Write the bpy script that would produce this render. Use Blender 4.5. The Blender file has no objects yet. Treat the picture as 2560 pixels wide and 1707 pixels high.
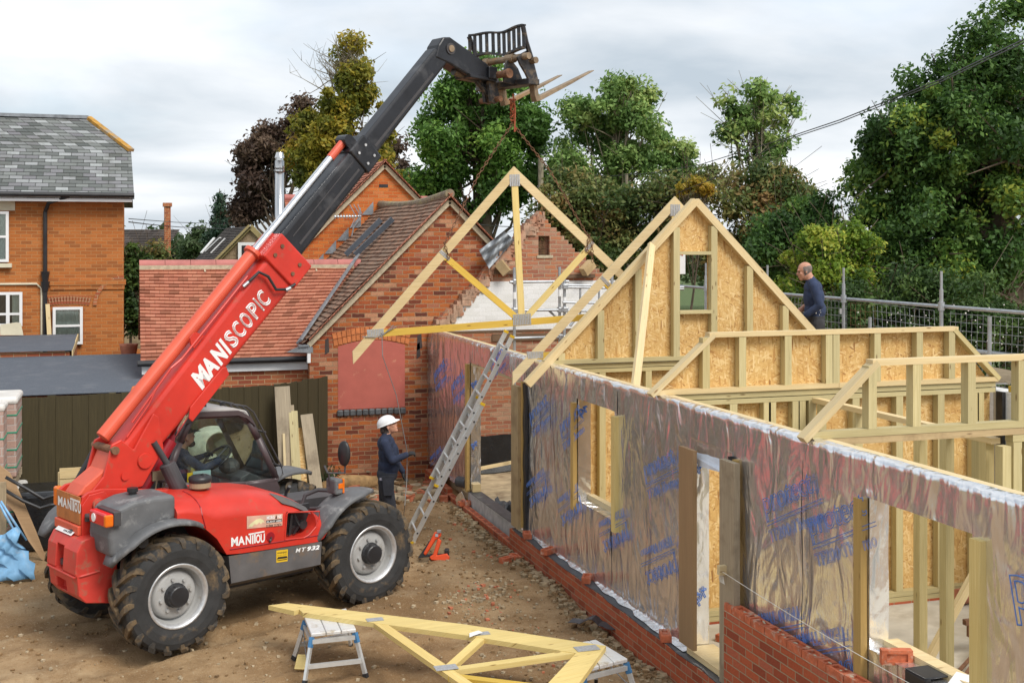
import bpy, math, random
import numpy as np
from mathutils import Vector, Matrix
random.seed(7); np.random.seed(7)
rad = math.radians
SC = bpy.context.scene
COL = SC.collection
# ---------------------------------------------------------------- camera, sky, sun, exposure
# world axes follow the building site: +Y along the foil wrapped wall (away), +X across it, ground z = 0
FPX, CX, YH, CAMH = 3000.0, 1280.0, 608.0, 4.15
TH = math.atan2(960.0, 3000.0); S_, C_ = math.sin(TH), math.cos(TH)
cam = bpy.data.cameras.new("camera"); cam.sensor_width = 36.0; cam.lens = FPX / 2560 * 36
cam.shift_y = -(853.5 - YH) / 2560; cam.clip_end = 3000; cam.clip_start = 0.1
camo = bpy.data.objects.new("camera", cam); COL.objects.link(camo)
camo.location = (0, 0, CAMH); camo.rotation_euler = (rad(90), 0, -TH)
SC.camera = camo
SUN_DIR = Vector((0.30, -0.66, 0.80)).normalized()
sun_el = math.asin(SUN_DIR.z); sun_az = math.atan2(SUN_DIR.x, SUN_DIR.y)
w = bpy.data.worlds.new("World"); SC.world = w; w.use_nodes = True
nt = w.node_tree; nt.nodes.clear()
def WN(t, **k):
    n = nt.nodes.new(t)
    for a, b in k.items(): setattr(n, a, b)
    return n
out = WN('ShaderNodeOutputWorld'); bg = WN('ShaderNodeBackground'); bg.inputs[1].default_value = 0.1
sky = WN('ShaderNodeTexSky', sky_type='NISHITA', sun_disc=False, sun_elevation=sun_el, sun_rotation=sun_az)
tc = WN('ShaderNodeTexCoord'); sep = WN('ShaderNodeSeparateXYZ'); nt.links.new(tc.outputs['Generated'], sep.inputs[0])
zz = WN('ShaderNodeMath', operation='MAXIMUM'); zz.inputs[1].default_value = 0.0; nt.links.new(sep.outputs[2], zz.inputs[0])
za = WN('ShaderNodeMath', operation='ADD'); za.inputs[1].default_value = 0.22; nt.links.new(zz.outputs[0], za.inputs[0])
dx = WN('ShaderNodeMath', operation='DIVIDE'); dy = WN('ShaderNodeMath', operation='DIVIDE')
nt.links.new(sep.outputs[0], dx.inputs[0]); nt.links.new(za.outputs[0], dx.inputs[1])
nt.links.new(sep.outputs[1], dy.inputs[0]); nt.links.new(za.outputs[0], dy.inputs[1])
cmb = WN('ShaderNodeCombineXYZ'); nt.links.new(dx.outputs[0], cmb.inputs[0]); nt.links.new(dy.outputs[0], cmb.inputs[1])
n1 = WN('ShaderNodeTexNoise'); n1.inputs['Scale'].default_value = 1.1; n1.inputs['Detail'].default_value = 9; n1.inputs['Roughness'].default_value = 0.5
n1.inputs['Distortion'].default_value = 0.25
mpw = WN('ShaderNodeMapping'); mpw.inputs['Location'].default_value = (3.1, 1.7, 0.0); mpw.inputs['Scale'].default_value = (1.0, 1.0, 1.0)
nt.links.new(cmb.outputs[0], mpw.inputs[0]); nt.links.new(mpw.outputs[0], n1.inputs['Vector'])
r1 = WN('ShaderNodeValToRGB'); r1.color_ramp.elements[0].position = 0.36; r1.color_ramp.elements[1].position = 0.62
r1.color_ramp.elements[0].color = (0.52, 0.585, 0.64, 1); r1.color_ramp.elements[1].color = (1.0, 1.0, 1.0, 1)
nt.links.new(n1.outputs[0], r1.inputs[0])
cl = WN('ShaderNodeMix', data_type='RGBA', blend_type='MULTIPLY'); cl.inputs[0].default_value = 1.0
nt.links.new(r1.outputs[0], cl.inputs[6]); cl.inputs[7].default_value = (5.95, 6.05, 6.2, 1)
n2 = WN('ShaderNodeTexNoise'); n2.inputs['Scale'].default_value = 0.9; n2.inputs['Detail'].default_value = 5
nt.links.new(cmb.outputs[0], n2.inputs['Vector'])
r2 = WN('ShaderNodeValToRGB'); r2.color_ramp.elements[0].position = 0.3; r2.color_ramp.elements[1].position = 0.5
r2.color_ramp.elements[0].color = (0.55, 0.55, 0.55, 1); r2.color_ramp.elements[1].color = (0.97, 0.97, 0.97, 1)
nt.links.new(n2.outputs[0], r2.inputs[0])
mx = WN('ShaderNodeMix', data_type='RGBA'); nt.links.new(r2.outputs[0], mx.inputs[0])
nt.links.new(sky.outputs[0], mx.inputs[6]); nt.links.new(cl.outputs[2], mx.inputs[7])
nt.links.new(mx.outputs[2], bg.inputs[0]); nt.links.new(bg.outputs[0], out.inputs[0])
sl = bpy.data.lights.new("sun", 'SUN'); sl.energy = 1.75; sl.angle = rad(26); sl.color = (1.0, 0.95, 0.88)
slo = bpy.data.objects.new("sun", sl); COL.objects.link(slo); slo.location = (0, 0, 40)
slo.rotation_euler = SUN_DIR.to_track_quat('Z', 'Y').to_euler()
SC.view_settings.view_transform = 'Standard'; SC.view_settings.look = 'None'
SC.view_settings.gamma = 1.0; SC.view_settings.exposure = 0.88
SC.cycles.max_bounces = 8; SC.cycles.transparent_max_bounces = 16; SC.cycles.use_denoising = True

# ---------------------------------------------------------------- measuring helpers (photo ray -> point on a real plane)
def ray(px, py):
    a = (px - CX) / FPX; b = (YH - py) / FPX
    return Vector((S_ + a * C_, C_ - a * S_, b))
def P(px, py, x=None, y=None, z=None, d=None):
    r = ray(px, py)
    t = x / r.x if x is not None else y / r.y if y is not None else (z - CAMH) / r.z if z is not None else d
    return Vector((r.x * t, r.y * t, CAMH + r.z * t))
def YX(px, x=5.1): return P(px, 700, x=x).y          # y of a column on a plane x = const
def XY(px, y): return P(px, 700, y=y).x

# ---------------------------------------------------------------- object helpers
ROOT = {}
def tag(o, label=None, cat=None, group=None, kind=None):
    if label: o['label'] = label
    if cat: o['category'] = cat
    if group: o['group'] = group
    if kind: o['kind'] = kind
    return o
def thing(name, label, cat, loc=(0, 0, 0), rotz=0.0, group=None):
    o = bpy.data.objects.new(name, None); COL.objects.link(o); o.empty_display_size = 0.1
    o.location = loc; o.rotation_euler = (0, 0, rotz)
    ROOT[o.name] = (Matrix.Translation(Vector(loc)) @ Matrix.Rotation(rotz, 4, 'Z')).inverted()
    return tag(o, label, cat, group)
def copy_tree(o, parent=None):
    c = o.copy(); COL.objects.link(c)
    if parent is not None: c.parent = parent
    if o.name in ROOT: ROOT[c.name] = ROOT[o.name]
    for ch in list(o.children): copy_tree(ch, c)
    return c
def frame_of(d, up=Vector((0, 0, 1))):
    d = d.normalized()
    if abs(d.dot(up)) > 0.97: up = Vector((0, 1, 0)) if abs(d.y) < 0.9 else Vector((1, 0, 0))
    s = d.cross(up).normalized(); u = s.cross(d).normalized()
    return d, s, u
_txt = {}
def text_geo(body, bold=0.0, outline=0.0, spacing=1.0):
    key = (body, bold, outline, spacing)
    if key in _txt: return _txt[key]
    cu = bpy.data.curves.new("t", 'FONT'); cu.body = body; cu.size = 1.0; cu.offset = bold; cu.space_character = spacing; cu.resolution_u = 3
    if outline > 0:
        cu.fill_mode = 'NONE'; cu.bevel_depth = outline; cu.bevel_resolution = 0
    o = bpy.data.objects.new("t", cu); COL.objects.link(o)
    dg = bpy.context.evaluated_depsgraph_get(); dg.update()
    me = bpy.data.meshes.new_from_object(o.evaluated_get(dg), depsgraph=dg)
    vs = [tuple(v.co) for v in me.vertices]; fs = [tuple(p.vertices) for p in me.polygons]
    wd = max([v[0] for v in vs] or [1])
    bpy.data.objects.remove(o); bpy.data.curves.remove(cu); bpy.data.meshes.remove(me)
    _txt[key] = (vs, fs, wd); return _txt[key]

class MB:
    def __init__(s): s.v = []; s.f = []; s.uv = []; s.mi = []; s.m = 0
    def add(s, vs, fs, uvs=None):
        b = len(s.v); s.v += [Vector(v) for v in vs]
        for i, f in enumerate(fs):
            s.f.append([b + k for k in f]); s.uv.append(uvs[i] if uvs else None); s.mi.append(s.m)
        return s
    def face(s, pts, uv=None): return s.add(pts, [list(range(len(pts)))], [uv] if uv else None)
    def box(s, lo, hi):
        (x0, y0, z0), (x1, y1, z1) = lo, hi
        v = [(x0, y0, z0), (x1, y0, z0), (x1, y1, z0), (x0, y1, z0), (x0, y0, z1), (x1, y0, z1), (x1, y1, z1), (x0, y1, z1)]
        return s.add(v, [(3, 2, 1, 0), (4, 5, 6, 7), (0, 1, 5, 4), (1, 2, 6, 5), (2, 3, 7, 6), (3, 0, 4, 7)])
    def beam(s, p0, p1, w, h, up=(0, 0, 1), w1=None, h1=None):
        p0, p1 = Vector(p0), Vector(p1); d, sd, u = frame_of(p1 - p0, Vector(up)); L = (p1 - p0).length
        w1 = w if w1 is None else w1; h1 = h if h1 is None else h1
        v = []
        for p, a, b in ((p0, w, h), (p1, w1, h1)):
            v += [p - sd * a / 2 - u * b / 2, p + sd * a / 2 - u * b / 2, p + sd * a / 2 + u * b / 2, p - sd * a / 2 + u * b / 2]
        o = random.random() * 50; q = random.random() * 9
        fs = [(0, 1, 5, 4), (1, 2, 6, 5), (2, 3, 7, 6), (3, 0, 4, 7), (3, 2, 1, 0), (4, 5, 6, 7)]
        uv = []
        for k, a in enumerate((w, h, w, h)): uv.append([(o, q + k), (o, q + k + a), (o + L, q + k + a), (o + L, q + k)])
        uv += [[(o, q), (o + .02, q), (o + .02, q + .02), (o, q + .02)]] * 2
        return s.add(v, fs, uv)
    def prism(s, poly, org, ax, ay, th, uvo=True):
        """polygon in the plane (ax, ay) from org, thickened along ax x ay by th (both ways kept: 0..th)"""
        org, ax, ay = Vector(org), Vector(ax), Vector(ay); n = ax.cross(ay).normalized()
        A = [org + ax * a + ay * b for a, b in poly]; B = [p + n * th for p in A]; N = len(poly)
        ar = sum(poly[i][0] * poly[(i + 1) % N][1] - poly[(i + 1) % N][0] * poly[i][1] for i in range(N))
        if ar < 0: A, B, poly = A[::-1], B[::-1], list(poly)[::-1]
        if th < 0: A, B = B, A
        fs = [list(range(N))[::-1], list(range(N, 2 * N))] + [(i, (i + 1) % N, N + (i + 1) % N, N + i) for i in range(N)]
        uv = [[poly[i] for i in range(N)][::-1], list(poly)] + [None] * N
        return s.add(A + B, fs, uv)
    def cyl(s, p0, p1, r0, r1=None, n=12, caps=True):
        r1 = r0 if r1 is None else r1; p0, p1 = Vector(p0), Vector(p1); d, sd, u = frame_of(p1 - p0); L = (p1 - p0).length
        v = []
        for p, r in ((p0, r0), (p1, r1)):
            v += [p + (sd * math.cos(2 * math.pi * k / n) + u * math.sin(2 * math.pi * k / n)) * r for k in range(n)]
        fs = [(k, (k + 1) % n, n + (k + 1) % n, n + k) for k in range(n)]
        uv = [[(0, k / n), (0, (k + 1) / n), (L, (k + 1) / n), (L, k / n)] for k in range(n)]
        if caps:
            fs += [tuple(range(n))[::-1], tuple(range(n, 2 * n))]; uv += [None, None]
        return s.add(v, fs, uv)
    def tube(s, pts, r, n=8, caps=True):
        pts = [Vector(p) for p in pts]; rs = r if isinstance(r, (list, tuple)) else [r] * len(pts)
        v = []; up = Vector((0, 0, 1)); L = 0; Ls = []
        for i, p in enumerate(pts):
            d = (pts[min(i + 1, len(pts) - 1)] - pts[max(i - 1, 0)])
            d, sd, u = frame_of(d, up)
            v += [p + (sd * math.cos(2 * math.pi * k / n) + u * math.sin(2 * math.pi * k / n)) * rs[i] for k in range(n)]
            if i: L += (p - pts[i - 1]).length
            Ls.append(L)
        fs = []; uv = []
        for i in range(len(pts) - 1):
            for k in range(n):
                fs.append((i * n + k, i * n + (k + 1) % n, (i + 1) * n + (k + 1) % n, (i + 1) * n + k))
                uv.append([(Ls[i], k / n), (Ls[i], (k + 1) / n), (Ls[i + 1], (k + 1) / n), (Ls[i + 1], k / n)])
        if caps:
            fs += [tuple(range(n))[::-1], tuple(range((len(pts) - 1) * n, len(pts) * n))]; uv += [None, None]
        return s.add(v, fs, uv)
    def lathe(s, prof, org, axis, n=32, close=False):
        """prof: list of (along axis, radius)"""
        org = Vector(org); d, sd, u = frame_of(Vector(axis)); v = []
        for a, r in prof:
            v += [org + d * a + (sd * math.cos(2 * math.pi * k / n) + u * math.sin(2 * math.pi * k / n)) * r for k in range(n)]
        m = len(prof); fs = []
        for i in range(m if close else m - 1):
            j = (i + 1) % m
            for k in range(n): fs.append((i * n + k, i * n + (k + 1) % n, j * n + (k + 1) % n, j * n + k))
        return s.add(v, fs)
    def ball(s, c, r, n=10, m=7):
        c = Vector(c); rx, ry, rz = (r, r, r) if not isinstance(r, (tuple, list)) else r; v = [];fs = []
        for i in range(m + 1):
            t = math.pi * i / m
            for k in range(n):
                a = 2 * math.pi * k / n; v.append(c + Vector((rx * math.sin(t) * math.cos(a), ry * math.sin(t) * math.sin(a), rz * math.cos(t))))
        for i in range(m):
            for k in range(n): fs.append(((i + 1) * n + k, (i + 1) * n + (k + 1) % n, i * n + (k + 1) % n, i * n + k))
        return s.add(v, fs)
    def text(s, body, org, ax, ay, size=None, width=None, bold=0.0, outline=0.0, lift=0.0, slant=0.0, spacing=1.0):
        org, ax, ay = Vector(org), Vector(ax).normalized(), Vector(ay).normalized(); n = ax.cross(ay).normalized()
        vs, fs, wd = text_geo(body, bold, outline, spacing)
        sx = (width / wd) if width else size; sy = size if size else sx
        return s.add([org + ax * ((x + slant * y) * sx) + ay * (y * sy) + n * (lift + z * sy) for x, y, z in vs], fs)
    def build(s, name, mats, parent=None, local=False, smooth=False, bevel=0.0, seg=2, sub=0, recalc=False):
        me = bpy.data.meshes.new(name); vs = s.v
        root = parent
        if parent is not None and not local:
            M = ROOT[parent.name]; vs = [M @ v for v in vs]
        me.from_pydata([tuple(v) for v in vs], [], s.f)
        ul = me.uv_layers.new(name="UVMap"); dat = np.zeros(len(me.loops) * 2, np.float32); k = 0
        for fi, f in enumerate(s.f):
            uv = s.uv[fi]
            if uv is None:
                pts = [s.v[i] for i in f]; nx = ny = nz = 0.0
                for i in range(len(pts)):
                    a, b = pts[i], pts[(i + 1) % len(pts)]
                    nx += (a.y - b.y) * (a.z + b.z); ny += (a.z - b.z) * (a.x + b.x); nz += (a.x - b.x) * (a.y + b.y)
                ax, ay, az = abs(nx), abs(ny), abs(nz)
                if az >= ax and az >= ay: uv = [(p.x, p.y) for p in pts]
                elif ax >= ay: uv = [(p.y, p.z) for p in pts]
                else: uv = [(p.x, p.z) for p in pts]
            for q in uv: dat[k] = q[0]; dat[k + 1] = q[1]; k += 2
        ul.data.foreach_set('uv', dat)
        ml = mats if isinstance(mats, (list, tuple)) else [mats]
        for m in ml: me.materials.append(m)
        if len(ml) > 1: me.polygons.foreach_set('material_index', s.mi)
        if smooth:
            me.polygons.foreach_set('use_smooth', [True] * len(s.f))
        me.update()
        if recalc:
            import bmesh
            bm = bmesh.new(); bm.from_mesh(me); bmesh.ops.remove_doubles(bm, verts=bm.verts, dist=1e-5); bmesh.ops.recalc_face_normals(bm, faces=bm.faces); bm.to_mesh(me); bm.free()
        o = bpy.data.objects.new(name, me); COL.objects.link(o)
        if parent is not None:
            o.parent = parent; ROOT[o.name] = ROOT[parent.name]
        else: ROOT[o.name] = Matrix.Identity(4)
        if bevel > 0:
            b = o.modifiers.new("bevel", 'BEVEL'); b.width = bevel; b.segments = seg; b.limit_method = 'ANGLE'; b.angle_limit = rad(40); b.harden_normals = False
        if sub:
            q = o.modifiers.new("sub", 'SUBSURF'); q.levels = sub; q.render_levels = sub
        return o
def boolean_cut(o, cutter):
    c = cutter.build("cutter", o.data.materials[0], o, local=True)
    m = o.modifiers.new("cut", 'BOOLEAN'); m.object = c; m.operation = 'DIFFERENCE'; m.solver = 'EXACT'
    dg = bpy.context.evaluated_depsgraph_get(); dg.update()
    me = bpy.data.meshes.new_from_object(o.evaluated_get(dg), depsgraph=dg)
    o.modifiers.clear(); o.data = me
    bpy.data.objects.remove(c)

def split(o, tol=0.008):
    """cut one mesh into its separate pieces (touching pieces stay together); each becomes an object of the same name and parent"""
    me = o.data; nv = len(me.vertices); co = np.zeros(nv * 3); me.vertices.foreach_get('co', co); co = co.reshape(-1, 3)
    par = list(range(nv))
    def find(i):
        while par[i] != i: par[i] = par[par[i]]; i = par[i]
        return i
    for p in me.polygons:
        v = p.vertices
        for k in v[1:]: par[find(k)] = find(v[0])
    lab = np.array([find(i) for i in range(nv)]); ids = list(dict.fromkeys(lab.tolist()))
    bb = [(co[lab == i].min(0) - tol, co[lab == i].max(0) + tol) for i in ids]; g = list(range(len(ids)))
    def fg(i):
        while g[i] != i: i = g[i]
        return i
    for i in range(len(ids)):
        for j in range(i):
            if fg(i) != fg(j) and (bb[i][0] <= bb[j][1]).all() and (bb[j][0] <= bb[i][1]).all(): g[fg(i)] = fg(j)
    grp = {l: fg(k) for k, l in enumerate(ids)}; keys = list(dict.fromkeys(grp.values()))
    if len(keys) < 2: return [o]
    uvl = me.uv_layers[0].data; res = []; name = o.name.split('.')[0]; mods = [(m.type, m.width, m.segments) for m in o.modifiers if m.type == 'BEVEL']
    for kk in keys:
        mp = {}; vs = []; fs = []; uv = []; mi = []
        for p in me.polygons:
            if grp[lab[p.vertices[0]]] != kk: continue
            f = []
            for v in p.vertices:
                if v not in mp: mp[v] = len(vs); vs.append(tuple(co[v]))
                f.append(mp[v])
            fs.append(f); mi.append(p.material_index); uv += [tuple(uvl[l].uv) for l in p.loop_indices]
        nm = bpy.data.meshes.new(name); nm.from_pydata(vs, [], fs); ul = nm.uv_layers.new(name="UVMap"); ul.data.foreach_set('uv', np.array(uv, np.float32).ravel())
        for m in me.materials: nm.materials.append(m)
        nm.polygons.foreach_set('material_index', mi); nm.polygons.foreach_set('use_smooth', [me.polygons[0].use_smooth] * len(fs)); nm.update()
        if kk == keys[0]: q = o; o.data = nm
        else:
            q = bpy.data.objects.new(name, nm); COL.objects.link(q); q.parent = o.parent; ROOT[q.name] = ROOT.get(o.name, Matrix.Identity(4))
            for t_, w_, s_ in mods: b = q.modifiers.new("bevel", 'BEVEL'); b.width = w_; b.segments = s_; b.limit_method = 'ANGLE'; b.angle_limit = rad(40)
            for k in o.keys():
                if k in ('label', 'category', 'group', 'kind'): q[k] = o[k]
        res.append(q)
    return res
# ---------------------------------------------------------------- materials
def mk(name):
    m = bpy.data.materials.new(name); m.use_nodes = True; n = m.node_tree
    return m, n, n.nodes['Principled BSDF']
def nn(n, t, ins=None, **k):
    q = n.nodes.new(t)
    for a, b in k.items(): setattr(q, a, b)
    for a, b in (ins or {}).items():
        if hasattr(b, 'is_output'): n.links.new(b, q.inputs[a])
        else: q.inputs[a].default_value = b
    return q
def rgba(c): return (c[0], c[1], c[2], 1.0)
def ramp(n, fac, stops, interp='LINEAR'):
    r = n.nodes.new('ShaderNodeValToRGB'); cr = r.color_ramp; cr.interpolation = interp
    while len(cr.elements) < len(stops): cr.elements.new(0.5)
    for e, (p, c) in zip(cr.elements, stops): e.position = p; e.color = rgba(c)
    n.links.new(fac, r.inputs[0]); return r.outputs[0]
def mixc(n, fac, a, b, mode='MIX'):
    q = n.nodes.new('ShaderNodeMix'); q.data_type = 'RGBA'; q.blend_type = mode
    for i, v in ((0, fac), (6, a), (7, b)):
        if hasattr(v, 'is_output'): n.links.new(v, q.inputs[i])
        else: q.inputs[i].default_value = v if i == 0 else rgba(v)
    return q.outputs[2]
def bump(n, b, h, st=0.3, dist=0.01):
    q = nn(n, 'ShaderNodeBump', {'Strength': st, 'Distance': dist, 'Height': h}); n.links.new(q.outputs[0], b.inputs['Normal'])
def coords(n, kind='Object', scale=(1, 1, 1), rot=(0, 0, 0)):
    t = n.nodes.new('ShaderNodeTexCoord')
    m = nn(n, 'ShaderNodeMapping', {'Vector': t.outputs[kind], 'Scale': scale, 'Rotation': rot}); return m.outputs[0]
def noise(n, vec, sc, det=4, rough=0.55, dist=0.0):
    return nn(n, 'ShaderNodeTexNoise', {'Vector': vec, 'Scale': sc, 'Detail': det, 'Roughness': rough, 'Distortion': dist}).outputs[0]
def plain(name, c, rough=0.5, metal=0.0, var=0.15, sc=6.0, dirt=None, dirt_amt=0.5, spec=0.5, bmp=0.0, bsc=60.0, dsc=3.0):
    m, n, b = mk(name); v = coords(n)
    f = noise(n, v, sc, 5)
    lo = [x * (1 - var) for x in c]; hi = [min(1, x * (1 + var)) for x in c]
    col = ramp(n, f, [(0.3, lo), (0.7, hi)])
    if dirt:
        f2 = noise(n, v, dsc, 8, 0.65, 0.3)
        k = ramp(n, f2, [(0.62 - dirt_amt * 0.35, (0, 0, 0)), (0.75 - dirt_amt * 0.2, (1, 1, 1))])
        col = mixc(n, k, col, dirt)
    n.links.new(col, b.inputs['Base Color'])
    b.inputs['Roughness'].default_value = rough; b.inputs['Metallic'].default_value = metal; b.inputs['Specular IOR Level'].default_value = spec
    if bmp: bump(n, b, noise(n, v, bsc, 4), bmp, 0.01)
    return m
def timber(name, lo, hi, knots=True, rough=0.65, dirt=None):
    m, n, b = mk(name); t = n.nodes.new('ShaderNodeTexCoord')
    v1 = nn(n, 'ShaderNodeMapping', {'Vector': t.outputs['UV'], 'Scale': (1.2, 38, 1)}).outputs[0]
    g = noise(n, v1, 2.0, 5, 0.6, 0.6)
    v2 = nn(n, 'ShaderNodeMapping', {'Vector': t.outputs['UV'], 'Scale': (0.5, 5, 1)}).outputs[0]
    f = noise(n, v2, 1.6, 3)
    mid = [(a + c) / 2 for a, c in zip(lo, hi)]
    col = ramp(n, g, [(0.25, lo), (0.5, mid), (0.75, hi)])
    col = mixc(n, ramp(n, f, [(0.35, (0, 0, 0)), (0.75, (0.5, 0.5, 0.5))]), col, [x * 0.72 for x in mid])
    if knots:
        v3 = nn(n, 'ShaderNodeMapping', {'Vector': t.outputs['UV'], 'Scale': (3.2, 12, 1)}).outputs[0]
        vo = nn(n, 'ShaderNodeTexVoronoi', {'Vector': v3, 'Scale': 1.0, 'Randomness': 1.0})
        k = ramp(n, vo.outputs['Distance'], [(0.06, (1, 1, 1)), (0.13, (0, 0, 0))])
        col = mixc(n, k, col, [lo[0] * 0.45, lo[1] * 0.36, lo[2] * 0.3])
    if dirt:
        d = noise(n, coords(n), 3.0, 6, 0.65)
        col = mixc(n, ramp(n, d, [(0.5, (0, 0, 0)), (0.68, (0.8, 0.8, 0.8))]), col, dirt)
    oi = n.nodes.new('ShaderNodeObjectInfo')
    col = mixc(n, 1.0, col, ramp(n, oi.outputs['Random'], [(0.0, (0.80, 0.79, 0.76)), (0.45, (0.95, 0.95, 0.95)), (0.8, (1.0, 0.98, 0.94)), (1.0, (0.90, 0.86, 0.78))]), 'MULTIPLY')
    dk = noise(n, nn(n, 'ShaderNodeMapping', {'Vector': t.outputs['UV'], 'Scale': (0.9, 6, 1)}).outputs[0], 2.2, 5, 0.7)
    col = mixc(n, ramp(n, dk, [(0.60, (0, 0, 0)), (0.74, (0.55, 0.55, 0.55))]), col, [x * 0.55 for x in mid])
    n.links.new(col, b.inputs['Base Color']); b.inputs['Roughness'].default_value = rough
    bump(n, b, g, 0.12, 0.004); return m
def brick(name, tones, mortar, bw=0.225, rh=0.075, ms=0.006, jitter=0.006, stain=None, stain_lo=0.5, bmp=0.6, off=0.5, rough=0.85):
    m, n, b = mk(name); t = n.nodes.new('ShaderNodeTexCoord')
    nv = nn(n, 'ShaderNodeTexNoise', {'Vector': t.outputs['UV'], 'Scale': 9.0, 'Detail': 2})
    sub = nn(n, 'ShaderNodeVectorMath', {0: nv.outputs['Color'], 1: (0.5, 0.5, 0.5)}, operation='SUBTRACT')
    scl = nn(n, 'ShaderNodeVectorMath', {0: sub.outputs[0]}, operation='SCALE'); scl.inputs['Scale'].default_value = jitter * 2
    vec = nn(n, 'ShaderNodeVectorMath', {0: t.outputs['UV'], 1: scl.outputs[0]}, operation='ADD').outputs[0]
    bt = nn(n, 'ShaderNodeTexBrick', {'Vector': vec, 'Color1': (0, 0, 0, 1), 'Color2': (1, 1, 1, 1), 'Mortar': (0.5, 0.5, 0.5, 1), 'Scale': 1.0,
            'Mortar Size': ms, 'Mortar Smooth': 0.25, 'Bias': 0.0, 'Brick Width': bw, 'Row Height': rh}, offset=off)
    N = len(tones); col = ramp(n, bt.outputs['Color'], [(0.04 + 0.92 * i / (N - 1), c) for i, c in enumerate(tones)], 'LINEAR')
    fine = noise(n, t.outputs['UV'], 45.0, 4, 0.6)
    col = mixc(n, ramp(n, fine, [(0.3, (0, 0, 0)), (0.8, (0.45, 0.45, 0.45))]), col, [c * 0.6 for c in tones[0]])
    if stain:
        big = noise(n, t.outputs['UV'], 1.3, 6, 0.65)
        col = mixc(n, ramp(n, big, [(stain_lo, (0, 0, 0)), (stain_lo + 0.2, (0.7, 0.7, 0.7))]), col, stain)
    col = mixc(n, bt.outputs['Fac'], col, mortar)
    n.links.new(col, b.inputs['Base Color']); b.inputs['Roughness'].default_value = rough; b.inputs['Specular IOR Level'].default_value = 0.25
    inv = nn(n, 'ShaderNodeMath', {0: 1.0, 1: bt.outputs['Fac']}, operation='SUBTRACT').outputs[0]
    h = nn(n, 'ShaderNodeMath', {0: inv, 1: fine}, operation='ADD').outputs[0]
    bump(n, b, h, bmp, 0.008); return m
def osb_mat(name):
    m, n, b = mk(name); t = n.nodes.new('ShaderNodeTexCoord'); tone = None
    for i, (a, sx, sy) in enumerate(((0.15, 11, 62), (1.25, 13, 72), (2.2, 10, 60), (-0.5, 15, 80), (0.75, 10, 54), (1.8, 14, 76), (2.75, 12, 66), (0.4, 13, 70), (1.5, 11, 64))):
        v = nn(n, 'ShaderNodeMapping', {'Vector': t.outputs['UV'], 'Rotation': (0, 0, a)}).outputs[0]
        v = nn(n, 'ShaderNodeMapping', {'Vector': v, 'Scale': (sx, sy, 1), 'Location': (i * 3.7, i * 1.3, 0)}).outputs[0]
        vo = nn(n, 'ShaderNodeTexVoronoi', {'Vector': v, 'Scale': 1.0}, voronoi_dimensions='2D')
        sp = n.nodes.new('ShaderNodeSeparateColor'); n.links.new(vo.outputs['Color'], sp.inputs[0])
        if tone is None: tone = sp.outputs[0]
        else:
            msk = nn(n, 'ShaderNodeMath', {0: sp.outputs[1], 1: 0.74}, operation='GREATER_THAN').outputs[0]
            q = n.nodes.new('ShaderNodeMix'); q.data_type = 'FLOAT'; n.links.new(msk, q.inputs[0]); n.links.new(tone, q.inputs[2]); n.links.new(sp.outputs[0], q.inputs[3]); tone = q.outputs[0]
    col = ramp(n, tone, [(0.0, (0.30, 0.14, 0.04)), (0.04, (0.48, 0.26, 0.08)), (0.3, (0.60, 0.37, 0.125)), (0.7, (0.66, 0.43, 0.16)), (1.0, (0.78, 0.58, 0.29))])
    big = noise(n, t.outputs['UV'], 2.0, 3)
    col = mixc(n, ramp(n, big, [(0.4, (0, 0, 0)), (0.8, (0.35, 0.35, 0.35))]), col, (0.48, 0.25, 0.07))
    n.links.new(col, b.inputs['Base Color']); b.inputs['Roughness'].default_value = 0.7
    bump(n, b, tone, 0.25, 0.004); return m
def leaf_mat(name, cols, trans=0.35):
    m, n, b = mk(name); a = n.nodes.new('ShaderNodeAttribute'); a.attribute_name = 'tint'
    N = len(cols); col = ramp(n, a.outputs['Fac'], [(i / (N - 1), c) for i, c in enumerate(cols)])
    n.links.new(col, b.inputs['Base Color']); b.inputs['Roughness'].default_value = 0.55; b.inputs['Specular IOR Level'].default_value = 0.35
    tr = n.nodes.new('ShaderNodeBsdfTranslucent'); n.links.new(col, tr.inputs[0])
    ms = n.nodes.new('ShaderNodeMixShader'); ms.inputs[0].default_value = trans
    n.links.new(b.outputs[0], ms.inputs[1]); n.links.new(tr.outputs[0], ms.inputs[2])
    n.links.new(ms.outputs[0], n.nodes['Material Output'].inputs[0]); return m

T_NEW = timber("pale_softwood", (0.64, 0.48, 0.24), (0.80, 0.67, 0.41))
T_YEL = timber("yellow_dyed_softwood", (0.62, 0.40, 0.045), (0.80, 0.55, 0.10))
T_PALEY = timber("yellowish_softwood", (0.68, 0.50, 0.16), (0.84, 0.68, 0.30))
T_TRT = timber("treated_softwood", (0.50, 0.41, 0.19), (0.68, 0.59, 0.33))
T_BAT = timber("ochre_batten", (0.46, 0.29, 0.08), (0.62, 0.42, 0.15))
T_OLD = timber("weathered_board", (0.30, 0.24, 0.16), (0.52, 0.43, 0.30), dirt=(0.22, 0.17, 0.11))
T_PLANK = timber("scaffold_board_wood", (0.42, 0.30, 0.15), (0.62, 0.46, 0.25), dirt=(0.30, 0.20, 0.10))
T_PLY = timber("brown_board_wood", (0.36, 0.22, 0.11), (0.46, 0.30, 0.16), knots=False)
T_DARK = timber("old_dark_beam", (0.10, 0.06, 0.035), (0.22, 0.13, 0.07))
OSB = osb_mat("osb_strand_board")
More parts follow.
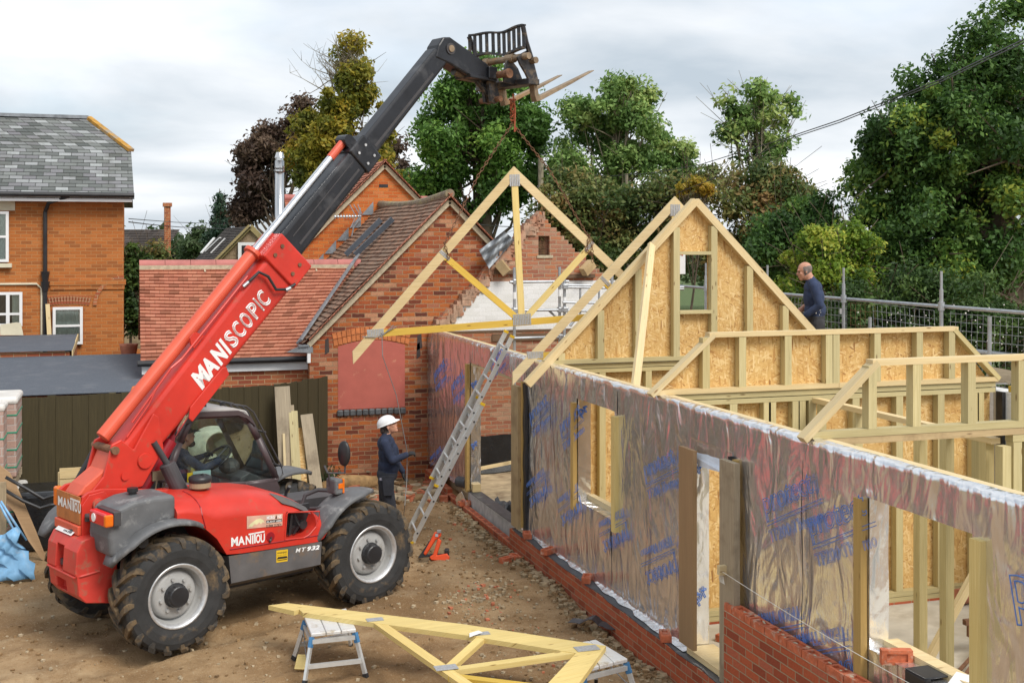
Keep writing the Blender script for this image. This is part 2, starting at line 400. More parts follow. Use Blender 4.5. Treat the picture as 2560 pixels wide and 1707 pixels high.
B_BARN = brick("old_red_brick", [(0.13, 0.04, 0.025), (0.27, 0.065, 0.03), (0.40, 0.10, 0.035), (0.50, 0.155, 0.04), (0.33, 0.095, 0.05), (0.54, 0.27, 0.15)], (0.33, 0.22, 0.13), ms=0.0065, jitter=0.014, stain=(0.17, 0.075, 0.045), stain_lo=0.5)
B_RUIN = brick("crumbling_brick", [(0.34, 0.13, 0.08), (0.45, 0.16, 0.08), (0.52, 0.20, 0.09), (0.40, 0.17, 0.11), (0.55, 0.34, 0.22)], (0.38, 0.27, 0.18), ms=0.009, jitter=0.02, stain=(0.30, 0.19, 0.13), stain_lo=0.5)
B_ORANGE = brick("bright_orange_brick", [(0.45, 0.11, 0.03), (0.58, 0.15, 0.035), (0.66, 0.19, 0.04), (0.60, 0.20, 0.07)], (0.46, 0.25, 0.10), jitter=0.006)
B_HOUSE = brick("house_orange_brick", [(0.34, 0.115, 0.035), (0.46, 0.145, 0.036), (0.51, 0.165, 0.04), (0.53, 0.19, 0.055)], (0.44, 0.24, 0.10), jitter=0.005, stain=(0.33, 0.125, 0.04), stain_lo=0.54)
B_LEAN = brick("red_brown_brick", [(0.26, 0.07, 0.04), (0.40, 0.11, 0.05), (0.46, 0.14, 0.055), (0.48, 0.18, 0.08)], (0.48, 0.36, 0.20), jitter=0.004)
B_NEW = brick("new_red_brick", [(0.30, 0.07, 0.035), (0.42, 0.095, 0.04), (0.50, 0.12, 0.05), (0.46, 0.13, 0.07)], (0.34, 0.27, 0.17), bw=0.225, rh=0.075, ms=0.0055, jitter=0.004)
B_WHITE = brick("whitewashed_brick", [(0.72, 0.72, 0.70), (0.80, 0.80, 0.79), (0.83, 0.83, 0.83)], (0.70, 0.70, 0.68), jitter=0.012, ms=0.005, stain=(0.62, 0.60, 0.55), stain_lo=0.66, bmp=0.35)
B_FAR = brick("buff_brick", [(0.24, 0.17, 0.10), (0.32, 0.23, 0.14), (0.38, 0.28, 0.17)], (0.34, 0.27, 0.18))
BRK = plain("fired_clay", (0.50, 0.13, 0.055), 0.85, var=0.25, sc=18, bmp=0.3, dirt=(0.55, 0.40, 0.30), dirt_amt=0.25, dsc=10)
MORTAR = plain("lime_mortar", (0.47, 0.40, 0.28), 0.9, var=0.2, sc=14, bmp=0.5)
CONC = plain("concrete", (0.52, 0.48, 0.40), 0.9, var=0.16, sc=3.5, dirt=(0.40, 0.35, 0.27), dirt_amt=0.3, dsc=1.2, bmp=0.15)
BLOCK = plain("concrete_block", (0.42, 0.42, 0.40), 0.9, var=0.2, sc=9, bmp=0.4)
SLATE = brick("roof_slate", [(0.10, 0.11, 0.105), (0.17, 0.18, 0.175), (0.22, 0.235, 0.225), (0.19, 0.185, 0.20), (0.38, 0.40, 0.40)], (0.06, 0.065, 0.06), bw=0.28, rh=0.2, ms=0.008, jitter=0.01, stain=(0.10, 0.10, 0.085), stain_lo=0.52, bmp=0.8, rough=0.6)
TILE_R = brick("salmon_clay_tile", [(0.28, 0.11, 0.065), (0.42, 0.16, 0.10), (0.48, 0.19, 0.12), (0.51, 0.22, 0.14), (0.46, 0.185, 0.11)], (0.12, 0.045, 0.03), bw=0.17, rh=0.1, ms=0.003, jitter=0.0, stain=(0.36, 0.19, 0.12), stain_lo=0.6, bmp=0.2)
TILE_B = brick("brown_clay_tile", [(0.15, 0.085, 0.055), (0.25, 0.15, 0.10), (0.32, 0.20, 0.135), (0.27, 0.18, 0.13), (0.40, 0.22, 0.14)], (0.06, 0.035, 0.025), bw=0.17, rh=0.1, ms=0.004, jitter=0.0, stain=(0.22, 0.17, 0.12), stain_lo=0.5, bmp=0.2)
TILE_D = brick("dark_brown_tile", [(0.06, 0.05, 0.045), (0.09, 0.075, 0.065), (0.12, 0.10, 0.09)], (0.03, 0.03, 0.03), bw=0.3, rh=0.2, ms=0.01, jitter=0.0, bmp=0.5)
RIDGE = plain("ridge_clay", (0.42, 0.15, 0.13), 0.8, var=0.15, sc=4)
RENDER_RED = plain("red_render", (0.44, 0.115, 0.085), 0.85, var=0.07, sc=5, dirt=(0.58, 0.30, 0.18), dirt_amt=0.04, dsc=4, bmp=0.15)
BLUEBRICK = plain("blue_brick", (0.085, 0.09, 0.095), 0.5, var=0.3, sc=9)
WHITE = plain("white_paint", (0.80, 0.80, 0.79), 0.45, var=0.03)
CREAM = plain("cream_paint", (0.66, 0.60, 0.44), 0.6, var=0.08)
BLACKP = plain("black_plastic", (0.022, 0.022, 0.024), 0.42, var=0.3)
DPC = plain("damp_proof_sheet", (0.055, 0.058, 0.064), 0.5, var=0.35, sc=8, dirt=(0.20, 0.18, 0.15), dirt_amt=0.15, dsc=4)
POLY = plain("black_polythene", (0.012, 0.012, 0.013), 0.25, var=0.3, bmp=0.6, bsc=9)
FELT = plain("grey_roofing_felt", (0.085, 0.098, 0.12), 0.9, var=0.18, sc=40, dirt=(0.12, 0.13, 0.15), dirt_amt=0.3, bmp=0.3, bsc=200)
GALV = plain("galvanised_steel", (0.42, 0.44, 0.46), 0.42, 0.6, var=0.15, sc=10, dirt=(0.30, 0.28, 0.25), dirt_amt=0.1)
ALU = plain("aluminium", (0.62, 0.63, 0.62), 0.42, 0.5, var=0.08, sc=12)
ALUW = plain("worn_aluminium_deck", (0.66, 0.66, 0.65), 0.5, 0.25, var=0.08, sc=9, dirt=(0.42, 0.36, 0.27), dirt_amt=0.22, dsc=9)
CHROME = plain("chrome", (0.75, 0.76, 0.78), 0.14, 1.0, var=0.02)
LEAD = plain("lead_sheet", (0.24, 0.26, 0.28), 0.5, 0.3, var=0.3, sc=6, bmp=0.4, bsc=8)
PLATE = plain("nail_plate", (0.44, 0.45, 0.46), 0.5, 0.5, var=0.2, sc=60)
STEELFLUE = plain("stainless_flue", (0.62, 0.62, 0.62), 0.18, 1.0, var=0.05)
REDP = plain("faded_red_paint", (0.56, 0.034, 0.020), 0.38, var=0.14, sc=2.5, dirt=(0.40, 0.085, 0.05), dirt_amt=0.12, dsc=9.0)
REDO = plain("orange_faded_red_paint", (0.64, 0.10, 0.05), 0.45, var=0.12, sc=3)
REDW = plain("worn_red_paint", (0.58, 0.05, 0.035), 0.48, var=0.15, sc=3, dirt=(0.30, 0.16, 0.10), dirt_amt=0.22, dsc=7)
REDD = plain("dark_red_paint", (0.30, 0.012, 0.02), 0.3, var=0.2)
RUSTO = plain("rusty_orange_plate", (0.48, 0.17, 0.045), 0.6, var=0.3, sc=5, dirt=(0.20, 0.07, 0.03), dirt_amt=0.2, dsc=5)
BOOMBLK = plain("black_boom_paint", (0.012, 0.013, 0.017), 0.32, var=0.4, sc=5, dirt=(0.07, 0.07, 0.075), dirt_amt=0.2, dsc=2)
GREYP = plain("grey_plastic", (0.115, 0.118, 0.123), 0.6, var=0.2, sc=5, dirt=(0.27, 0.27, 0.265), dirt_amt=0.22, dsc=6)
DGREY = plain("dark_grey_plastic", (0.055, 0.052, 0.055), 0.5, var=0.2, sc=6)
SKIRT = plain("muddy_grey_steel", (0.105, 0.10, 0.10), 0.6, var=0.2, sc=5, dirt=(0.20, 0.13, 0.075), dirt_amt=0.3, dsc=4)
CABP = plain("dark_plum_paint", (0.075, 0.055, 0.057), 0.42, var=0.12)
CABROOF = plain("worn_cab_roof", (0.40, 0.38, 0.36), 0.55, var=0.2, sc=4, dirt=(0.45, 0.18, 0.13), dirt_amt=0.2)
RUBBER = plain("dirty_rubber", (0.028, 0.028, 0.028), 0.8, var=0.3, sc=6, dirt=(0.17, 0.115, 0.06), dirt_amt=0.22, dsc=4, bmp=0.3, bsc=30)
TREAD = plain("muddy_tread_rubber", (0.045, 0.04, 0.034), 0.85, var=0.3, sc=6, dirt=(0.19, 0.125, 0.06), dirt_amt=0.5, dsc=4, bmp=0.3, bsc=30)
RIMG = plain("rim_grey_paint", (0.40, 0.40, 0.39), 0.45, 0.1, var=0.08, dirt=(0.25, 0.21, 0.16), dirt_amt=0.12, dsc=9)
RIMS = plain("scuffed_rim_metal", (0.60, 0.60, 0.60), 0.35, 0.6, var=0.15, sc=20)
RUST = plain("rusty_steel", (0.20, 0.10, 0.055), 0.75, 0.2, var=0.4, sc=14, bmp=0.3)
FORK = plain("worn_fork_steel", (0.27, 0.20, 0.13), 0.6, 0.3, var=0.3, sc=8, dirt=(0.36, 0.18, 0.06), dirt_amt=0.2)
BLKRUST = plain("chipped_black_steel", (0.025, 0.025, 0.028), 0.45, var=0.3, sc=6, dirt=(0.16, 0.115, 0.07), dirt_amt=0.34, dsc=9)
REDLENS = plain("red_lens", (0.65, 0.01, 0.015), 0.12, var=0.1)
AMBER = plain("amber_lens", (0.75, 0.16, 0.01), 0.12, var=0.1)
CREAMDRUM = plain("cement_splashed_drum", (0.52, 0.49, 0.36), 0.7, var=0.25, sc=9, bmp=0.3)
FENCE = timber("dark_fence_board", (0.042, 0.033, 0.013), (0.09, 0.070, 0.028), knots=False, rough=0.85)
BLUE_INK = plain("blue_ink", (0.075, 0.19, 0.55), 0.5, var=0.1)
BLACK_INK = plain("black_ink", (0.015, 0.015, 0.015), 0.6, var=0.1)
YELLOW = plain("yellow_plastic", (0.75, 0.48, 0.02), 0.5, var=0.08)
TOOLOR = plain("orange_tool_plastic", (0.72, 0.075, 0.012), 0.4, var=0.1)
BLUEBAG = plain("blue_woven_plastic", (0.20, 0.42, 0.66), 0.5, var=0.25, sc=5, dirt=(0.50, 0.52, 0.50), dirt_amt=0.25, bmp=0.5, bsc=6)
WRAP = plain("cloudy_plastic_wrap", (0.50, 0.42, 0.38), 0.3, var=0.25, sc=3, bmp=0.4, bsc=8)
NAVY = plain("navy_cloth", (0.018, 0.026, 0.055), 0.9, var=0.35, sc=10, bmp=1.0, bsc=11)
NAVY2 = plain("faded_navy_knit", (0.030, 0.045, 0.095), 0.95, var=0.3, sc=10, bmp=1.0, bsc=11)
TROUS = plain("dark_trouser_cloth", (0.020, 0.022, 0.030), 0.9, var=0.35, sc=10, bmp=1.0, bsc=9)
TROUSG = plain("charcoal_trouser_cloth", (0.035, 0.035, 0.038), 0.9, var=0.25, sc=10)
SKIN = plain("skin", (0.52, 0.26, 0.17), 0.55, var=0.12, sc=14)
HAIRG = plain("grey_stubble_hair", (0.20, 0.16, 0.14), 0.8, var=0.2)
HAIRB = plain("dark_hair", (0.05, 0.035, 0.028), 0.8, var=0.2)
EYE = plain("dark_eye", (0.03, 0.025, 0.02), 0.3)
LIP = plain("lip", (0.38, 0.14, 0.11), 0.5)
HELM = plain("white_helmet_plastic", (0.80, 0.80, 0.80), 0.3, var=0.02)
GLOVE = plain("black_glove", (0.012, 0.012, 0.013), 0.7, var=0.2)
LICHEN = plain("orange_lichen", (0.42, 0.22, 0.035), 0.9, var=0.3, sc=8, dirt=(0.25, 0.25, 0.23), dirt_amt=0.3)
BARK = plain("bark", (0.10, 0.075, 0.05), 0.9, var=0.3, sc=6, bmp=0.6, bsc=12)
BARKL = plain("pale_bark", (0.22, 0.19, 0.13), 0.9, var=0.3, sc=6, bmp=0.6, bsc=12)
LOGM = plain("rotten_log", (0.34, 0.21, 0.09), 0.9, var=0.4, sc=9, bmp=0.7, bsc=14)
CURT = plain("curtain", (0.62, 0.60, 0.54), 0.9, var=0.06)
TEAL = plain("teal_panel", (0.36, 0.52, 0.52), 0.4, var=0.05)
PIPEC = plain("clay_pipe", (0.40, 0.15, 0.09), 0.8, var=0.3)
def glass(name, tint, refl=0.10, clear=0.9):
    m, n, b = mk(name); o = n.nodes['Material Output']
    tr = n.nodes.new('ShaderNodeBsdfTransparent'); tr.inputs[0].default_value = rgba(tint)
    gl = n.nodes.new('ShaderNodeBsdfGlossy'); gl.inputs['Roughness'].default_value = 0.03
    fr = n.nodes.new('ShaderNodeFresnel'); fr.inputs[0].default_value = 1.45
    ad = nn(n, 'ShaderNodeMath', {0: fr.outputs[0], 1: refl}, operation='ADD')
    ms = n.nodes.new('ShaderNodeMixShader'); n.links.new(ad.outputs[0], ms.inputs[0]); n.links.new(tr.outputs[0], ms.inputs[1]); n.links.new(gl.outputs[0], ms.inputs[2])
    n.links.new(ms.outputs[0], o.inputs[0]); return m
GLASS = glass("tinted_cab_glass", (0.74, 0.84, 0.81), 0.03)
GLASSC = glass("clear_glass", (0.9, 0.95, 0.93), 0.04)
WINGLASS = plain("dark_window_glass", (0.03, 0.035, 0.04), 0.05, spec=0.8)
def foil_mat():
    m, n, b = mk("reflective_foil"); v = coords(n, 'Object', (1, 1, 1))
    v2 = coords(n, 'Object', (2.2, 2.2, 0.7)); f = noise(n, v2, 3.4, 4, 0.5, 0.9); g = noise(n, v, 26.0, 4, 0.6, 0.3)
    b.inputs['Metallic'].default_value = 0.88
    n.links.new(ramp(n, f, [(0.3, (0.80, 0.80, 0.81)), (0.7, (0.93, 0.93, 0.94))]), b.inputs['Base Color'])
    b.inputs['Roughness'].default_value = 0.21
    lo = noise(n, coords(n, 'Object', (1.6, 1.6, 0.75)), 2.3, 2, 0.45, 1.1)
    h = nn(n, 'ShaderNodeMath', {0: lo, 1: nn(n, 'ShaderNodeMath', {0: f, 1: 0.22}, operation='MULTIPLY').outputs[0]}, operation='ADD').outputs[0]
    h = nn(n, 'ShaderNodeMath', {0: h, 1: nn(n, 'ShaderNodeMath', {0: g, 1: 0.025}, operation='MULTIPLY').outputs[0]}, operation='ADD').outputs[0]
    bump(n, b, h, 0.5, 0.10); return m
FOIL = foil_mat()
def ground_mat():
    m, n, b = mk("muddy_site_ground"); t = n.nodes.new('ShaderNodeTexCoord'); v = t.outputs['Object']
    a = noise(n, v, 0.55, 8, 0.62, 0.4); c = noise(n, v, 3.2, 8, 0.7, 0.3); d = noise(n, v, 22, 5, 0.7); e = noise(n, v, 0.9, 5, 0.5)
    col = ramp(n, a, [(0.28, (0.17, 0.098, 0.045)), (0.45, (0.28, 0.175, 0.085)), (0.58, (0.37, 0.25, 0.135)), (0.74, (0.45, 0.34, 0.21))])
    col = mixc(n, ramp(n, c, [(0.42, (0, 0, 0)), (0.62, (0.75, 0.75, 0.75))]), col, (0.20, 0.118, 0.054))
    col = mixc(n, ramp(n, d, [(0.60, (0, 0, 0)), (0.70, (0.65, 0.65, 0.65))]), col, (0.46, 0.365, 0.24))
    col = mixc(n, ramp(n, d, [(0.30, (0.6, 0.6, 0.6)), (0.40, (0, 0, 0))]), col, (0.12, 0.068, 0.03))
    col = mixc(n, ramp(n, e, [(0.60, (0, 0, 0)), (0.72, (0.45, 0.45, 0.45))]), col, (0.42, 0.325, 0.205))
    sp = n.nodes.new('ShaderNodeSeparateXYZ'); n.links.new(v, sp.inputs[0])
    mr = nn(n, 'ShaderNodeMapRange', {'Value': sp.outputs[1], 'From Min': 24.0, 'From Max': 27.0})
    gr = ramp(n, c, [(0.3, (0.04, 0.07, 0.018)), (0.7, (0.10, 0.15, 0.04))])
    col = mixc(n, mr.outputs[0], col, gr)
    n.links.new(col, b.inputs['Base Color']); b.inputs['Roughness'].default_value = 0.88; b.inputs['Specular IOR Level'].default_value = 0.25
    d2 = noise(n, v, 60, 4, 0.7)
    col2 = mixc(n, ramp(n, d2, [(0.58, (0, 0, 0)), (0.68, (0.7, 0.7, 0.7))]), col, (0.44, 0.35, 0.23)); col2 = mixc(n, ramp(n, d2, [(0.30, (0.6, 0.6, 0.6)), (0.40, (0, 0, 0))]), col2, (0.17, 0.10, 0.045)); n.links.new(col2, b.inputs['Base Color'])
    h = nn(n, 'ShaderNodeMath', {0: c, 1: d}, operation='ADD').outputs[0]; h = nn(n, 'ShaderNodeMath', {0: h, 1: d2}, operation='ADD').outputs[0]
    bump(n, b, h, 0.5, 0.03); return m
GROUND = ground_mat()
# ---------------------------------------------------------------- ground, slab, far land
def axis(lo, hi, step, far):
    a = list(np.arange(lo, hi + 1e-6, step)); k = step
    l, r = [lo], [hi]
    while l[-1] > -far: k *= 1.6; l.append(l[-1] - k)
    k = step
    while r[-1] < far: k *= 1.6; r.append(r[-1] + k)
    return np.array(l[:0:-1] + a + r[1:])
def vnoise(x, y, s, seed):
    rs = np.random.RandomState(seed); t = rs.rand(64, 64)
    X, Y = x / s, y / s; i, j = np.floor(X).astype(int), np.floor(Y).astype(int); u, v = X - i, Y - j
    u = u * u * (3 - 2 * u); v = v * v * (3 - 2 * v)
    g = lambda a, b: t[a % 64, b % 64]
    return (g(i, j) * (1 - u) + g(i + 1, j) * u) * (1 - v) + (g(i, j + 1) * (1 - u) + g(i + 1, j + 1) * u) * v - 0.5
xs, ys = axis(-5.0, 5.4, 0.075, 900), axis(6.8, 21.5, 0.075, 900)
GX, GY = np.meshgrid(xs, ys)
hz = 0.10 * vnoise(GX, GY, 2.3, 1) + 0.06 * vnoise(GX, GY, 0.9, 2) + 0.035 * vnoise(GX, GY, 0.33, 3) + 0.02 * vnoise(GX, GY, 0.15, 4)
fade = np.clip((GX + 8) / 3, 0, 1) * np.clip((8 - GX) / 2, 0, 1) * np.clip((GY - 3) / 3, 0, 1) * np.clip((24 - GY) / 3, 0, 1)
hz *= fade
def rut(px_, py_, dx_, dy_, lo, hi, wid, dep):
    u = (GX - px_) * dx_ + (GY - py_) * dy_; v = -(GX - px_) * dy_ + (GY - py_) * dx_; v = v + 0.05 * np.sin(u * 1.3)
    g = np.exp(-(v / wid) ** 4) * np.clip((u - lo) / .4, 0, 1) * np.clip((hi - u) / .4, 0, 1)
    tread = 0.012 * np.sin(u * 26 + np.abs(v) * 16)
    lip = np.exp(-((np.abs(v) - wid * 1.25) / .09) ** 2) * np.clip((u - lo) / .4, 0, 1) * np.clip((hi - u) / .4, 0, 1)
    return -g * dep + g * tread + lip * dep * .55
for q in (0.0, 1.62): hz += fade * rut(.409 - .4236 * q, 12.763 + .906 * q, .906, .4236, -5.0, 2.6, .20, .05)
hz += fade * rut(.9, 9.6, .94, .34, -4.5, 3.6, .20, .035) + fade * rut(.4, 11.1, .94, .34, -3.5, 4.0, .20, .03) + fade * rut(3.0, 13.0, .25, .97, -3.5, 5.0, .2, .03)
hz += 0.12 * np.clip((GY - 18.0) / 3, 0, 1) * np.clip((3.8 - GX) / 1.5, 0, 1) * fade
far_d = np.hypot(GX, GY); hz += -0.035 * np.clip(far_d - 45, 0, 400)        # the land falls away behind the gardens
def ground_z(x, y, xs=xs, ys=ys, hz=hz):
    i = int(np.argmin(abs(xs - x))); j = int(np.argmin(abs(ys - y))); return float(hz[j, i])
nx, ny = len(xs), len(ys)
gv = np.stack([GX.ravel(), GY.ravel(), hz.ravel()], 1)
ii = np.arange((ny - 1) * (nx - 1)); r_, c_ = ii // (nx - 1), ii % (nx - 1); b0 = r_ * nx + c_
gm = bpy.data.meshes.new("ground"); gm.from_pydata(gv.tolist(), [], np.stack([b0, b0 + 1, b0 + nx + 1, b0 + nx], 1).tolist())
gm.polygons.foreach_set('use_smooth', [True] * len(gm.polygons)); gm.materials.append(GROUND)
go = bpy.data.objects.new("ground", gm); COL.objects.link(go); tag(go, kind='structure')
# concrete floor slab and rough earth floor inside the new building
m = MB(); m.box((5.25, 3.0, -0.3), (9.3, 14.25, 0.25)); tag(m.build("floor_slab", CONC), kind='structure')
m = MB(); m.box((5.22, 14.5, -0.3), (9.3, 20.4, 0.17)); tag(m.build("earth_floor", plain("dusty_earth", (0.42, 0.33, 0.21), 0.9, var=0.25, sc=5, dirt=(0.22, 0.15, 0.09), dirt_amt=0.35, dsc=3, bmp=0.6, bsc=18)), kind='structure')
# scattered stones and brick crumbs (uncountable)
def rubble(name, n, area, smin, smax, mats, kind='stuff', power=2.2, zoff=0.0):
    m = MB()
    for k in range(n):
        x, y = area()
        s = smin + (smax - smin) * random.random() ** power
        c = Vector((x, y, ground_z(x, y) + s * 0.25 + zoff)); b = len(m.v); pts = []
        for i in range(8):
            a = Vector(((i & 1) * 2 - 1, (i >> 1 & 1) * 2 - 1, (i >> 2 & 1) * 2 - 1)); a = Vector((a.x * random.uniform(.45, 1), a.y * random.uniform(.45, 1), a.z * random.uniform(.3, .7)))
            pts.append(a * s * 0.6)
        R = Matrix.Rotation(random.random() * 6.28, 3, 'Z')
        m.m = random.randrange(len(mats))
        m.add([c + R @ p for p in pts], [(0, 2, 3, 1), (4, 5, 7, 6), (0, 1, 5, 4), (1, 3, 7, 5), (3, 2, 6, 7), (2, 0, 4, 6)])
    return tag(m.build(name, mats), kind=kind)
STONE_A = plain("pale_stone", (0.40, 0.32, 0.21), 0.9, var=0.3, sc=9); STONE_B = plain("brown_clod", (0.24, 0.15, 0.07), 0.95, var=0.3, sc=9)
STONE_D = plain("earth_clod", (0.33, 0.25, 0.15), 0.95, var=0.3, sc=9)
STONE_C = plain("brick_crumb", (0.46, 0.15, 0.075), 0.9, var=0.3, sc=9)
def a_all():
    while 1:
        x, y = random.uniform(-4.5, 4.9), random.uniform(7.5, 20.4)
        return x, y
rubble("gravel", 6500, a_all, 0.008, 0.04, [STONE_A, STONE_B, STONE_B])
def a_wall(): return 4.92 - abs(random.gauss(0, 0.10)) - 0.02, random.uniform(8.6, 18.2)
rubble("rubble", 1700, a_wall, 0.012, 0.075, [STONE_D, STONE_B, STONE_D, STONE_B, STONE_B, STONE_D])
def a_path(): return random.gauss(4.1, 0.35), random.uniform(10, 17.5)
rubble("rubble", 500, a_path, 0.008, 0.04, [STONE_A, STONE_B, STONE_D, STONE_B])
def a_back(): return random.uniform(2.8, 4.9), random.uniform(18.6, 20.5)
rubble("debris", 420, a_back, 0.03, 0.20, [STONE_A, STONE_A, STONE_B, STONE_C])
spots = [(P(px, py, z=0)) for px, py in ((1190, 1500), (1240, 1478), (1225, 1510), (1160, 1520), (1265, 1560), (1215, 1385), (1150, 1320), (1420, 1650))]
def a_spot():
    q = random.choice(spots); return q.x + random.gauss(0, 0.18), q.y + random.gauss(0, 0.25)
rubble("rubble", 460, a_spot, 0.008, 0.05, [STONE_A, STONE_D, STONE_D, STONE_C])

# ---------------------------------------------------------------- brick plinth, tall brick panel, block sill
pl = thing("brick_plinth", "low red brick plinth topped with black damp course along the foot of the foil wall", "wall", (4.94, 12, 0))
m = MB(); m.box((4.94, 2.5, -0.4), (5.045, 15.55, 0.279)); m.build("brickwork", B_NEW, pl)
m = MB(); m.box((4.94, 15.55, -0.4), (5.045, 18.95, 0.075)); m.box((4.94, 18.95, -0.4), (5.045, 19.75, 0.15)); m.box((4.92, 19.75, -0.4), (5.07, 20.35, 0.225)); m.build("low_brickwork", B_NEW, pl)
m = MB(); m.box((4.93, 19.6, 0.15), (5.05, 19.75, 0.36)); m.build("brick_stub", B_NEW, pl)
m = MB(); N = 60
for i in range(N):                                                # sheet laid over the top course, edge a little wavy
    y0, y1 = 2.5 + (15.5 - 2.5) * i / N, 2.5 + (15.5 - 2.5) * (i + 1) / N
    e0, e1 = 4.945 + 0.012 * math.sin(i * 1.7) + 0.006 * math.sin(i * 4.1), 4.945 + 0.012 * math.sin((i + 1) * 1.7) + 0.006 * math.sin((i + 1) * 4.1)
    m.face([(e0, y0, 0.287), (5.11, y0, 0.29), (5.11, y1, 0.29), (e1, y1, 0.287)])
    m.face([(e0, y0, 0.281), (e0, y0, 0.287), (e1, y1, 0.287), (e1, y1, 0.281)])
m.build("damp_course", DPC, pl)
m = MB()                                                          # frog pattern of the uncovered low course
for k in range(15):
    y = 15.62 + k * 0.228
    m.box((4.946, y + 0.008, 0.0755), (5.04, y + 0.218, 0.079))
m.build("top_course", BRK, pl)
m = MB()
for k in range(14):
    y = 15.62 + k * 0.228
    m.box((4.966, y + 0.04, 0.0795), (5.02, y + 0.19, 0.0825))
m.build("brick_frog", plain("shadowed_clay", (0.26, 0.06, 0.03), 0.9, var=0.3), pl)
bs = thing("block_sill", "grey concrete block course under the doorway beside the ladder, black sheet on top", "block wall", (5.15, 16.7, 0))
m = MB()
for k in range(6): m.box((5.075, 15.42 + k * 0.45, -0.1), (5.20, 15.42 + k * 0.45 + 0.44, 0.262))
split(m.build("block", BLOCK, bs))
m = MB(); m.box((5.07, 15.42, 0.266), (5.26, 18.1, 0.272)); m.build("cover_sheet", DPC, bs)

tb = thing("brick_wall", "knee high unfinished red brick wall in front of the foil, frogged bricks along its top", "wall", (4.94, 8.3, 0))
ye = 7.33
m = MB(); m.box((4.94, ye, -0.3), (5.042, 9.385, 0.952)); m.build("brickwork", B_NEW, tb)
fr = []
y = ye + 0.004; k = 0
while y + 0.1 < 9.39:                                             # top course bricks, each with its frog, mortar beds between
    L = 0.215 if k % 3 != 2 else 0.102
    L = min(L, 9.385 - y); dz = random.uniform(-0.004, 0.004); xo = random.uniform(-0.003, 0.003)
    x0, x1, z0, z1 = 4.94 + xo, 5.042 + xo, 0.962, 1.027 + dz
    q = MB(); fx0, fx1, fy0, fy1 = x0 + 0.022, x1 - 0.022, y + 0.035, y + L - 0.035
    for a in ((x0, fx0, y, y + L), (fx1, x1, y, y + L), (fx0, fx1, y, fy0), (fx0, fx1, fy1, y + L)): q.box((a[0], a[2], z0), (a[1], a[3], z1))
    q.box((fx0, fy0, z0), (fx1, fy1, z1 - 0.018)); fr.append(q)
    y += L + 0.011; k += 1
q = MB()
for f_ in fr: q.add(f_.v, f_.f)
q.build("top_course", BRK, tb)
m = MB(); m.box((4.944, ye, 0.9525), (5.038, 9.38, 0.961)); m.build("mortar_bed", MORTAR, tb)
m = MB()
for i in range(22): m.ball((4.99 + random.uniform(-.03, .03), ye + random.random() * 2, 1.026), (random.uniform(.006, .016), random.uniform(.008, .03), 0.004), 6, 4)
m.build("mortar_drops", MORTAR, tb)

# loose bricks
def loose_brick(c, rz, label, rx=0.0, group="loose new bricks"):
    m = MB(); L, W, H = 0.215, 0.102, 0.065
    m.box((-L / 2, -W / 2, 0), (L / 2, W / 2, H - 0.014))
    for a in ((-L / 2, L / 2, -W / 2, -W / 2 + .024), (-L / 2, L / 2, W / 2 - .024, W / 2), (-L / 2, -L / 2 + .035, -W / 2 + .024, W / 2 - .024), (L / 2 - .035, L / 2, -W / 2 + .024, W / 2 - .024)):
        m.box((a[0], a[2], H - 0.014), (a[1], a[3], H))
    R = Matrix.Translation(Vector(c)) @ Matrix.Rotation(rz, 4, 'Z') @ Matrix.Rotation(rx, 4, 'X')
    m.v = [R @ v for v in m.v]
    return tag(m.build("loose_brick", BRK), label, "brick", group)
for (px, py), lab, rz in (((1317, 1343), "loose red brick on the plinth nearest the upright board beside the ladder doorway", 1.35), ((1371, 1384), "loose red brick on the plinth where the bright foil hem begins", 0.6),
                         ((1466, 1450), "loose red brick on the plinth midway along, below the torn black seam", 1.1), ((1662, 1593), "loose red brick on the plinth just left of the wide brown board", 1.25)):
    q = P(px, py, x=4.99); loose_brick((4.995, q.y, 0.289), rz, lab)
loose_brick((4.99, P(1163, 1262, x=4.99).y, 0.083), 0.1, "loose red brick on the low plinth beside the torn silver flap")
q = P(2216, 1650, x=5.06); loose_brick((5.13, q.y, 1.262), -0.35, "red brick stood on its edge on the silver window sill, frog facing out", rx=rad(90))
for px, py, rz, lab in ((1268, 1398, 0.5, "broken half brick lying on the earth by the plinth, the smaller of two"), (1288, 1392, 1.6, "reddish brick lying on the earth against the plinth, touching a smaller half brick")):
    q = P(px, py, z=0.03); loose_brick((q.x, q.y, ground_z(q.x, q.y)), rz, lab)
loose_brick((5.6, 10.6, 0.255), 0.5, "red brick on the floor inside the narrow doorway between two boards")

# ---------------------------------------------------------------- foil wrapped timber wall
FX = 5.10; ZT, ZB = 2.615, 0.31
OPEN = [(15.42, 18.05, 0.30, 2.285), (12.20, 13.36, 1.095, 2.305), (9.62, 10.30, 0.28, 2.19), (6.34, 7.47, 1.228, 2.314)]
fw = thing("timber_frame_wall", "long single storey timber wall wrapped in crinkled silver foil with door and window openings", "wall", (5.1, 13, 0.3))
Y0, Y1 = 3.4, 20.62
m = MB()                                                          # solid timber behind the foil
cuts = [Y1] + [v for o in OPEN for v in (o[1], o[0])] + [Y0]
for i in range(0, len(cuts), 2): m.box((5.118, cuts[i + 1] + 0.004, 0.30), (5.255, cuts[i] - 0.004, 2.56))
for a, b, z0, z1 in OPEN:
    m.box((5.118, a, z1), (5.255, b, 2.56))
    if z0 > 0.5: m.box((5.118, a, 0.30), (5.255, b, z0 - 0.03))
m.build("stud_frame", T_TRT, fw)
m = MB(); m.beam((5.21, Y0, 2.592), (5.21, Y1, 2.592), 0.11, 0.045); m.build("head_plate", T_NEW, fw)
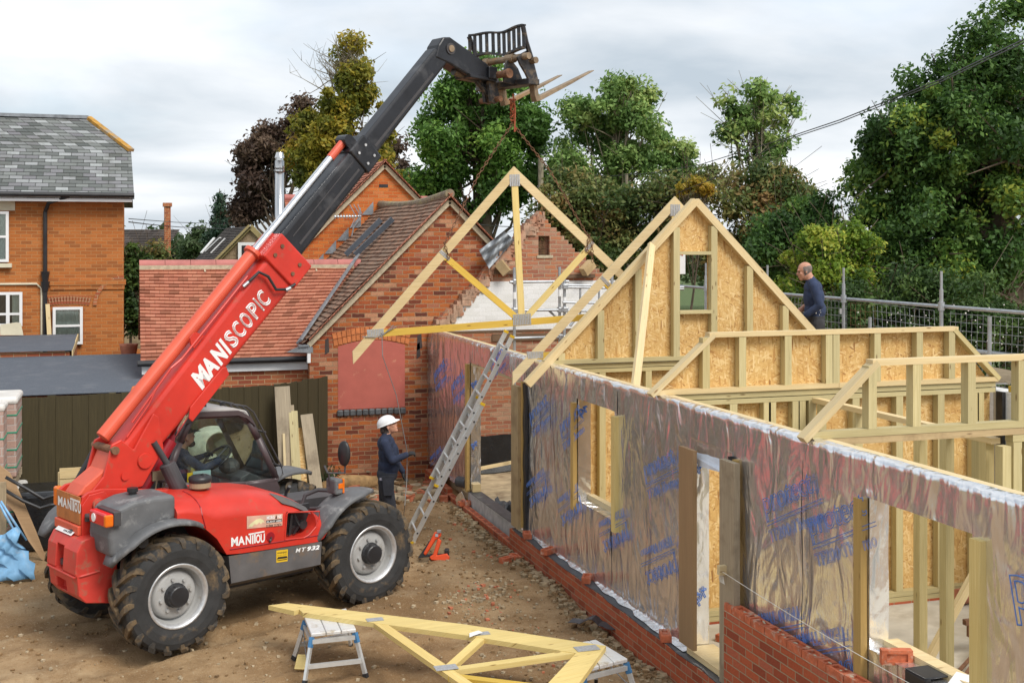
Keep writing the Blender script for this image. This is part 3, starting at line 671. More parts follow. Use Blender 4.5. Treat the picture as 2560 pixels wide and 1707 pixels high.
# membrane: cloth grid, folds hang from the top edge and pull at the openings
def fold(y, z):
    a = vnoise(np.array([y * 1.0]), np.array([z * 0.22]), 0.26, 11)[0] * 0.026
    b = vnoise(np.array([y + 0.5 * z]), np.array([z * 0.5]), 0.55, 12)[0] * 0.038
    c = vnoise(np.array([y * 1.3 - 0.9 * z]), np.array([z * 1.1 + y * .3]), 0.13, 13)[0] * 0.006
    top = math.exp(-((ZT - z) / 0.35) ** 2)
    e = vnoise(np.array([y]), np.array([0.0]), 0.09, 14)[0] * 0.022 * top
    bot = 1.0 if z > 0.6 else max(0.25, (z - 0.2) / 0.4)
    f_ = 1.0
    for a0, b0, z0, z1 in OPEN:
        if a0 - 0.12 < y < b0 + 0.12 and z0 - .12 < z < z1 + .12: f_ = 0.45
    return (a + b + c) * bot * f_ + e
yl = sorted(set([round(v, 3) for v in np.arange(Y0, Y1, 0.045)] + [Y1] + [v for o in OPEN for v in o[:2]]))
zl = sorted(set([round(v, 3) for v in np.arange(ZB, ZT - 0.02, 0.05)] + [ZT - 0.012] + [v for o in OPEN for v in o[2:] if v > ZB]))
m = MB(); idx = {}
def gp(i, j):
    if (i, j) not in idx:
        y, z = yl[i], zl[j]; idx[i, j] = len(m.v); m.v.append(Vector((FX - max(0.0, 0.012 + fold(y, z)), y, z)))
    return idx[i, j]
for i in range(len(yl) - 1):
    for j in range(len(zl) - 1):
        yc, zc = (yl[i] + yl[i + 1]) / 2, (zl[j] + zl[j + 1]) / 2
        if any(a < yc < b and z0 < zc < z1 for a, b, z0, z1 in OPEN): continue
        m.f.append([gp(i, j), gp(i, j + 1), gp(i + 1, j + 1), gp(i + 1, j)]); m.uv.append(None); m.mi.append(0)
# rolled over the head plate, and turned out at the foot
J = len(zl) - 1; nt_ = len(yl)
for i in range(len(yl) - 1):
    a, b = gp(i, J), gp(i + 1, J)
    ra, rb = [a], [b]
    for (dx_, dz_) in ((0.006, 0.010), (0.022, 0.018), (0.06, 0.020)):
        for L, q in ((ra, i), (rb, i + 1)):
            key = ('t', q, dx_)
            if key not in idx:
                idx[key] = len(m.v); wv = 0.010 * vnoise(np.array([yl[q] * 1.0]), np.array([0.3]), 0.12, 15)[0]
                m.v.append(Vector((FX + dx_ + wv * (dx_ > .05) * 2, yl[q], ZT - 0.012 + dz_ + wv * 0.4)))
            L.append(idx[key])
    for k in range(3): m.f.append([ra[k], ra[k + 1], rb[k + 1], rb[k]]); m.uv.append(None); m.mi.append(0)
for i in range(len(yl) - 1):
    yc = (yl[i] + yl[i + 1]) / 2
    if any(a < yc < b and z0 < 0.32 for a, b, z0, z1 in OPEN): continue
    L = [gp(i, 0)]; R_ = [gp(i + 1, 0)]
    for (dx_, z) in ((0.025, 0.304), (0.075, 0.296)):
        for LL, q in ((L, i), (R_, i + 1)):
            key = ('b', q, dx_)
            if key not in idx:
                idx[key] = len(m.v); wv = vnoise(np.array([yl[q]]), np.array([0.7]), 0.22, 16)[0]
                m.v.append(Vector((FX - dx_ * (1.0 + 1.3 * wv), yl[q], z + 0.004 * wv)))
            LL.append(idx[key])
    for k in range(2): m.f.append([R_[k], R_[k + 1], L[k + 1], L[k]]); m.uv.append(None); m.mi.append(0)
foil = m.build("foil_membrane", FOIL, fw, smooth=True)
m = MB()                                                          # foil returned into the reveals
for (a, b, z0, z1), low in zip(OPEN, (1.0, 0.35, 0.3, 0.35)):
    N = 14
    for k in range(N):
        za, zb = z0 + (z1 - z0) * k / N, z0 + (z1 - z0) * (k + 1) / N
        wob = lambda z: 0.004 * math.sin(z * 9 + a)
        m.face([(FX + 0.0, b - 0.003, za), (5.262, b - 0.003 - wob(za), za), (5.262, b - 0.003 - wob(zb), zb), (FX, b - 0.003, zb)])
    if z0 > 0.5:
        for k in range(10):
            ya, yb = a + (b - a) * k / 10, a + (b - a) * (k + 1) / 10
            m.face([(FX - 0.01, ya, z0), (FX - 0.01, yb, z0), (5.22, yb, z0 + 0.004), (5.22, ya, z0 + 0.004)])
split(m.build("foil_reveal", FOIL, fw, smooth=True, recalc=True), .02)
m = MB()                                                          # timber linings at the heads and window sills
m.box((5.10, 15.42, 2.245), (5.25, 18.05, 2.283)); m.box((5.222, 12.2, 1.10), (5.30, 13.35, 1.16)); m.box((5.222, 6.34, 1.233), (5.34, 7.47, 1.275))
split(m.build("sill_plate", T_NEW, fw))
m = MB()
for y, z0, z1, w_ in ((18.12, 0.27, 2.26, 0.12), (13.41, 0.98, 2.25, 0.10), (7.53, 0.62, 2.30, 0.11), (15.33, 0.33, 2.29, 0.07), (9.39, 0.95, 2.26, 0.06)):
    m.beam((5.065, y, z0), (5.065, y, z1), 0.055, w_ * 0.85, up=(0, 1, 0))
split(m.build("edge_batten", T_BAT, fw))
m = MB()
for y, z0, z1, w_ in ((12.14, 1.0, 2.26, 0.11), (6.26, 0.5, 2.30, 0.12)): m.beam((5.065, y, z0), (5.065, y, z1), 0.055, w_ * 0.85, up=(0, 1, 0))
split(m.build("edge_batten", T_PALEY, fw))
m = MB(); m.box((5.06, 18.15, 0.235), (5.24, 18.42, 0.275)); m.box((5.11, 17.96, 0.28), (5.24, 18.04, 0.40)); split(m.build("sole_block", T_NEW, fw))
m = MB()
for y, z0, z1, w_ in ((15.245, 0.30, 2.27, 0.10), (9.47, 0.92, 2.27, 0.075)):
    N = 18; pts = []
    for k in range(N):
        za, zb = z0 + (z1 - z0) * k / N, z0 + (z1 - z0) * (k + 1) / N
        xa, xb = 5.05 + .006 * math.sin(k * 1.3), 5.05 + .006 * math.sin(k * 1.3 + 1.3)
        m.face([(xa, y - w_ / 2, za), (xa, y + w_ / 2, za), (xb, y + w_ / 2, zb), (xb, y - w_ / 2, zb)][::-1])
        m.face([(xa, y + w_ / 2, za), (5.085, y + w_ / 2, za), (5.085, y + w_ / 2, zb), (xb, y + w_ / 2, zb)])
        m.face([(xa, y - w_ / 2, za), (5.085, y - w_ / 2, za), (5.085, y - w_ / 2, zb), (xb, y - w_ / 2, zb)][::-1])
split(m.build("damp_strip", BLACKP, fw))
# torn seams with dark backing showing
m = MB()
for ys_, zz_, w_ in ((12.05, [(2.28, .01), (2.36, .035), (2.45, .03), (2.54, .012)], 1), (12.22, [(0.34, .006), (0.5, .014), (0.65, .012), (0.72, .02), (0.83, .055), (0.95, .06), (1.06, .02)], 1),
                    (8.30, [(0.95, .006), (1.2, .014), (1.5, .008), (1.8, .018), (2.1, .014), (2.45, .006)], 1), (15.25, [(2.2, .01), (2.3, .03), (2.42, .012)], 1)):
    L = [(FX - 0.046, ys_ - w2 / 2 + 0.012 * math.sin(z * 7), z) for z, w2 in zz_]; R_ = [(FX - 0.046, ys_ + w2 / 2 + 0.012 * math.sin(z * 7), z) for z, w2 in zz_]
    for k in range(len(L) - 1): m.face([R_[k], L[k], L[k + 1], R_[k + 1]])
split(m.build("torn_seam", BLACKP, fw))
# printed maker's words: outline letters running along the sheet, some sheets hung upside down
m = MB()
def fx(y): return FX - 0.05
def ink(px, py, wpx_deg, size, flip, sub=True):
    q = P(px, py, x=FX - 0.048); a = rad(wpx_deg)
    ax = Vector((0, -math.cos(a), math.sin(a))); ay = Vector((0, math.sin(a), math.cos(a)))
    if flip: ax, ay = -ax, -ay
    m.text("protect", q, ax, ay, size=size, outline=0.0125)
    n = 3.35 * size
    for d_ in (0.26, 0.36):
        p0 = q - ay * size * d_; m.beam(p0, p0 + ax * n, 0.005, 0.003, up=(1, 0, 0))
    if sub: m.text("TF200 Thermo", q - ay * size * 0.86, ax, ay, size=size * 0.52, outline=0.014)
for px, py, dg, sz, fl in ((1912, 1285, 24, 0.27, 0), (2026, 1340, 24, 0.27, 0), (1612, 1195, 22, 0.25, 0), (1086, 950, 24, 0.26, 0), (1130, 980, 24, 0.26, 0), (1326, 1055, 26, 0.25, 0), (1402, 1085, 26, 0.25, 0),
                           (1366, 1208, 26, 0.25, 1), (1452, 1250, 26, 0.25, 1), (1568, 1318, 24, 0.25, 1), (1690, 1395, 24, 0.26, 1), (2013, 1590, 22, 0.27, 1), (2130, 1648, 22, 0.27, 1), (1105, 1145, 24, 0.26, 1), (1228, 920, 24, .22, 0)):
    ink(px, py, dg, sz, fl)
q = P(2530, 1510, x=FX - 0.05)
m.text("protect", q + Vector((0, 0, -0.02)), (0, -0.97, 0.24), (0, 0.24, 0.97), size=0.42, outline=0.012)
ROOT_FW = fw
m.build("printed_lettering", BLUE_INK, fw)
m = MB()
for px, pz, s_ in ((1468, 2.1, 0.34), (1752, 0.75, 0.4), (1752, 2.0, 0.4), (1193, 1.9, 0.3), (1193, 0.95, 0.3)):
    y = {1468: 13.345, 1752: 10.285, 1193: 18.035}[px]
    m.text("pr", (5.12, y - 0.008, pz), (0.88, 0, 0.47), (-0.47, 0, 0.88), size=s_ * 0.42, outline=0.03)
m.build("printed_lettering", BLUE_INK, fw)

# torn silver flap at the far end of the plinth and the foil edge on the barn corner
m = MB()
e = P(1150, 1235, x=4.92)
pts = [(0, 0), (0.10, 0.05), (0.16, -0.12), (0.08, -0.30), (-0.06, -0.26), (-0.14, -0.36), (-0.12, -0.1)]
m.prism(pts, (4.90, e.y, 0.26), (0.35, -0.93, 0), (-0.25, 0, 0.97), 0.006)
m.build("foil_flap", FOIL, fw)
m = MB(); N = 30
for k in range(N):
    z0, z1 = 0.32 + 2.28 * k / N, 0.32 + 2.28 * (k + 1) / N
    f0, f1 = 0.05 * math.sin(k * .9) + .02 * math.sin(k * 2.7), 0.05 * math.sin((k + 1) * .9) + .02 * math.sin((k + 1) * 2.7)
    m.face([(5.05 + f0 * .3, 20.66 + f0 * .3, z0), (5.10, 20.52, z0), (5.10, 20.52, z1), (5.05 + f1 * .3, 20.66 + f1 * .3, z1)][::-1])
    m.face([(5.05 + f0 * .3, 20.66 + f0 * .3, z0), (5.05 + f1 * .3, 20.66 + f1 * .3, z1), (5.09, 20.70, z1), (5.09, 20.70, z0)][::-1])
m.build("foil_edge", FOIL, fw, smooth=True, recalc=True)

# white flap of membrane over the narrow doorway
m = MB()
q0, q1, q2, q3 = P(1744, 1128, x=5.085), P(1810, 1150, x=5.085), P(1810, 1183, x=5.03), P(1748, 1165, x=5.04)
m.face([q0, q1, (5.06, q1.y, q1.z - .06), (5.055, q0.y, q0.z - .05)]); m.face([(5.055, q0.y, q0.z - .05), (5.06, q1.y, q1.z - .06), q2, q3])
m.build("loose_flap", plain("pale_membrane_back", (0.66, 0.72, 0.80), 0.4, 0.2), fw)
# boards standing at the doorways
def board(name, label, cat, y, w, z0, z1, x, th, mat, lean=0.0, group=None):
    m = MB(); m.beam((x, y, z0), (x + lean, y, z1), th, w, up=(0, 1, 0))
    o = m.build(name, mat); return tag(o, label, cat, group)
board("scaffold_board", "grimy upright scaffold board with an orange stain, beside the doorway behind the ladder", "board", 15.50, 0.30, 0.30, 2.22, 5.02, 0.05, T_PLANK)
board("wide_board", "wide brown upright board on the left side of the narrow doorway", "board", P(1723, 1400, x=5.0).y, 0.30, P(1720, 1617, x=4.97).z, 2.235, 4.985, 0.04, T_PLY)
board("scaffold_board", "grey weathered upright board with dark smudges behind the knee high brick wall", "board", P(1824, 1300, x=5.0).y, 0.265, 0.29, 2.25, 5.0, 0.06, T_OLD)
m = MB(); m.box((5.02, 9.60, 0.292), (5.3, 10.28, 0.345)); tag(m.build("timber_threshold", T_NEW), "pale timber threshold lying on foil at the foot of the narrow doorway", "timber")
m = MB()
a_, b_ = P(1805, 1428, x=4.93), P(2300, 1722, x=4.93)
N = 8; m.tube([a_.lerp(b_, k / N) - Vector((0, 0, 0.02 * math.sin(math.pi * k / N))) for k in range(N + 1)], 0.0025, 5)
for k in range(5): m.tube([a_, a_ + Vector((-0.02 + .01 * k, .02, -.05)), a_ + Vector((0.0, 0.04 - .02 * k, -.10))], 0.003, 4)
tag(m.build("string_line", plain("white_cord", (0.8, 0.78, 0.7), 0.8)), "white bricklayer's string line stretched above the knee high brick wall", "string line")
m = MB(); m.box((4.90, a_.y - 0.01, a_.z - 0.03), (5.0, a_.y + 0.035, a_.z + 0.05)); tag(m.build("wood_peg", T_NEW), "small wooden block holding the string line on the weathered board", "block")
# dpc roll on the sill, crumpled sheet in the doorway
m = MB(); q = P(1160, 1222, x=5.08); m.cyl((5.0, q.y + .05, 0.37), (5.10, q.y - .12, 0.37), 0.085, n=16); m.cyl((5.0, q.y + .052, 0.37), (4.998, q.y + .055, 0.37), 0.03, n=10)
tag(m.build("sheet_roll", DPC), "small roll of black damp proof sheet on the plinth by the doorway post", "roll")
m = MB(); rs = np.random.RandomState(3); gz_ = rs.rand(9, 13)
for i in range(8):
    for j in range(12):
        g = lambda a, b: (5.30 + .055 * a + .05 * gz_[a, b], 16.3 + .10 * b + .07 * gz_[8 - a, b], .18 + .16 * gz_[a, b] ** 2)
        m.face([g(i, j), g(i + 1, j), g(i + 1, j + 1), g(i, j + 1)])
tag(m.build("crumpled_sheet", DPC, recalc=True), "crumpled dark plastic sheet on the earth floor inside the doorway", "plastic sheet")
m = MB()
for k in range(10):
    x0, x1 = 5.3 + k * .36, 5.3 + (k + 1) * .36
    z = lambda x: 0.80 - 0.06 * (x - 5.3) + .03 * math.sin(x * 5)
    m.face([(x0, 20.30, 0.20), (x1, 20.30, 0.20), (x1, 20.42, z(x1)), (x0, 20.42, z(x0))]); m.face([(x0, 19.9 + .1 * math.sin(x0 * 4), 0.19), (x1, 19.9 + .1 * math.sin(x1 * 4), 0.19), (x1, 20.30, .22), (x0, 20.30, .22)])
tag(m.build("polythene_sheet", POLY, smooth=True, recalc=True), "black polythene sheet turned up against the old brick wall inside the doorway", "plastic sheet")
m = MB(); m.beam((5.4, 19.75, 0.25), (7.2, 20.1, 0.40), 0.06, 0.05); tag(m.build("timber_batten", T_NEW), "pale timber batten lying at the foot of the black polythene", "timber")

# black strap wrapped over the sill and paper
m = MB(); y = P(2290, 1690, x=5.05).y
m.box((5.04, y - .11, 0.85), (5.088, y + .11, 1.25)); m.box((5.04, y - .11, 1.25), (5.235, y + .11, 1.262)); tag(m.build("sill_strip", BLACKP, bevel=0.012), "shiny black plastic strip folded over the silver window sill", "plastic strip")
m = MB(); q = P(2385, 1690, x=5.15); m.prism([(0, 0), (.21, 0), (.21, .28), (0, .28)], q + Vector((-.05, .05, -.1)), (0.3, -0.7, 0.0), (.55, .2, .3), .002); tag(m.build("paper_sheet", plain("white_paper", (.8, .8, .8), .8)), "sheet of white paper propped on the silver window sill", "paper")

# ---------------------------------------------------------------- upper spandrel panels, trusses and inner walls
def rafter(m, x0, z0, x1, z1, y, w_, th): m.beam((x0, y, z0), (x1, y, z1), th, w_, up=(-(z1 - z0), 0, x1 - x0))
def studs(parent, xs_, y, zf, mat, w_=0.09, th=0.09):
    for x in xs_:
        z0, z1 = zf(x); m = MB(); m.beam((x, y, z0), (x, y, z1), w_, th, up=(0, 1, 0)); m.build("stud", mat, parent)
# gable panel: apex over the middle, 45 degree rafters
GY_ = 14.38; AX, AZ, SL = 7.14, 4.775, 1.0
gp_ = thing("gable_panel", "tall triangular timber gable with strand board infill and a small window opening", "gable frame", (AX, GY_, 2.615))
gz = lambda x, off=0.0: AZ - abs(x - AX) * SL - off
m = MB(); rafter(m, AX, AZ - .068, 4.80, gz(4.80) - .068, GY_, 0.095, 0.108); m.build("rafter", T_NEW, gp_)
m = MB(); rafter(m, AX + 0.002, AZ - .07, 9.48, gz(9.48) - .068, GY_, 0.095, 0.104); m.build("rafter", T_NEW, gp_)
m = MB(); m.beam((5.02, GY_, 2.64), (9.26, GY_, 2.64), 0.10, 0.05); m.build("bottom_plate", T_TRT, gp_)
wx0, wx1 = XY(1701, 14.33), XY(1777, 14.33); wz0, wz1 = P(1740, 776, y=14.33).z, P(1740, 637, y=14.33).z
yb = GY_ + 0.051
m = MB()
def slab(m, poly, y, th=0.011): m.prism(poly, (0, y, 0), (1, 0, 0), (0, 0, 1), -th)
slab(m, [(5.2, 2.66), (wx0, 2.66), (wx0, gz(wx0, .13)), (5.2, gz(5.2, .13))], yb); slab(m, [(wx1, 2.66), (9.08, 2.66), (9.08, gz(9.08, .13)), (wx1, gz(wx1, .13))], yb)
slab(m, [(wx0, 2.66), (wx1, 2.66), (wx1, wz0), (wx0, wz0)], yb); slab(m, [(wx0, wz1), (wx1, wz1), (wx1, gz(wx1, .13)), (AX, gz(AX, .13)), (wx0, gz(wx0, .13))], yb)
m.build("strand_board", OSB, gp_)
sx = [XY(px, 14.33) for px in (1405, 1503, 1597, 1692.5, 1786.5, 1876, 1965)]
studs(gp_, sx, GY_, lambda x: (2.665, gz(x, .135)), T_TRT)
m = MB(); m.beam((sx[3] + .045, GY_, wz1 + .022), (sx[4] - .045, GY_, wz1 + .022), 0.094, 0.044); m.beam((sx[3] + .045, GY_, wz0 - .022), (sx[4] - .045, GY_, wz0 - .022), 0.10, 0.044); split(m.build("window_trimmer", T_TRT, gp_))

# trussed rafters (one fixed behind the gable, one hanging from the forks)
def nailplate(m, x, z, w_, h_, y, a=0.0):
    ca, sa = math.cos(a), math.sin(a)
    for s_ in (-1, 1):
        n = int(w_ / .022)
        for k in range(n):
            u0 = -w_ / 2 + k * w_ / n; q = [(u0 + .002, -h_ / 2), (u0 + w_ / n - .004, -h_ / 2), (u0 + w_ / n - .004, h_ / 2), (u0 + .002, h_ / 2)]
            pts = [Vector((x + a_ * ca - b_ * sa, y + s_ * .0195, z + a_ * sa + b_ * ca)) for a_, b_ in q]
            m.add(pts + [p + Vector((0, s_ * .0025, 0)) for p in pts], [(0, 1, 2, 3), (7, 6, 5, 4), (0, 1, 5, 4), (1, 2, 6, 5), (2, 3, 7, 6), (3, 0, 4, 7)])
def make_truss(label, M4, group):
    t = thing("roof_truss", label, "roof truss", tuple(M4.translation), 0, group)
    def put(name, mat, fn):
        m = MB(); fn(m); m.v = [M4 @ v for v in m.v]; return m.build(name, mat, t)
    H_ = 2.17; d = .115
    # rafters with plumb cut tails
    for s_ in (-1, 1):
        k = d * math.sqrt(2) / 2
        poly = [(0, H_), (0, H_ - 2 * k), (s_ * 2.335, H_ - 2.335 - 2 * k), (s_ * 2.335, H_ - 2.335)]
        put("rafter", T_NEW, lambda m: m.prism(poly, (0, 0.0175, 0), (1, 0, 0), (0, 0, 1), 0.035))
    put("bottom_chord", T_YEL, lambda m: m.beam((-2.04, 0, .045), (2.04, 0, .045), .031, .09))
    put("king_post", T_PALEY, lambda m: m.beam((0, 0, .09), (0, 0, H_ - .16), .029, .09, up=(1, 0, 0)))
    for s_ in (-1, 1):
        put("web", T_YEL if s_ < 0 else T_PALEY, lambda m: m.beam((s_ * .07, 0, .11), (s_ * 1.05, 0, H_ - 1.05 - .10), .033, .085, up=(-s_, 0, 1)))
    def pl_(m):
        nailplate(m, 0, H_ - .19, .15, .16, 0); nailplate(m, 0, .085, .26, .15, 0)
        for s_ in (-1, 1): nailplate(m, s_ * 1.03, H_ - 1.09 - .06, .05, .17, 0, s_ * -rad(45) + rad(90) * 0); nailplate(m, s_ * 2.02, .06, .22, .09, 0)
    split(put("nail_plate", PLATE, pl_), .02)
    return t
TR_HANG = Matrix.Translation((5.116, 15.542, 3.027)) @ Matrix.Rotation(-0.012, 4, 'Z') @ Matrix.Rotation(-0.0545, 4, 'Y')
make_truss("pale triangular roof truss hanging in the air from rusty chains", TR_HANG, "triangular roof trusses")
make_truss("pale triangular roof truss already fixed just behind the strand board gable", Matrix.Translation((7.13, 14.97, 2.62)), "triangular roof trusses")
# leaning brace
m = MB(); m.beam(P(1588, 968, x=5.28) * 1.0, P(1629, 612, y=14.26), 0.095, 0.045, up=(0, -1, 0)); 
tag(m.build("timber_brace", T_NEW), "pale timber brace leaning from the wall head up to the gable's left rafter", "timber")

# middle spandrel panel
MY = 11.11
mp = thing("spandrel_panel", "long low trapezoid timber panel backed with strand board, between the gable and the open frame", "spandrel panel", (7.1, MY, 2.615))
tx0, tx1, tz = 5.66, 8.69, 3.234
m = MB(); rafter(m, 5.02, 2.615 - .0, tx0 + .06, tz - .020, MY, .05, .108); m.build("rafter", T_NEW, mp)
m = MB(); rafter(m, 9.24, 2.64, tx1 - .05, tz - .03, MY, .05, .106); m.build("rafter", T_TRT, mp)
m = MB(); m.beam((tx0, MY, tz - .024), (tx1, MY, tz - .024), .10, .048); m.build("top_plate", T_NEW, mp)
m = MB(); m.beam((5.06, MY, 2.642), (7.18, MY, 2.642), .098, .05); m.beam((7.184, MY, 2.640), (9.22, MY, 2.640), .098, .05); m.build("bottom_plate", T_NEW, mp)
m = MB(); slab(m, [(5.14, 2.65), (9.14, 2.65), (tx1 - .01, tz - .05), (tx0 + .03, tz - .05)], MY + .052); m.build("strand_board", OSB, mp)
def tr_z(x): return (2.667, min(tz - .05, 2.60 + (x - 5.02) * 0.98, 2.60 + (9.24 - x) * 1.1))
studs(mp, [XY(px, 11.06) for px in (1766.5, 1857.5, 1971.5, 2074, 2092, 2195, 2300.5, 2381)], MY, tr_z, T_TRT, w_=.08)

# open end frame
EY = 8.265
ef = thing("end_frame", "open trapezoid timber frame without boarding, nearest of the three upper frames", "timber frame", (7.1, EY, 2.615))
ex0, ex1, ez = 5.645, 8.68, 3.222
m = MB(); rafter(m, 5.03, 2.61, ex0 + .05, ez - .022, EY, .052, .103); m.build("rafter", T_NEW, ef)
m = MB(); rafter(m, 9.24, 2.64, ex1 - .05, ez - .03, EY, .052, .101); m.build("rafter", T_NEW, ef)
m = MB(); m.beam((ex0, EY, ez - .024), (ex1, EY, ez - .024), .095, .048); m.build("top_plate", T_NEW, ef)
m = MB(); m.beam((5.10, EY, 2.645), (9.22, EY, 2.645), .093, .055); m.build("bottom_plate", T_TRT, ef)
studs(ef, [XY(px, 8.22) for px in (2182, 2292.5, 2430, 2556)] + [7.65, 8.2], EY, lambda x: (2.673, ez - .049), T_TRT, w_=.075)

# lower partition walls
def partition(label, y, x0, x1, xs_, board_x, zt=2.61, zb=.33, brickbase=False):
    t = thing("partition_wall", label, "partition wall", ((x0 + x1) / 2, y, zb))
    m = MB(); m.beam((x0, y, zt - .028), (x1, y, zt - .028), .094, .055); m.build("head_plate", T_TRT, t)
    m = MB(); m.beam((x0, y, zt - .09), (x1, y, zt - .09), .09, .05); m.build("top_rail", T_PLANK if False else T_TRT, t)
    m = MB(); m.beam((x0, y, zb + .028), (x1, y, zb + .028), .094, .055); m.beam((x0, y, zb - .03), (x1, y, zb - .03), .094, .05); m.build("sole_plate", T_TRT, t)
    studs(t, xs_, y, lambda x: (zb + .057, zt - .117), T_TRT, w_=.085)
    if board_x:
        m = MB(); slab(m, [(board_x[0], zb), (board_x[1], zb), (board_x[1], zt - .06), (board_x[0], zt - .06)], y + .05); m.build("strand_board", OSB, t)
    return t
p1 = partition("strand board lined stud wall under the middle trapezoid panel", 11.13, 5.27, 9.2, [XY(px, 11.08) for px in (1672, 1757, 1835, 1919, 1932, 1991, 2006, 2032, 2141, 2250, 2354, 2440, 2453)], (5.27, 9.2))
m = MB(); m.box((5.27, 11.08, .25), (9.2, 11.18, .275)); m.box((5.27, 11.082, .25), (9.2, 11.178, .2745)); m.build("brick_course", B_NEW, p1)
partition("strand board lined stud wall under the tall gable, mostly hidden", 14.42, 5.27, 9.2, [XY(px, 14.4) for px in (1505, 1620, 1740, 1860)], (5.27, 9.2), zt=2.60)
pw = thing("partition_wall", "open stud partition running lengthwise across the room behind the silver window sill", "partition wall", (6.9, 9.7, .25))
m = MB(); m.beam((6.9, 8.31, 2.50), (6.9, 11.06, 2.50), .09, .05); m.build("head_plate", T_NEW, pw)
m = MB(); m.beam((6.9, 7.9, .275), (6.9, 9.55, .275), .09, .05); m.build("sole_plate", T_NEW, pw)
m = MB(); m.beam((6.9, 9.4, 2.08), (6.9, 10.9, 2.08), .09, .05); m.build("door_header", T_NEW, pw)
for px in (2301, 2367, 2448, 2466, 2508):
    y = YX(px, 6.9); m = MB(); m.beam((6.9, y, .30), (6.9, y, 2.475 if y < 9.5 else 2.475), .085, .09, up=(0, 1, 0)); m.build("stud", T_TRT, pw)
for y in (10.3, 10.95):
    m = MB(); m.beam((6.9, y, .25 if y != 10.3 else 2.1), (6.9, y, 2.475), .085, .045, up=(0, 1, 0)); m.build("stud", T_TRT, pw)
pe = thing("partition_wall", "double timber head plate carried on posts beneath the open end frame", "partition wall", (7.1, 8.27, .25))
m = MB(); m.beam((5.27, 8.27, 2.588), (9.2, 8.27, 2.588), .094, .055); m.build("head_plate", T_PLANK, pe)
m = MB(); m.beam((7.0, 8.27, 2.528), (9.2, 8.27, 2.528), .094, .058); m.build("top_rail", T_TRT, pe)
for x in (7.05, 7.16, 7.55, 8.3, 9.1): m = MB(); m.beam((x, 8.27, .25), (x, 8.27, 2.497), .085, .09, up=(0, 1, 0)); m.build("stud", T_TRT, pe)
m = MB(); q0 = P(2312, 1664, z=.27); q1 = P(2437, 1432, x=q0.x + .55); m.beam(q0, q0 + (q1 - q0) * 1.25, .095, .045, up=(0.3, -1, 0)); tag(m.build("timber_brace", T_NEW), "pale raking brace on the concrete floor seen through the window opening", "timber")
# white painted old wall on the right, timber wall plate, strap
ww = thing("white_brick_wall", "old whitewashed brick wall along the right side of the new building", "wall", (9.4, 10, 0))
m = MB(); m.box((9.27, 3.0, -.3), (9.5, 14.2, 2.50)); m.build("brickwork", B_WHITE, ww)
m = MB(); m.beam((9.35, 3.0, 2.535), (9.35, 11.0, 2.535), .10, .065); m.build("wall_plate", T_YEL, ww)
m = MB(); y = YX(2487, 9.26); m.box((9.255, y - .02, .9), (9.262, y + .02, 2.572)); m.box((9.255, y - .02, 2.57), (9.42, y + .02, 2.575)); m.build("steel_strap", GALV, ww)
m = MB(); m.box((9.22, 11.0, .3), (9.262, 11.10, 2.5)); m.build("edge_membrane", BLACKP, ww)
m = MB(); q = P(2440, 1492, z=.30); m.cyl(q + Vector((-.28, -.05, .04)), q + Vector((.7, .15, .04)), .085, n=16); tag(m.build("clay_pipe", PIPEC), "short length of red clay pipe on the concrete floor", "pipe")
m = MB(); q = P(2415, 1590, z=.45); m.box((q.x, q.y, .55), (q.x + .5, q.y + .05, .60)); m.box((q.x + .03, q.y, .44), (q.x + .5, q.y + .03, .55)); m.box((q.x + .4, q.y, .25), (q.x + .44, q.y + .03, .5))
p_ = Vector((q.x + .42, q.y + .02, .52)); a_, b_ = P(2392, 1682, z=.27), P(2400, 1705, z=.27); m.beam(a_, p_, .03, .02); m.beam(b_, p_, .03, .02); m.beam(a_, P(2425, 1707, z=.27), .03, .02)
tag(m.build("steel_stand", RUST), "rusty folding steel stand on the concrete floor behind the foil edge", "stand")
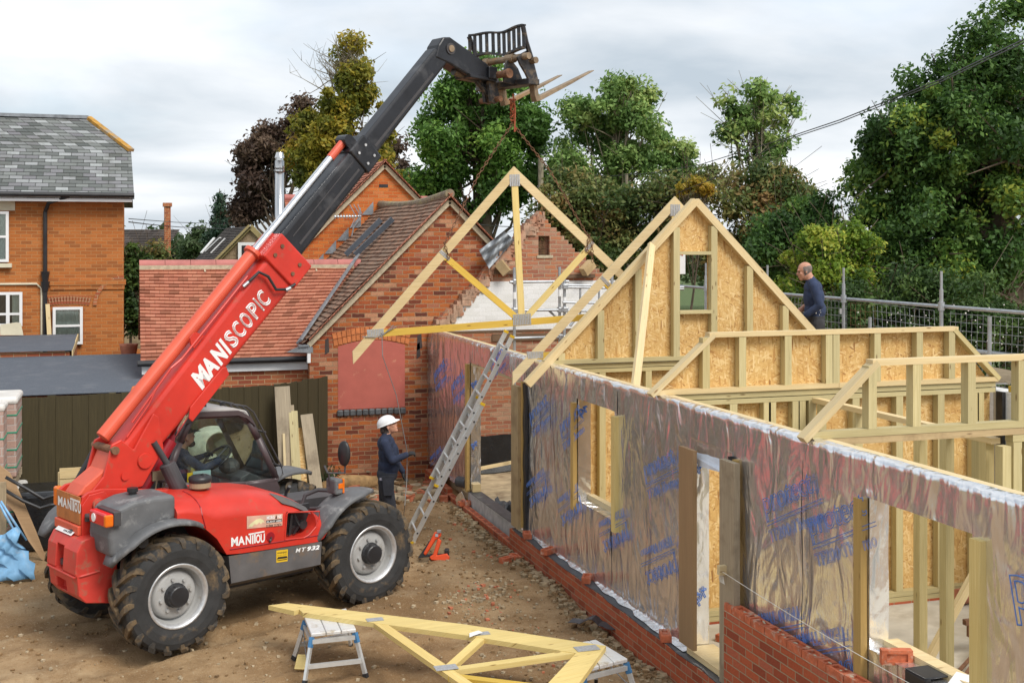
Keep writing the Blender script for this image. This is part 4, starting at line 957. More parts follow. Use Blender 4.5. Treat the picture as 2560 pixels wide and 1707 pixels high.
# ---------------------------------------------------------------- telehandler (local frame: x forward, y left, z up, origin under the near rear wheel)
TFW, TRT, TOR = (.906, .4236), (.4236, -.906), (.409, 12.763)
def TL(px, py, yv):
    r = ray(px, py); rd = r.x * TRT[0] + r.y * TRT[1]
    t = (-yv + TOR[0] * TRT[0] + TOR[1] * TRT[1]) / rd
    X, Y, Z = r.x * t, r.y * t, CAMH + r.z * t
    return ((X - TOR[0]) * TFW[0] + (Y - TOR[1]) * TFW[1], Z)
t = th = thing("telehandler", "mud splashed red telehandler with its long black boom raised and forks over the site", "telehandler", (TOR[0], TOR[1], 0), math.atan2(TFW[1], TFW[0]))
def LB(m, name, mat, par=None, **k): return m.build(name, mat, par or th, local=True, **k)
RW = 0.59
def wheel(px_, py_, steer=0.0):
    m = MB()
    m.lathe([(.05, .0), (.118, .0), (.118, .12), (.112, .20), (.10, .228), (.075, .243), (.03, .25), (.0, .262), (.10, .272), (.150, .288), (.178, .302), (.19, .318), (.186, .326), (.16, .322), (.0, .30), (-.16, .32), (-.19, .32), (-.16, .28), (-.05, .25), (.03, .2), (.05, .0)], (0, 0, 0), (0, -1, 0), 40)
    wl = LB(m, "wheel", RIMG, smooth=True)
    m = MB(); m.lathe([(.150, .284), (.178, .300), (.192, .316), (.188, .330), (.170, .330)], (0, -.002, 0), (0, -1, 0), 40); LB(m, "rim_flange", RIMS, wl, smooth=True)
    m = MB(); m.lathe([(-.18, .318), (-.205, .40), (-.208, .47), (-.19, .53), (-.16, .553), (-.08, .558), (0, .56), (.08, .558), (.16, .553), (.19, .53), (.208, .47), (.205, .40), (.18, .318)], (0, 0, 0), (0, -1, 0), 48)
    m.m = 1
    for s_ in (-1, 1):
        for k in range(19):
            a0 = 2 * math.pi * (k + (.5 if s_ > 0 else 0)) / 19
            pth = [(-.015, 0, .594, .05), (.06, .10, .594, .05), (.135, .215, .592, .055), (.186, .30, .583, .06), (.209, .335, .54, .05), (.2115, .352, .485, .035)]
            vs, fs = [], []
            for a, ph, ro, wd in pth:
                for q, r in ((-wd, ro), (wd, ro), (wd * 1.25, ro - .055 if a < .2 else ro), (-wd * 1.25, ro - .055 if a < .2 else ro)):
                    an = -(a0 + ph) + q; aa = a if r == ro else a * .97
                    if a > .2 and (r == ro) and abs(q) > wd * 1.1: aa = a - .02
                    vs.append((r * math.cos(an), -s_ * aa, r * math.sin(an)))
            for i in range(len(pth) - 1):
                for c in range(4): fs.append((i * 4 + c, i * 4 + (c + 1) % 4, i * 4 + 4 + (c + 1) % 4, i * 4 + 4 + c))
            fs += [(3, 2, 1, 0)]
            if s_ > 0: fs = [f[::-1] for f in fs]
            m.add(vs, fs)
    LB(m, "tyre", [RUBBER, TREAD], wl, recalc=True)
    m = MB(); m.lathe([(.09, .125), (.13, .125), (.15, .11), (.205, .108), (.215, .095), (.216, .0)], (0, 0, 0), (0, -1, 0), 20); LB(m, "hub", BLACKP, wl, bevel=.004)
    m = MB()
    for k in range(8):
        a = 2 * math.pi * k / 8 + .2; m.cyl((.165 * math.cos(a), -.10, .165 * math.sin(a)), (.165 * math.cos(a), -.142, .165 * math.sin(a)), .021, .017, 8)
    split(LB(m, "wheel_nut", RIMG, wl))
    wl.location = (px_, py_, RW - .012); wl.rotation_euler = (0, 0, steer)
    return wl
w1 = wheel(0.0, 0.0)
for q, sp in (((2.43, 0.0), 0.7), ((0.0, 1.62), 1.9), ((2.43, 1.62), 2.6)):
    wl = copy_tree(w1, th); wl.location = (q[0], q[1], RW - .012); wl.rotation_euler = (0, sp * 0, math.pi if q[1] > 1 else 0)
# chassis and underside
m = MB(); m.box((-.55, .35, .52), (2.85, 1.25, .80)); m.box((-.1, .15, .50), (.1, 1.45, .68)); m.box((2.33, .15, .50), (2.53, 1.45, .68)); m.box((.62, .02, .48), (1.74, 1.6, .75)); LB(m, "chassis", BLACKP)
m = MB(); m.prism([(-.55, .78), (1.0, .8), (1.9, .8), (2.9, .8), (3.0, .95), (2.8, 1.12), (1.9, 1.15), (-.5, 1.2)], (0, 1.05, 0), (1, 0, 0), (0, 0, 1), .45); LB(m, "front_frame", DGREY)
# engine hood: lofted shell, window cut for the radiator recess
st = [(.02, 1.31, 1.515), (.14, 1.285, 1.525), (.32, 1.21, 1.525), (.47, 1.07, 1.52), (.585, .885, 1.515), (.75, .868, 1.505), (1.0, .856, 1.475), (1.25, .846, 1.42), (1.45, .838, 1.345), (1.6, .83, 1.265), (1.72, .826, 1.19), (1.81, .85, 1.12), (1.865, .90, 1.05)]
m = MB(); NR = 12
for x, zb, zt in st:
    dp = min(.26, max(.05, (zt - zb) * .6)); ins = 0.05 * max(0, (x - 1.68) / .24) ** 2
    pr = [(-.115 + ins, zb)] + [(-.115 + ins + (1 - math.cos(a)) * .42 * 1.0, zt - dp + math.sin(a) * dp) for a in [k * math.pi / 2 / 8 for k in range(9)]] + [(.62, zt), (.62, zb)]
    m.v += [Vector((x, a, b)) for a, b in pr]
for i in range(len(st) - 1):
    for k in range(NR):
        m.f.append([i * NR + k, i * NR + (k + 1) % NR, (i + 1) * NR + (k + 1) % NR, (i + 1) * NR + k][::-1]); m.uv.append(None); m.mi.append(0)
m.f += [list(range(NR)), list(range((len(st) - 1) * NR, len(st) * NR))[::-1]]; m.uv += [None, None]; m.mi += [0, 0]
hood = LB(m, "engine_hood", REDP, smooth=False, recalc=True)
c_ = MB(); op = [(1.29, .925), (1.315, 1.20), (1.335, 1.215), (1.735, 1.165), (1.735, 1.10), (1.69, 1.0), (1.60, .925), (1.53, .905)]
c_.prism(op, (0, .12, 0), (1, 0, 0), (0, 0, 1), .4); c_.v = [v for v in c_.v]
boolean_cut(hood, c_)
for p_ in hood.data.polygons: p_.use_smooth = True
hood.modifiers.new("bevel", 'BEVEL').width = .012; hood.modifiers["bevel"].limit_method = 'ANGLE'; hood.modifiers["bevel"].angle_limit = rad(45)
hood.modifiers.new("wn", 'WEIGHTED_NORMAL')
m = MB(); m.box((1.25, .10, .88), (1.75, .14, 1.22)); m.beam((1.34, .06, 1.0), (1.68, .06, 1.0), .02, .03); m.beam((1.42, .0, .93), (1.45, .0, 1.17), .03, .02); m.tube([(1.5, .03, .93), (1.55, .0, 1.02), (1.5, .03, 1.15)], .015); m.cyl((1.6, .02, 1.02), (1.6, -.01, 1.02), .05, n=12); LB(m, "engine_recess", BLACKP, hood)
m = MB(); m.tube([(a, -.118, b) for a, b in op] + [(op[0][0], -.118, op[0][1])], .009, 6); LB(m, "recess_rim", REDP, hood)
def hood_pt(x, a):   # point on the rounded shoulder
    for i in range(len(st) - 1):
        if st[i][0] <= x <= st[i + 1][0]:
            f = (x - st[i][0]) / (st[i + 1][0] - st[i][0]); zb = st[i][1] * (1 - f) + st[i + 1][1] * f; zt = st[i][2] * (1 - f) + st[i + 1][2] * f
    dp = min(.26, max(.05, (zt - zb) * .6)); return Vector((x, -.115 + (1 - math.cos(a)) * .42, zt - dp + math.sin(a) * dp))
m = MB(); g0, g1 = [], []
for k in range(9):
    x = 1.22 + .45 * k / 8; lo_a = .62; hi_a = 1.10 - .12 * (k / 8); nrm = Vector((.15, -.55, .8)) * .016
    g0.append(hood_pt(x + .08 * (1 - k / 8), lo_a) + nrm); g1.append(hood_pt(x, hi_a) + nrm)
for k in range(8): m.face([g0[k], g0[k + 1], g1[k + 1], g1[k]])
LB(m, "hood_vent", SKIRT, hood)
m = MB(); m.tube([hood_pt(.30, a) + Vector((0, -.003, .003)) for a in (0, .4, .8, 1.2, 1.57)] , .006, 5); m.tube([hood_pt(.30, 0), (.34, -.118, 1.2)], .006, 5); m.tube([(.62, -.119, .935), (1.2, -.119, .915), (1.78, -.117, .90)], .007, 5); LB(m, "panel_gap", REDD, hood)
m = MB(); m.cyl((1.11, -.112, .985), (1.11, -.121, .985), .055, .05, 18); LB(m, "latch_dish", REDD, hood)
m = MB(); m.beam((1.10, -.128, .93), (1.115, -.128, .985), .014, .012); m.ball((1.10, -.13, .95), .016, 8, 5); LB(m, "latch", DGREY, hood)
# lettering and stickers on the hood
m = MB(); AXX, AZZ = (1, 0, 0), (0, 0, 1)
for k, (ch, xx, ww_, hh) in enumerate((("M", .63, .085, .088), ("A", .72, .078, .088), ("N", .803, .07, .088), ("I", .88, .02, .088), ("T", .905, .0, 0), ("O", .93, .055, .088), ("U", .985, .055, .088))):
    if ch != "T": m.text(ch, (xx, -.1185, .965 - .022 * (xx - .63) / .4), AXX, AZZ, size=hh / .70, width=ww_, bold=.035)
m.box((.908, -.1205, .95), (.926, -.1185, 1.06)); m.box((.84, -.1205, 1.048), (1.035, -.1185, 1.063))
LB(m, "lettering", WHITE, hood)
m = MB(); m.prism([(.82, 1.118), (1.255, 1.085), (1.26, 1.212), (.82, 1.252)], (0, -.1195, 0), AXX, AZZ, .002); stk = LB(m, "hire_sticker", plain("faded_pink_sticker", (.62, .36, .27), .6), hood)
m = MB(); m.text("MORG", (1.06, -.122, 1.180), (1, 0, -.06), AZZ, size=.05, width=.10, bold=.03); m.text("NS", (1.195, -.122, 1.172), (1, 0, -.06), AZZ, size=.05, width=.05, bold=.03); LB(m, "lettering", WHITE, stk)
m = MB(); m.prism([(1.165, 1.172), (1.19, 1.17), (1.18, 1.212)], (0, -.1215, 0), AXX, AZZ, .001); m.prism([(1.055, 1.140), (1.25, 1.128), (1.25, 1.158), (1.055, 1.170)], (0, -.1215, 0), AXX, AZZ, .001)
m.text("01844 237874", (1.055, -.122, 1.095), (1, 0, -.06), AZZ, size=.042, width=.19, bold=.02); LB(m, "lettering", BLACK_INK, stk)
m = MB(); m.text("PLANT HIRE", (1.06, -.1235, 1.1435), (1, 0, -.06), AZZ, size=.026, width=.185, bold=.02); LB(m, "lettering", WHITE, stk)
m = MB(); m.prism([(.835, 1.135), (.86, 1.165), (.93, 1.20), (.98, 1.205), (1.02, 1.18), (1.035, 1.15), (1.01, 1.16), (.99, 1.14), (.97, 1.165), (.94, 1.145), (.91, 1.155), (.88, 1.13)], (0, -.1215, 0), AXX, AZZ, .001); LB(m, "sticker_emblem", plain("cream_print", (.66, .62, .36), .6), stk)
# grey skirt
m = MB(); m.prism([(.605, .863), (1.765, .822), (1.75, .572), (.635, .575)], (0, -.10, 0), AXX, AZZ, .02)
m.face([(.635, -.118, .575), (1.75, -.118, .572), (1.72, .05, .485), (.64, .05, .49)]); m.face([(.605, -.10, .863), (.635, -.118, .575), (.64, .05, .49), (.60, .3, .8)]); sk = LB(m, "side_skirt", SKIRT)
m = MB()
for k, ch in enumerate("MT"): m.text(ch, (1.42 + k * .068, -.1225, .762 - k * .003), (1, 0, -.05), AZZ, size=.062, width=.056, bold=.02, slant=.25)
for k, ch in enumerate("932"): m.text(ch, (1.565 + k * .057, -.1225, .755 - k * .003), (1, 0, -.05), AZZ, size=.062, width=.05, outline=.05, slant=.25)
LB(m, "lettering", WHITE, sk)
m = MB(); m.prism([(1.18, .695), (1.32, .687), (1.325, .815), (1.18, .825)], (0, -.1215, 0), AXX, AZZ, .002); ws = LB(m, "warning_sticker", YELLOW, sk)
m = MB(); m.text("WARNING", (1.19, -.124, .785), (1, 0, -.06), AZZ, size=.03, width=.12, bold=.02); m.text("DO NOT STOW", (1.19, -.124, .762), (1, 0, -.06), AZZ, size=.018, width=.12)
m.prism([(1.185, .730), (1.32, .722), (1.31, .745), (1.20, .752)], (0, -.1235, 0), AXX, AZZ, .001); m.prism([(1.19, .712), (1.31, .706), (1.32, .714), (1.19, .72)], (0, -.1235, 0), AXX, AZZ, .001); LB(m, "lettering", BLACK_INK, ws)
# grey rear quarter moulding and mudguards
m = MB(); poly = [(-.66, 1.05), (-.68, 1.25), (-.66, 1.43), (-.60, 1.53), (-.42, 1.585), (-.2, 1.60), (.03, 1.585), (.03, 1.33), (-.18, 1.32), (-.40, 1.235), (-.56, 1.06)]
m.prism(poly, (0, .42, 0), AXX, AZZ, .50); LB(m, "rear_quarter", GREYP, bevel=.055, seg=4)
def mudguard(name, cx_, cz_, R_, a0, a1, y0, y1, flat=1.0):
    m = MB(); N = 18; pr = [(y0, -.045), (y0 + .025, -.008), (y0 + .07, .0), (y1 - .05, .0), (y1, -.02)]
    K = len(pr)
    for i in range(N + 1):
        a = rad(a0 + (a1 - a0) * i / N); tp = min(1, .35 + 3.0 * min(i, N - i) / N)
        for (yy, dr) in pr:
            yc = (y0 + y1) / 2; r = R_ + dr; m.v.append(Vector((cx_ + r * math.cos(a), yc + (yy - yc) * tp, cz_ + r * flat * math.sin(a))))
    for i in range(N):
        for k in range(K - 1): m.f.append([i * K + k, i * K + k + 1, (i + 1) * K + k + 1, (i + 1) * K + k]); m.uv.append(None); m.mi.append(0)
    o = LB(m, name, GREYP, smooth=True); s_ = o.modifiers.new("solid", 'SOLIDIFY'); s_.thickness = .022; return o
mudguard("mudguard", -.06, .62, .735, 54, 150, -.24, .20)
mudguard("mudguard", 2.36, .62, .70, 78, 164, -.24, .20)
mudguard("mudguard", 2.43, .62, .70, 62, 150, 1.42, 1.86)
mudguard("mudguard", -.06, .62, .735, 54, 150, 1.42, 1.86)
m = MB(); m.cyl((-.34, -.10, 1.17), (-.34, -.02, 1.17), .06, n=14); m.cyl((-.34, -.11, 1.17), (-.34, -.09, 1.17), .018, n=8); LB(m, "mudguard_mount", BLACKP)
# boom tower plates, rear plate, counterweight
for y in (.46, 1.02):
    m = MB(); m.prism([(-.73, .95), (-.735, 1.52), (-.72, 1.585), (-.66, 1.625), (-.52, 1.64), (-.2, 1.60), (.25, 1.52), (.35, 1.3), (-.2, 1.0)], (0, y + .04, 0), AXX, AZZ, .04); LB(m, "boom_tower", REDP, bevel=.008)
m = MB(); m.prism([(-.735, 1.14), (-.735, 1.50), (-.66, 1.60), (-.5, 1.62), (-.42, 1.50), (-.40, 1.33), (-.47, 1.17), (-.6, 1.12)], (0, .455, 0), AXX, AZZ, .018); LB(m, "pivot_cover", REDP, bevel=.006)
m = MB(); m.cyl((-.57, .465, 1.50), (-.57, .40, 1.50), .062, n=18); m.cyl((-.57, .46, 1.50), (-.57, .385, 1.50), .042, n=18); LB(m, "pivot_pin", REDW)
m = MB(); m.box((-.745, .47, 1.305), (-.735, 1.05, 1.585)); rp = LB(m, "rear_plate", RUSTO)
m = MB()
xx = 1.01
for ch, ww_ in (("M", .12), ("A", .10), ("N", .09), ("I", .025)):
    m.text(ch, (-.748, xx, 1.43), (0, -1, 0), AZZ, size=.13, width=ww_, bold=.04); xx -= ww_ + .012
m.box((-.7485, xx - .028, 1.425), (-.746, xx - .004, 1.545)); m.box((-.7485, xx - .16, 1.53), (-.746, xx + .07, 1.548)); xx -= .04
for ch, ww_ in (("O", .07), ("U", .07)): m.text(ch, (-.748, xx, 1.43), (0, -1, 0), AZZ, size=.13, width=ww_, bold=.04); xx -= ww_ + .01
LB(m, "lettering", WHITE, rp)
m = MB(); m.box((-.77, .46, 1.20), (-.73, 1.05, 1.295)); m.beam((-.70, .5, 1.12), (-.70, 1.05, 1.12), .06, .15); LB(m, "rear_crossbar", REDO, bevel=.01)
m = MB(); cwp = [(-.74, 1.20), (-.80, 1.185), (-.855, 1.08), (-.87, .86), (-.85, .82), (-.83, .64), (-.76, .56), (-.45, .50), (-.42, 1.15), (-.6, 1.21)]
m.prism(cwp, (0, 1.0, 0), AXX, AZZ, .72); cw = LB(m, "counterweight", REDW, bevel=.045, seg=3)
c_ = MB(); c_.box((-1.0, .60, .84), (-.75, .78, 1.09)); cw.modifiers.clear(); boolean_cut(cw, c_); c_ = MB(); c_.box((-1.0, .58, .62), (-.75, .82, .74)); boolean_cut(cw, c_)
b_ = cw.modifiers.new("bevel", 'BEVEL'); b_.width = .05; b_.segments = 3; b_.limit_method = 'ANGLE'; b_.angle_limit = rad(35)
m = MB(); m.box((-.82, .61, .87), (-.79, .77, .93)); LB(m, "tow_pin", DGREY, cw)
m = MB(); m.tube([(-.62, .272, .86), (-.82, .275, .84), (-.868, .31, .83), (-.868, .98, .83)], .012, 6); LB(m, "step_ridge", REDW, cw)
m = MB(); m.prism([(0, 0), (.40, 0), (.40, .09), (0, .09)], (-.805, .94, 1.195), (0, -1, 0), (.45, 0, .35), .003); pl8 = LB(m, "number_plate", WHITE, cw)
m = MB(); m.text("01844 237874", (-.798, .76, 1.21), (0, -1, 0), (.79, 0, .61), size=.03, width=.19, bold=.02); m.prism([(0, 0), (.10, 0), (.07, .03)], (-.782, .66, 1.233), (0, -1, 0), (.79, 0, .61), .002); LB(m, "lettering", BLACK_INK, pl8)
# tail lamps
m = MB(); m.box((-.74, -.13, 1.375), (-.655, .26, 1.505)); lp = LB(m, "tail_lamp", REDLENS, bevel=.02, seg=3)
m = MB(); m.box((-.747, -.136, 1.38), (-.66, -.085, 1.50)); LB(m, "indicator_lens", AMBER, lp, bevel=.015)
m = MB(); m.cyl((-.742, .14, 1.44), (-.75, .14, 1.44), .042, n=16); LB(m, "reverse_lens", WHITE, lp)
m = MB(); m.box((-.655, -.13, 1.375), (-.58, .27, 1.52)); m.tube([(-.68, .46, 1.38), (-.70, .40, 1.40), (-.70, .2, 1.42)], .022, 8); m.cyl((-.68, .43, 1.42), (-.68, .43, 1.34), .03, n=10); LB(m, "lamp_bracket", DGREY, lp, bevel=.01)
m = MB(); m.box((-.74, 1.07, 1.40), (-.66, 1.16, 1.60)); LB(m, "tail_lamp", AMBER, bevel=.02)
# boom sections
UB, NB, B0 = Vector((.682, 0, .731)), Vector((-.731, 0, .682)), Vector((-.325, 0, 1.775))
def BP(s, q, y): return B0 + UB * s + NB * q + Vector((0, y, 0))
def bsec(name, s0, s1, lo0, hi0, lo1, hi1, y0, y1, mat, bev=.03):
    m = MB(); v = [BP(s0, lo0, y0), BP(s0, hi0, y0), BP(s0, hi0, y1), BP(s0, lo0, y1), BP(s1, lo1, y0), BP(s1, hi1, y0), BP(s1, hi1, y1), BP(s1, lo1, y1)]
    m.add(v, [(0, 1, 2, 3), (7, 6, 5, 4), (0, 4, 5, 1), (1, 5, 6, 2), (2, 6, 7, 3), (3, 7, 4, 0)]); return LB(m, name, mat, bevel=bev, seg=3, recalc=True)
b1 = bsec("boom_outer", .15, 3.0, -.255, .095, -.335, .155, .62, .98, REDP, .045)
bsec("boom_collar", 2.84, 3.20, -.345, .225, -.345, .225, .585, 1.015, REDP, .02)
m = MB()
for s_, q_ in ((2.95, .12), (3.09, .12), (2.95, -.2), (3.09, -.2)): m.cyl(BP(s_, q_, .585), BP(s_, q_, .572), .024, n=10)
split(LB(m, "collar_bolt", RUST))
b2 = bsec("boom_middle", 2.9, 4.72, -.19, .185, -.175, .165, .655, .945, BOOMBLK, .04)
bsec("boom_middle_collar", 4.60, 4.90, -.20, .19, -.195, .185, .63, .97, BOOMBLK, .02)
m = MB()
for s_, q_ in ((4.68, .08), (4.68, -.1), (4.82, .08), (4.82, -.1)): m.cyl(BP(s_, q_, .63), BP(s_, q_, .618), .018, n=8)
split(LB(m, "collar_bolt", RIMS))
b3 = bsec("boom_inner", 4.7, 6.60, -.145, .13, -.13, .135, .685, .915, BOOMBLK, .035)
m = MB(); m.beam(BP(4.95, -.06, .684), BP(6.3, -.06, .684), .004, .035); m.beam(BP(3.3, -.07, .653), BP(4.55, -.07, .653), .004, .03); m.beam(BP(3.3, .06, .653), BP(4.55, .06, .653), .004, .012); split(LB(m, "boom_rail", DGREY))
# boom foot plates
for y in (.585, 1.0):
    m = MB(); pts = [(-.62, 1.56), (-.45, 1.74), (-.36, 2.06), (-.26, 2.10), (-.12, 1.98), (.10, 2.34), (.16, 2.30), (.22, 1.95), (-.02, 1.58), (-.3, 1.55)]
    m.prism(pts, (0, y + .02, 0), AXX, AZZ, .035); LB(m, "boom_foot", REDP, bevel=.01)
m = MB(); m.cyl((.0, .562, 1.85), (.0, .545, 1.85), .085, .078, 22); m.cyl((-.22, .562, 1.72), (-.22, .55, 1.72), .045, n=16); split(LB(m, "boom_foot_boss", REDP))
m = MB(); m.prism([(-.70, 1.56), (-.62, 1.66), (-.42, 1.80), (-.34, 1.98), (-.30, 1.7), (-.4, 1.56)], (0, .97, 0), AXX, AZZ, .34); LB(m, "boom_foot_web", REDO, bevel=.015)
m = MB(); m.cyl((-.335, .53, 2.00), (-.335, 1.05, 2.00), .042, n=14); m.cyl((-.335, .55, 2.00), (-.335, .535, 2.00), .04, n=12); LB(m, "ram_pin", RUST)
# telescoping ram over the boom
m = MB(); m.cyl(BP(.22, .255, .80), BP(2.86, .255, .80), .078, n=20); m.cyl(BP(2.83, .255, .80), BP(2.88, .255, .80), .11, n=20); rm = LB(m, "extension_ram", REDO, smooth=False, bevel=.006)
m = MB(); m.cyl(BP(2.85, .255, .80), BP(4.55, .255, .80), .045, n=18, caps=False); LB(m, "ram_rod", CHROME, rm, smooth=True)
m = MB(); m.cyl(BP(4.42, .255, .80), BP(4.68, .255, .80), .052, n=14); LB(m, "ram_eye", REDO, rm)
m = MB(); m.cyl(BP(4.73, .26, .70), BP(4.73, .26, .90), .065, n=14); m.beam(BP(4.66, .20, .72), BP(4.80, .20, .72), .03, .14); m.beam(BP(4.66, .20, .88), BP(4.80, .20, .88), .03, .14); LB(m, "ram_bracket", BOOMBLK, rm)
m = MB(); m.tube([BP(.5, .17, .64), BP(1.2, .22, .63), BP(1.35, .19, .63), BP(2.55, .20, .63)], .013, 6); m.tube([BP(.35, .12, .62), BP(.75, .16, .615), BP(.9, .2, .62)], .01, 6); LB(m, "hydraulic_pipe", REDP)
m = MB(); m.tube([BP(2.50, .16, .60), BP(2.66, .15, .57), BP(2.70, .03, .56), BP(2.66, -.15, .56), BP(2.76, -.26, .565), BP(2.88, -.30, .57)], .018, 8); LB(m, "hydraulic_hose", BLACKP)
m = MB(); m.cyl(BP(2.42, .17, .61), BP(2.50, .16, .60), .02, n=8); m.cyl(BP(2.74, -.25, .565), BP(2.80, -.28, .565), .024, n=8); split(LB(m, "hose_fitting", GALV))
m = MB(); q = BP(1.62, .155, .66); N = 10; m.prism([(-.09, 0), (.09, 0)] + [(.09 * math.cos(k * math.pi / N), .10 + .0 + .06 * math.sin(k * math.pi / N)) for k in range(N + 1)][0:0] + [(.06, .09), (.02, .115), (-.04, .11), (-.08, .06)], q, UB, NB, .03); m.m = 0; LB(m, "lifting_eye", REDP)
# lettering down the boom side
m = MB()
for k, (ch, ww_) in enumerate((("M", .17), ("A", .15), ("N", .14), ("I", .04))):
    s_ = [1.25, 1.425, 1.59, 1.752][k]; m.text(ch, BP(s_, -.215, .6175), UB, NB, size=.28, width=ww_, bold=.05, slant=.18)
for k, ch in enumerate("SCOPIC"):
    s_ = [1.83, 1.965, 2.105, 2.25, 2.385, 2.43][k]; m.text(ch, BP(s_, -.215, .6175), UB, NB, size=.275, width=.118 if ch != 'I' else .03, outline=.034, slant=.05)
LB(m, "lettering", WHITE, b1)
m = MB(); m.prism([(0, 0), (.66, 0), (.70, .09), (.66, .12), (.1, .13), (0, .06)], BP(.92, -.36, .61), UB, NB, .022); LB(m, "boom_stiffener", REDP, b1, bevel=.008)
m = MB(); m.prism([(0, 0), (.30, 0), (.22, -.09), (.14, -.11), (.08, -.09)], BP(1.16, -.27, .70), UB, NB, .06); m.cyl(BP(1.30, -.35, .66), BP(1.30, -.35, .94), .03, n=10); LB(m, "ram_lug", REDP, b1)
# lift ram under the boom
l0, l1, l2 = Vector((-.02, .80, 1.36)), Vector((.41, .80, 1.99)), Vector((.86, .80, 2.64))
m = MB(); m.cyl(l0, l1, .078, n=18); lr = LB(m, "lift_ram", REDD)
m = MB(); m.cyl(l1, l2, .046, n=16); LB(m, "ram_rod", CHROME, lr, smooth=True)
m = MB(); c = l0.lerp(l1, .45); m.box((c.x - .02, .70, c.z - .05), (c.x + .12, .76, c.z + .05)); m.tube([c + Vector((.03, -.1, -.05)), c + Vector((0, -.12, -.16)), c + Vector((.08, -.11, -.20)), c + Vector((.12, -.1, -.08))], .012); LB(m, "valve_block", plain("greasy_valve", (.22, .19, .12), .5), lr)
# jib head
m = MB(); hp = [(4.10, 6.72), (4.18, 6.83), (4.30, 6.845), (4.45, 6.78), (4.95, 6.56), (5.06, 6.46), (5.06, 6.35), (4.62, 6.37), (4.30, 6.49), (4.05, 6.55)]
m.prism(hp, (0, .925, 0), AXX, AZZ, .25); jb = LB(m, "jib_head", BOOMBLK, bevel=.022)
m = MB(); m.prism([(4.62, 6.345), (5.08, 6.325), (5.10, 6.36), (4.60, 6.40)], (0, .96, 0), AXX, AZZ, .32); m.box((4.93, .62, 6.36), (5.08, .98, 6.52)); LB(m, "jib_nose", BOOMBLK, jb, bevel=.01)
m = MB(); m.cyl((4.30, .66, 6.69), (4.30, .94, 6.69), .075, n=18); LB(m, "jib_pin", DGREY, jb)
m = MB(); m.cyl((4.30, .672, 6.69), (4.30, .645, 6.69), .045, n=16); LB(m, "pin_end", FORK, jb)
m = MB(); m.cyl((4.45, .80, 6.42), (4.82, .80, 6.36), .05, n=14); m.cyl((4.82, .80, 6.36), (5.06, .80, 6.16), .032, n=12); m.prism([(4.98, 6.33), (5.12, 6.33), (5.20, 6.09), (5.12, 6.04), (5.03, 6.06)], (0, .86, 0), AXX, AZZ, .05); m.prism([(4.98, 6.33), (5.12, 6.33), (5.20, 6.09), (5.12, 6.04), (5.03, 6.06)], (0, .74, 0), AXX, AZZ, .05); LB(m, "tilt_ram", BLKRUST, jb)
m = MB(); m.cyl((5.12, .60, 6.10), (5.12, 1.0, 6.10), .04, n=12); LB(m, "tilt_pin", RUST, jb)
# fork carriage
ca = MB()
for y in (.27, 1.30):
    ca.prism([(5.12, 6.62), (5.22, 6.69), (5.34, 6.75), (5.41, 6.62), (5.51, 6.34), (5.35, 6.30), (5.27, 6.42), (5.17, 6.53)], (0, y + .03, 0), AXX, AZZ, .035)
for y in (.52, .98):
    ca.prism([(5.09, 6.42), (5.14, 6.60), (5.22, 6.64), (5.36, 6.52), (5.44, 6.38), (5.44, 6.29), (5.10, 6.31)], (0, y + .02, 0), AXX, AZZ, .03)
ca.box((5.30, .24, 6.28), (5.50, 1.32, 6.36)); cg = LB(ca, "fork_carriage", BLKRUST, bevel=.006)
m = MB(); m.cyl((5.23, .16, 6.64), (5.23, 1.38, 6.64), .045, n=14); m.cyl((5.23, .45, 6.64), (5.23, .60, 6.64), .062, n=14); m.cyl((5.23, .95, 6.64), (5.23, 1.05, 6.64), .062, n=14); m.cyl((5.38, .18, 6.60), (5.38, .30, 6.60), .045, n=12); LB(m, "carriage_shaft", FORK, cg)
m = MB(); m.cyl((5.10, .42, 6.42), (5.10, 1.10, 6.42), .05, n=14); m.cyl((5.10, .44, 6.42), (5.10, .40, 6.42), .065, n=14); LB(m, "carriage_pin", RUST, cg)
for y in (.34, 0.97):                                             # L shaped forks with tapered blades
    m = MB(); m.prism([(5.43, 6.40), (5.49, 6.40), (5.535, 6.16), (5.56, 6.145), (6.62, 6.60), (6.63, 6.59), (6.2, 6.375), (5.58, 6.085), (5.50, 6.06), (5.465, 6.14)], (0, y + .05, 0), AXX, AZZ, .10); LB(m, "fork", FORK, cg, bevel=.006)
m = MB()                                                          # bent, slatted load guard
def gpx(y):                                                       # it is bent in at the far third
    f = (y - .25) / 1.05
    return .0 + (.05 * math.sin(f * 3.14) - .08 * max(0, math.sin((f - .55) * 4.5)) if f > .55 else .05 * math.sin(f * 3.14)) * .6
ys_ = [.25 + 1.05 * k / 24 for k in range(25)]
zt0 = lambda y: 7.06 - .028 * math.sin((y - .25) / 1.05 * 3.14) + .012 * math.sin((y - .25) * 11)
for k in range(24):
    for zf, h_ in ((lambda y: zt0(y), .022), (lambda y: zt0(y) - .30 - .015 * math.sin((y - .25) * 6), .03)):
        y0, y1 = ys_[k], ys_[k + 1]; m.beam((5.22 + gpx(y0), y0, zf(y0)), (5.22 + gpx(y1), y1, zf(y1)), .07, h_)
for k in range(11):
    y = .25 + 1.05 * k / 10
    m.beam((5.22 + gpx(y), y, zt0(y) - .29), (5.21 + gpx(y), y, zt0(y)), .012, .058, up=(0, 1, 0))
for y in (.25, 1.30):
    m.tube([(5.20 + gpx(y), y, zt0(y) - .02), (5.26, y, 6.84), (5.36, y, 6.62)], .034, 6)
LB(m, "load_guard", BLKRUST, cg)
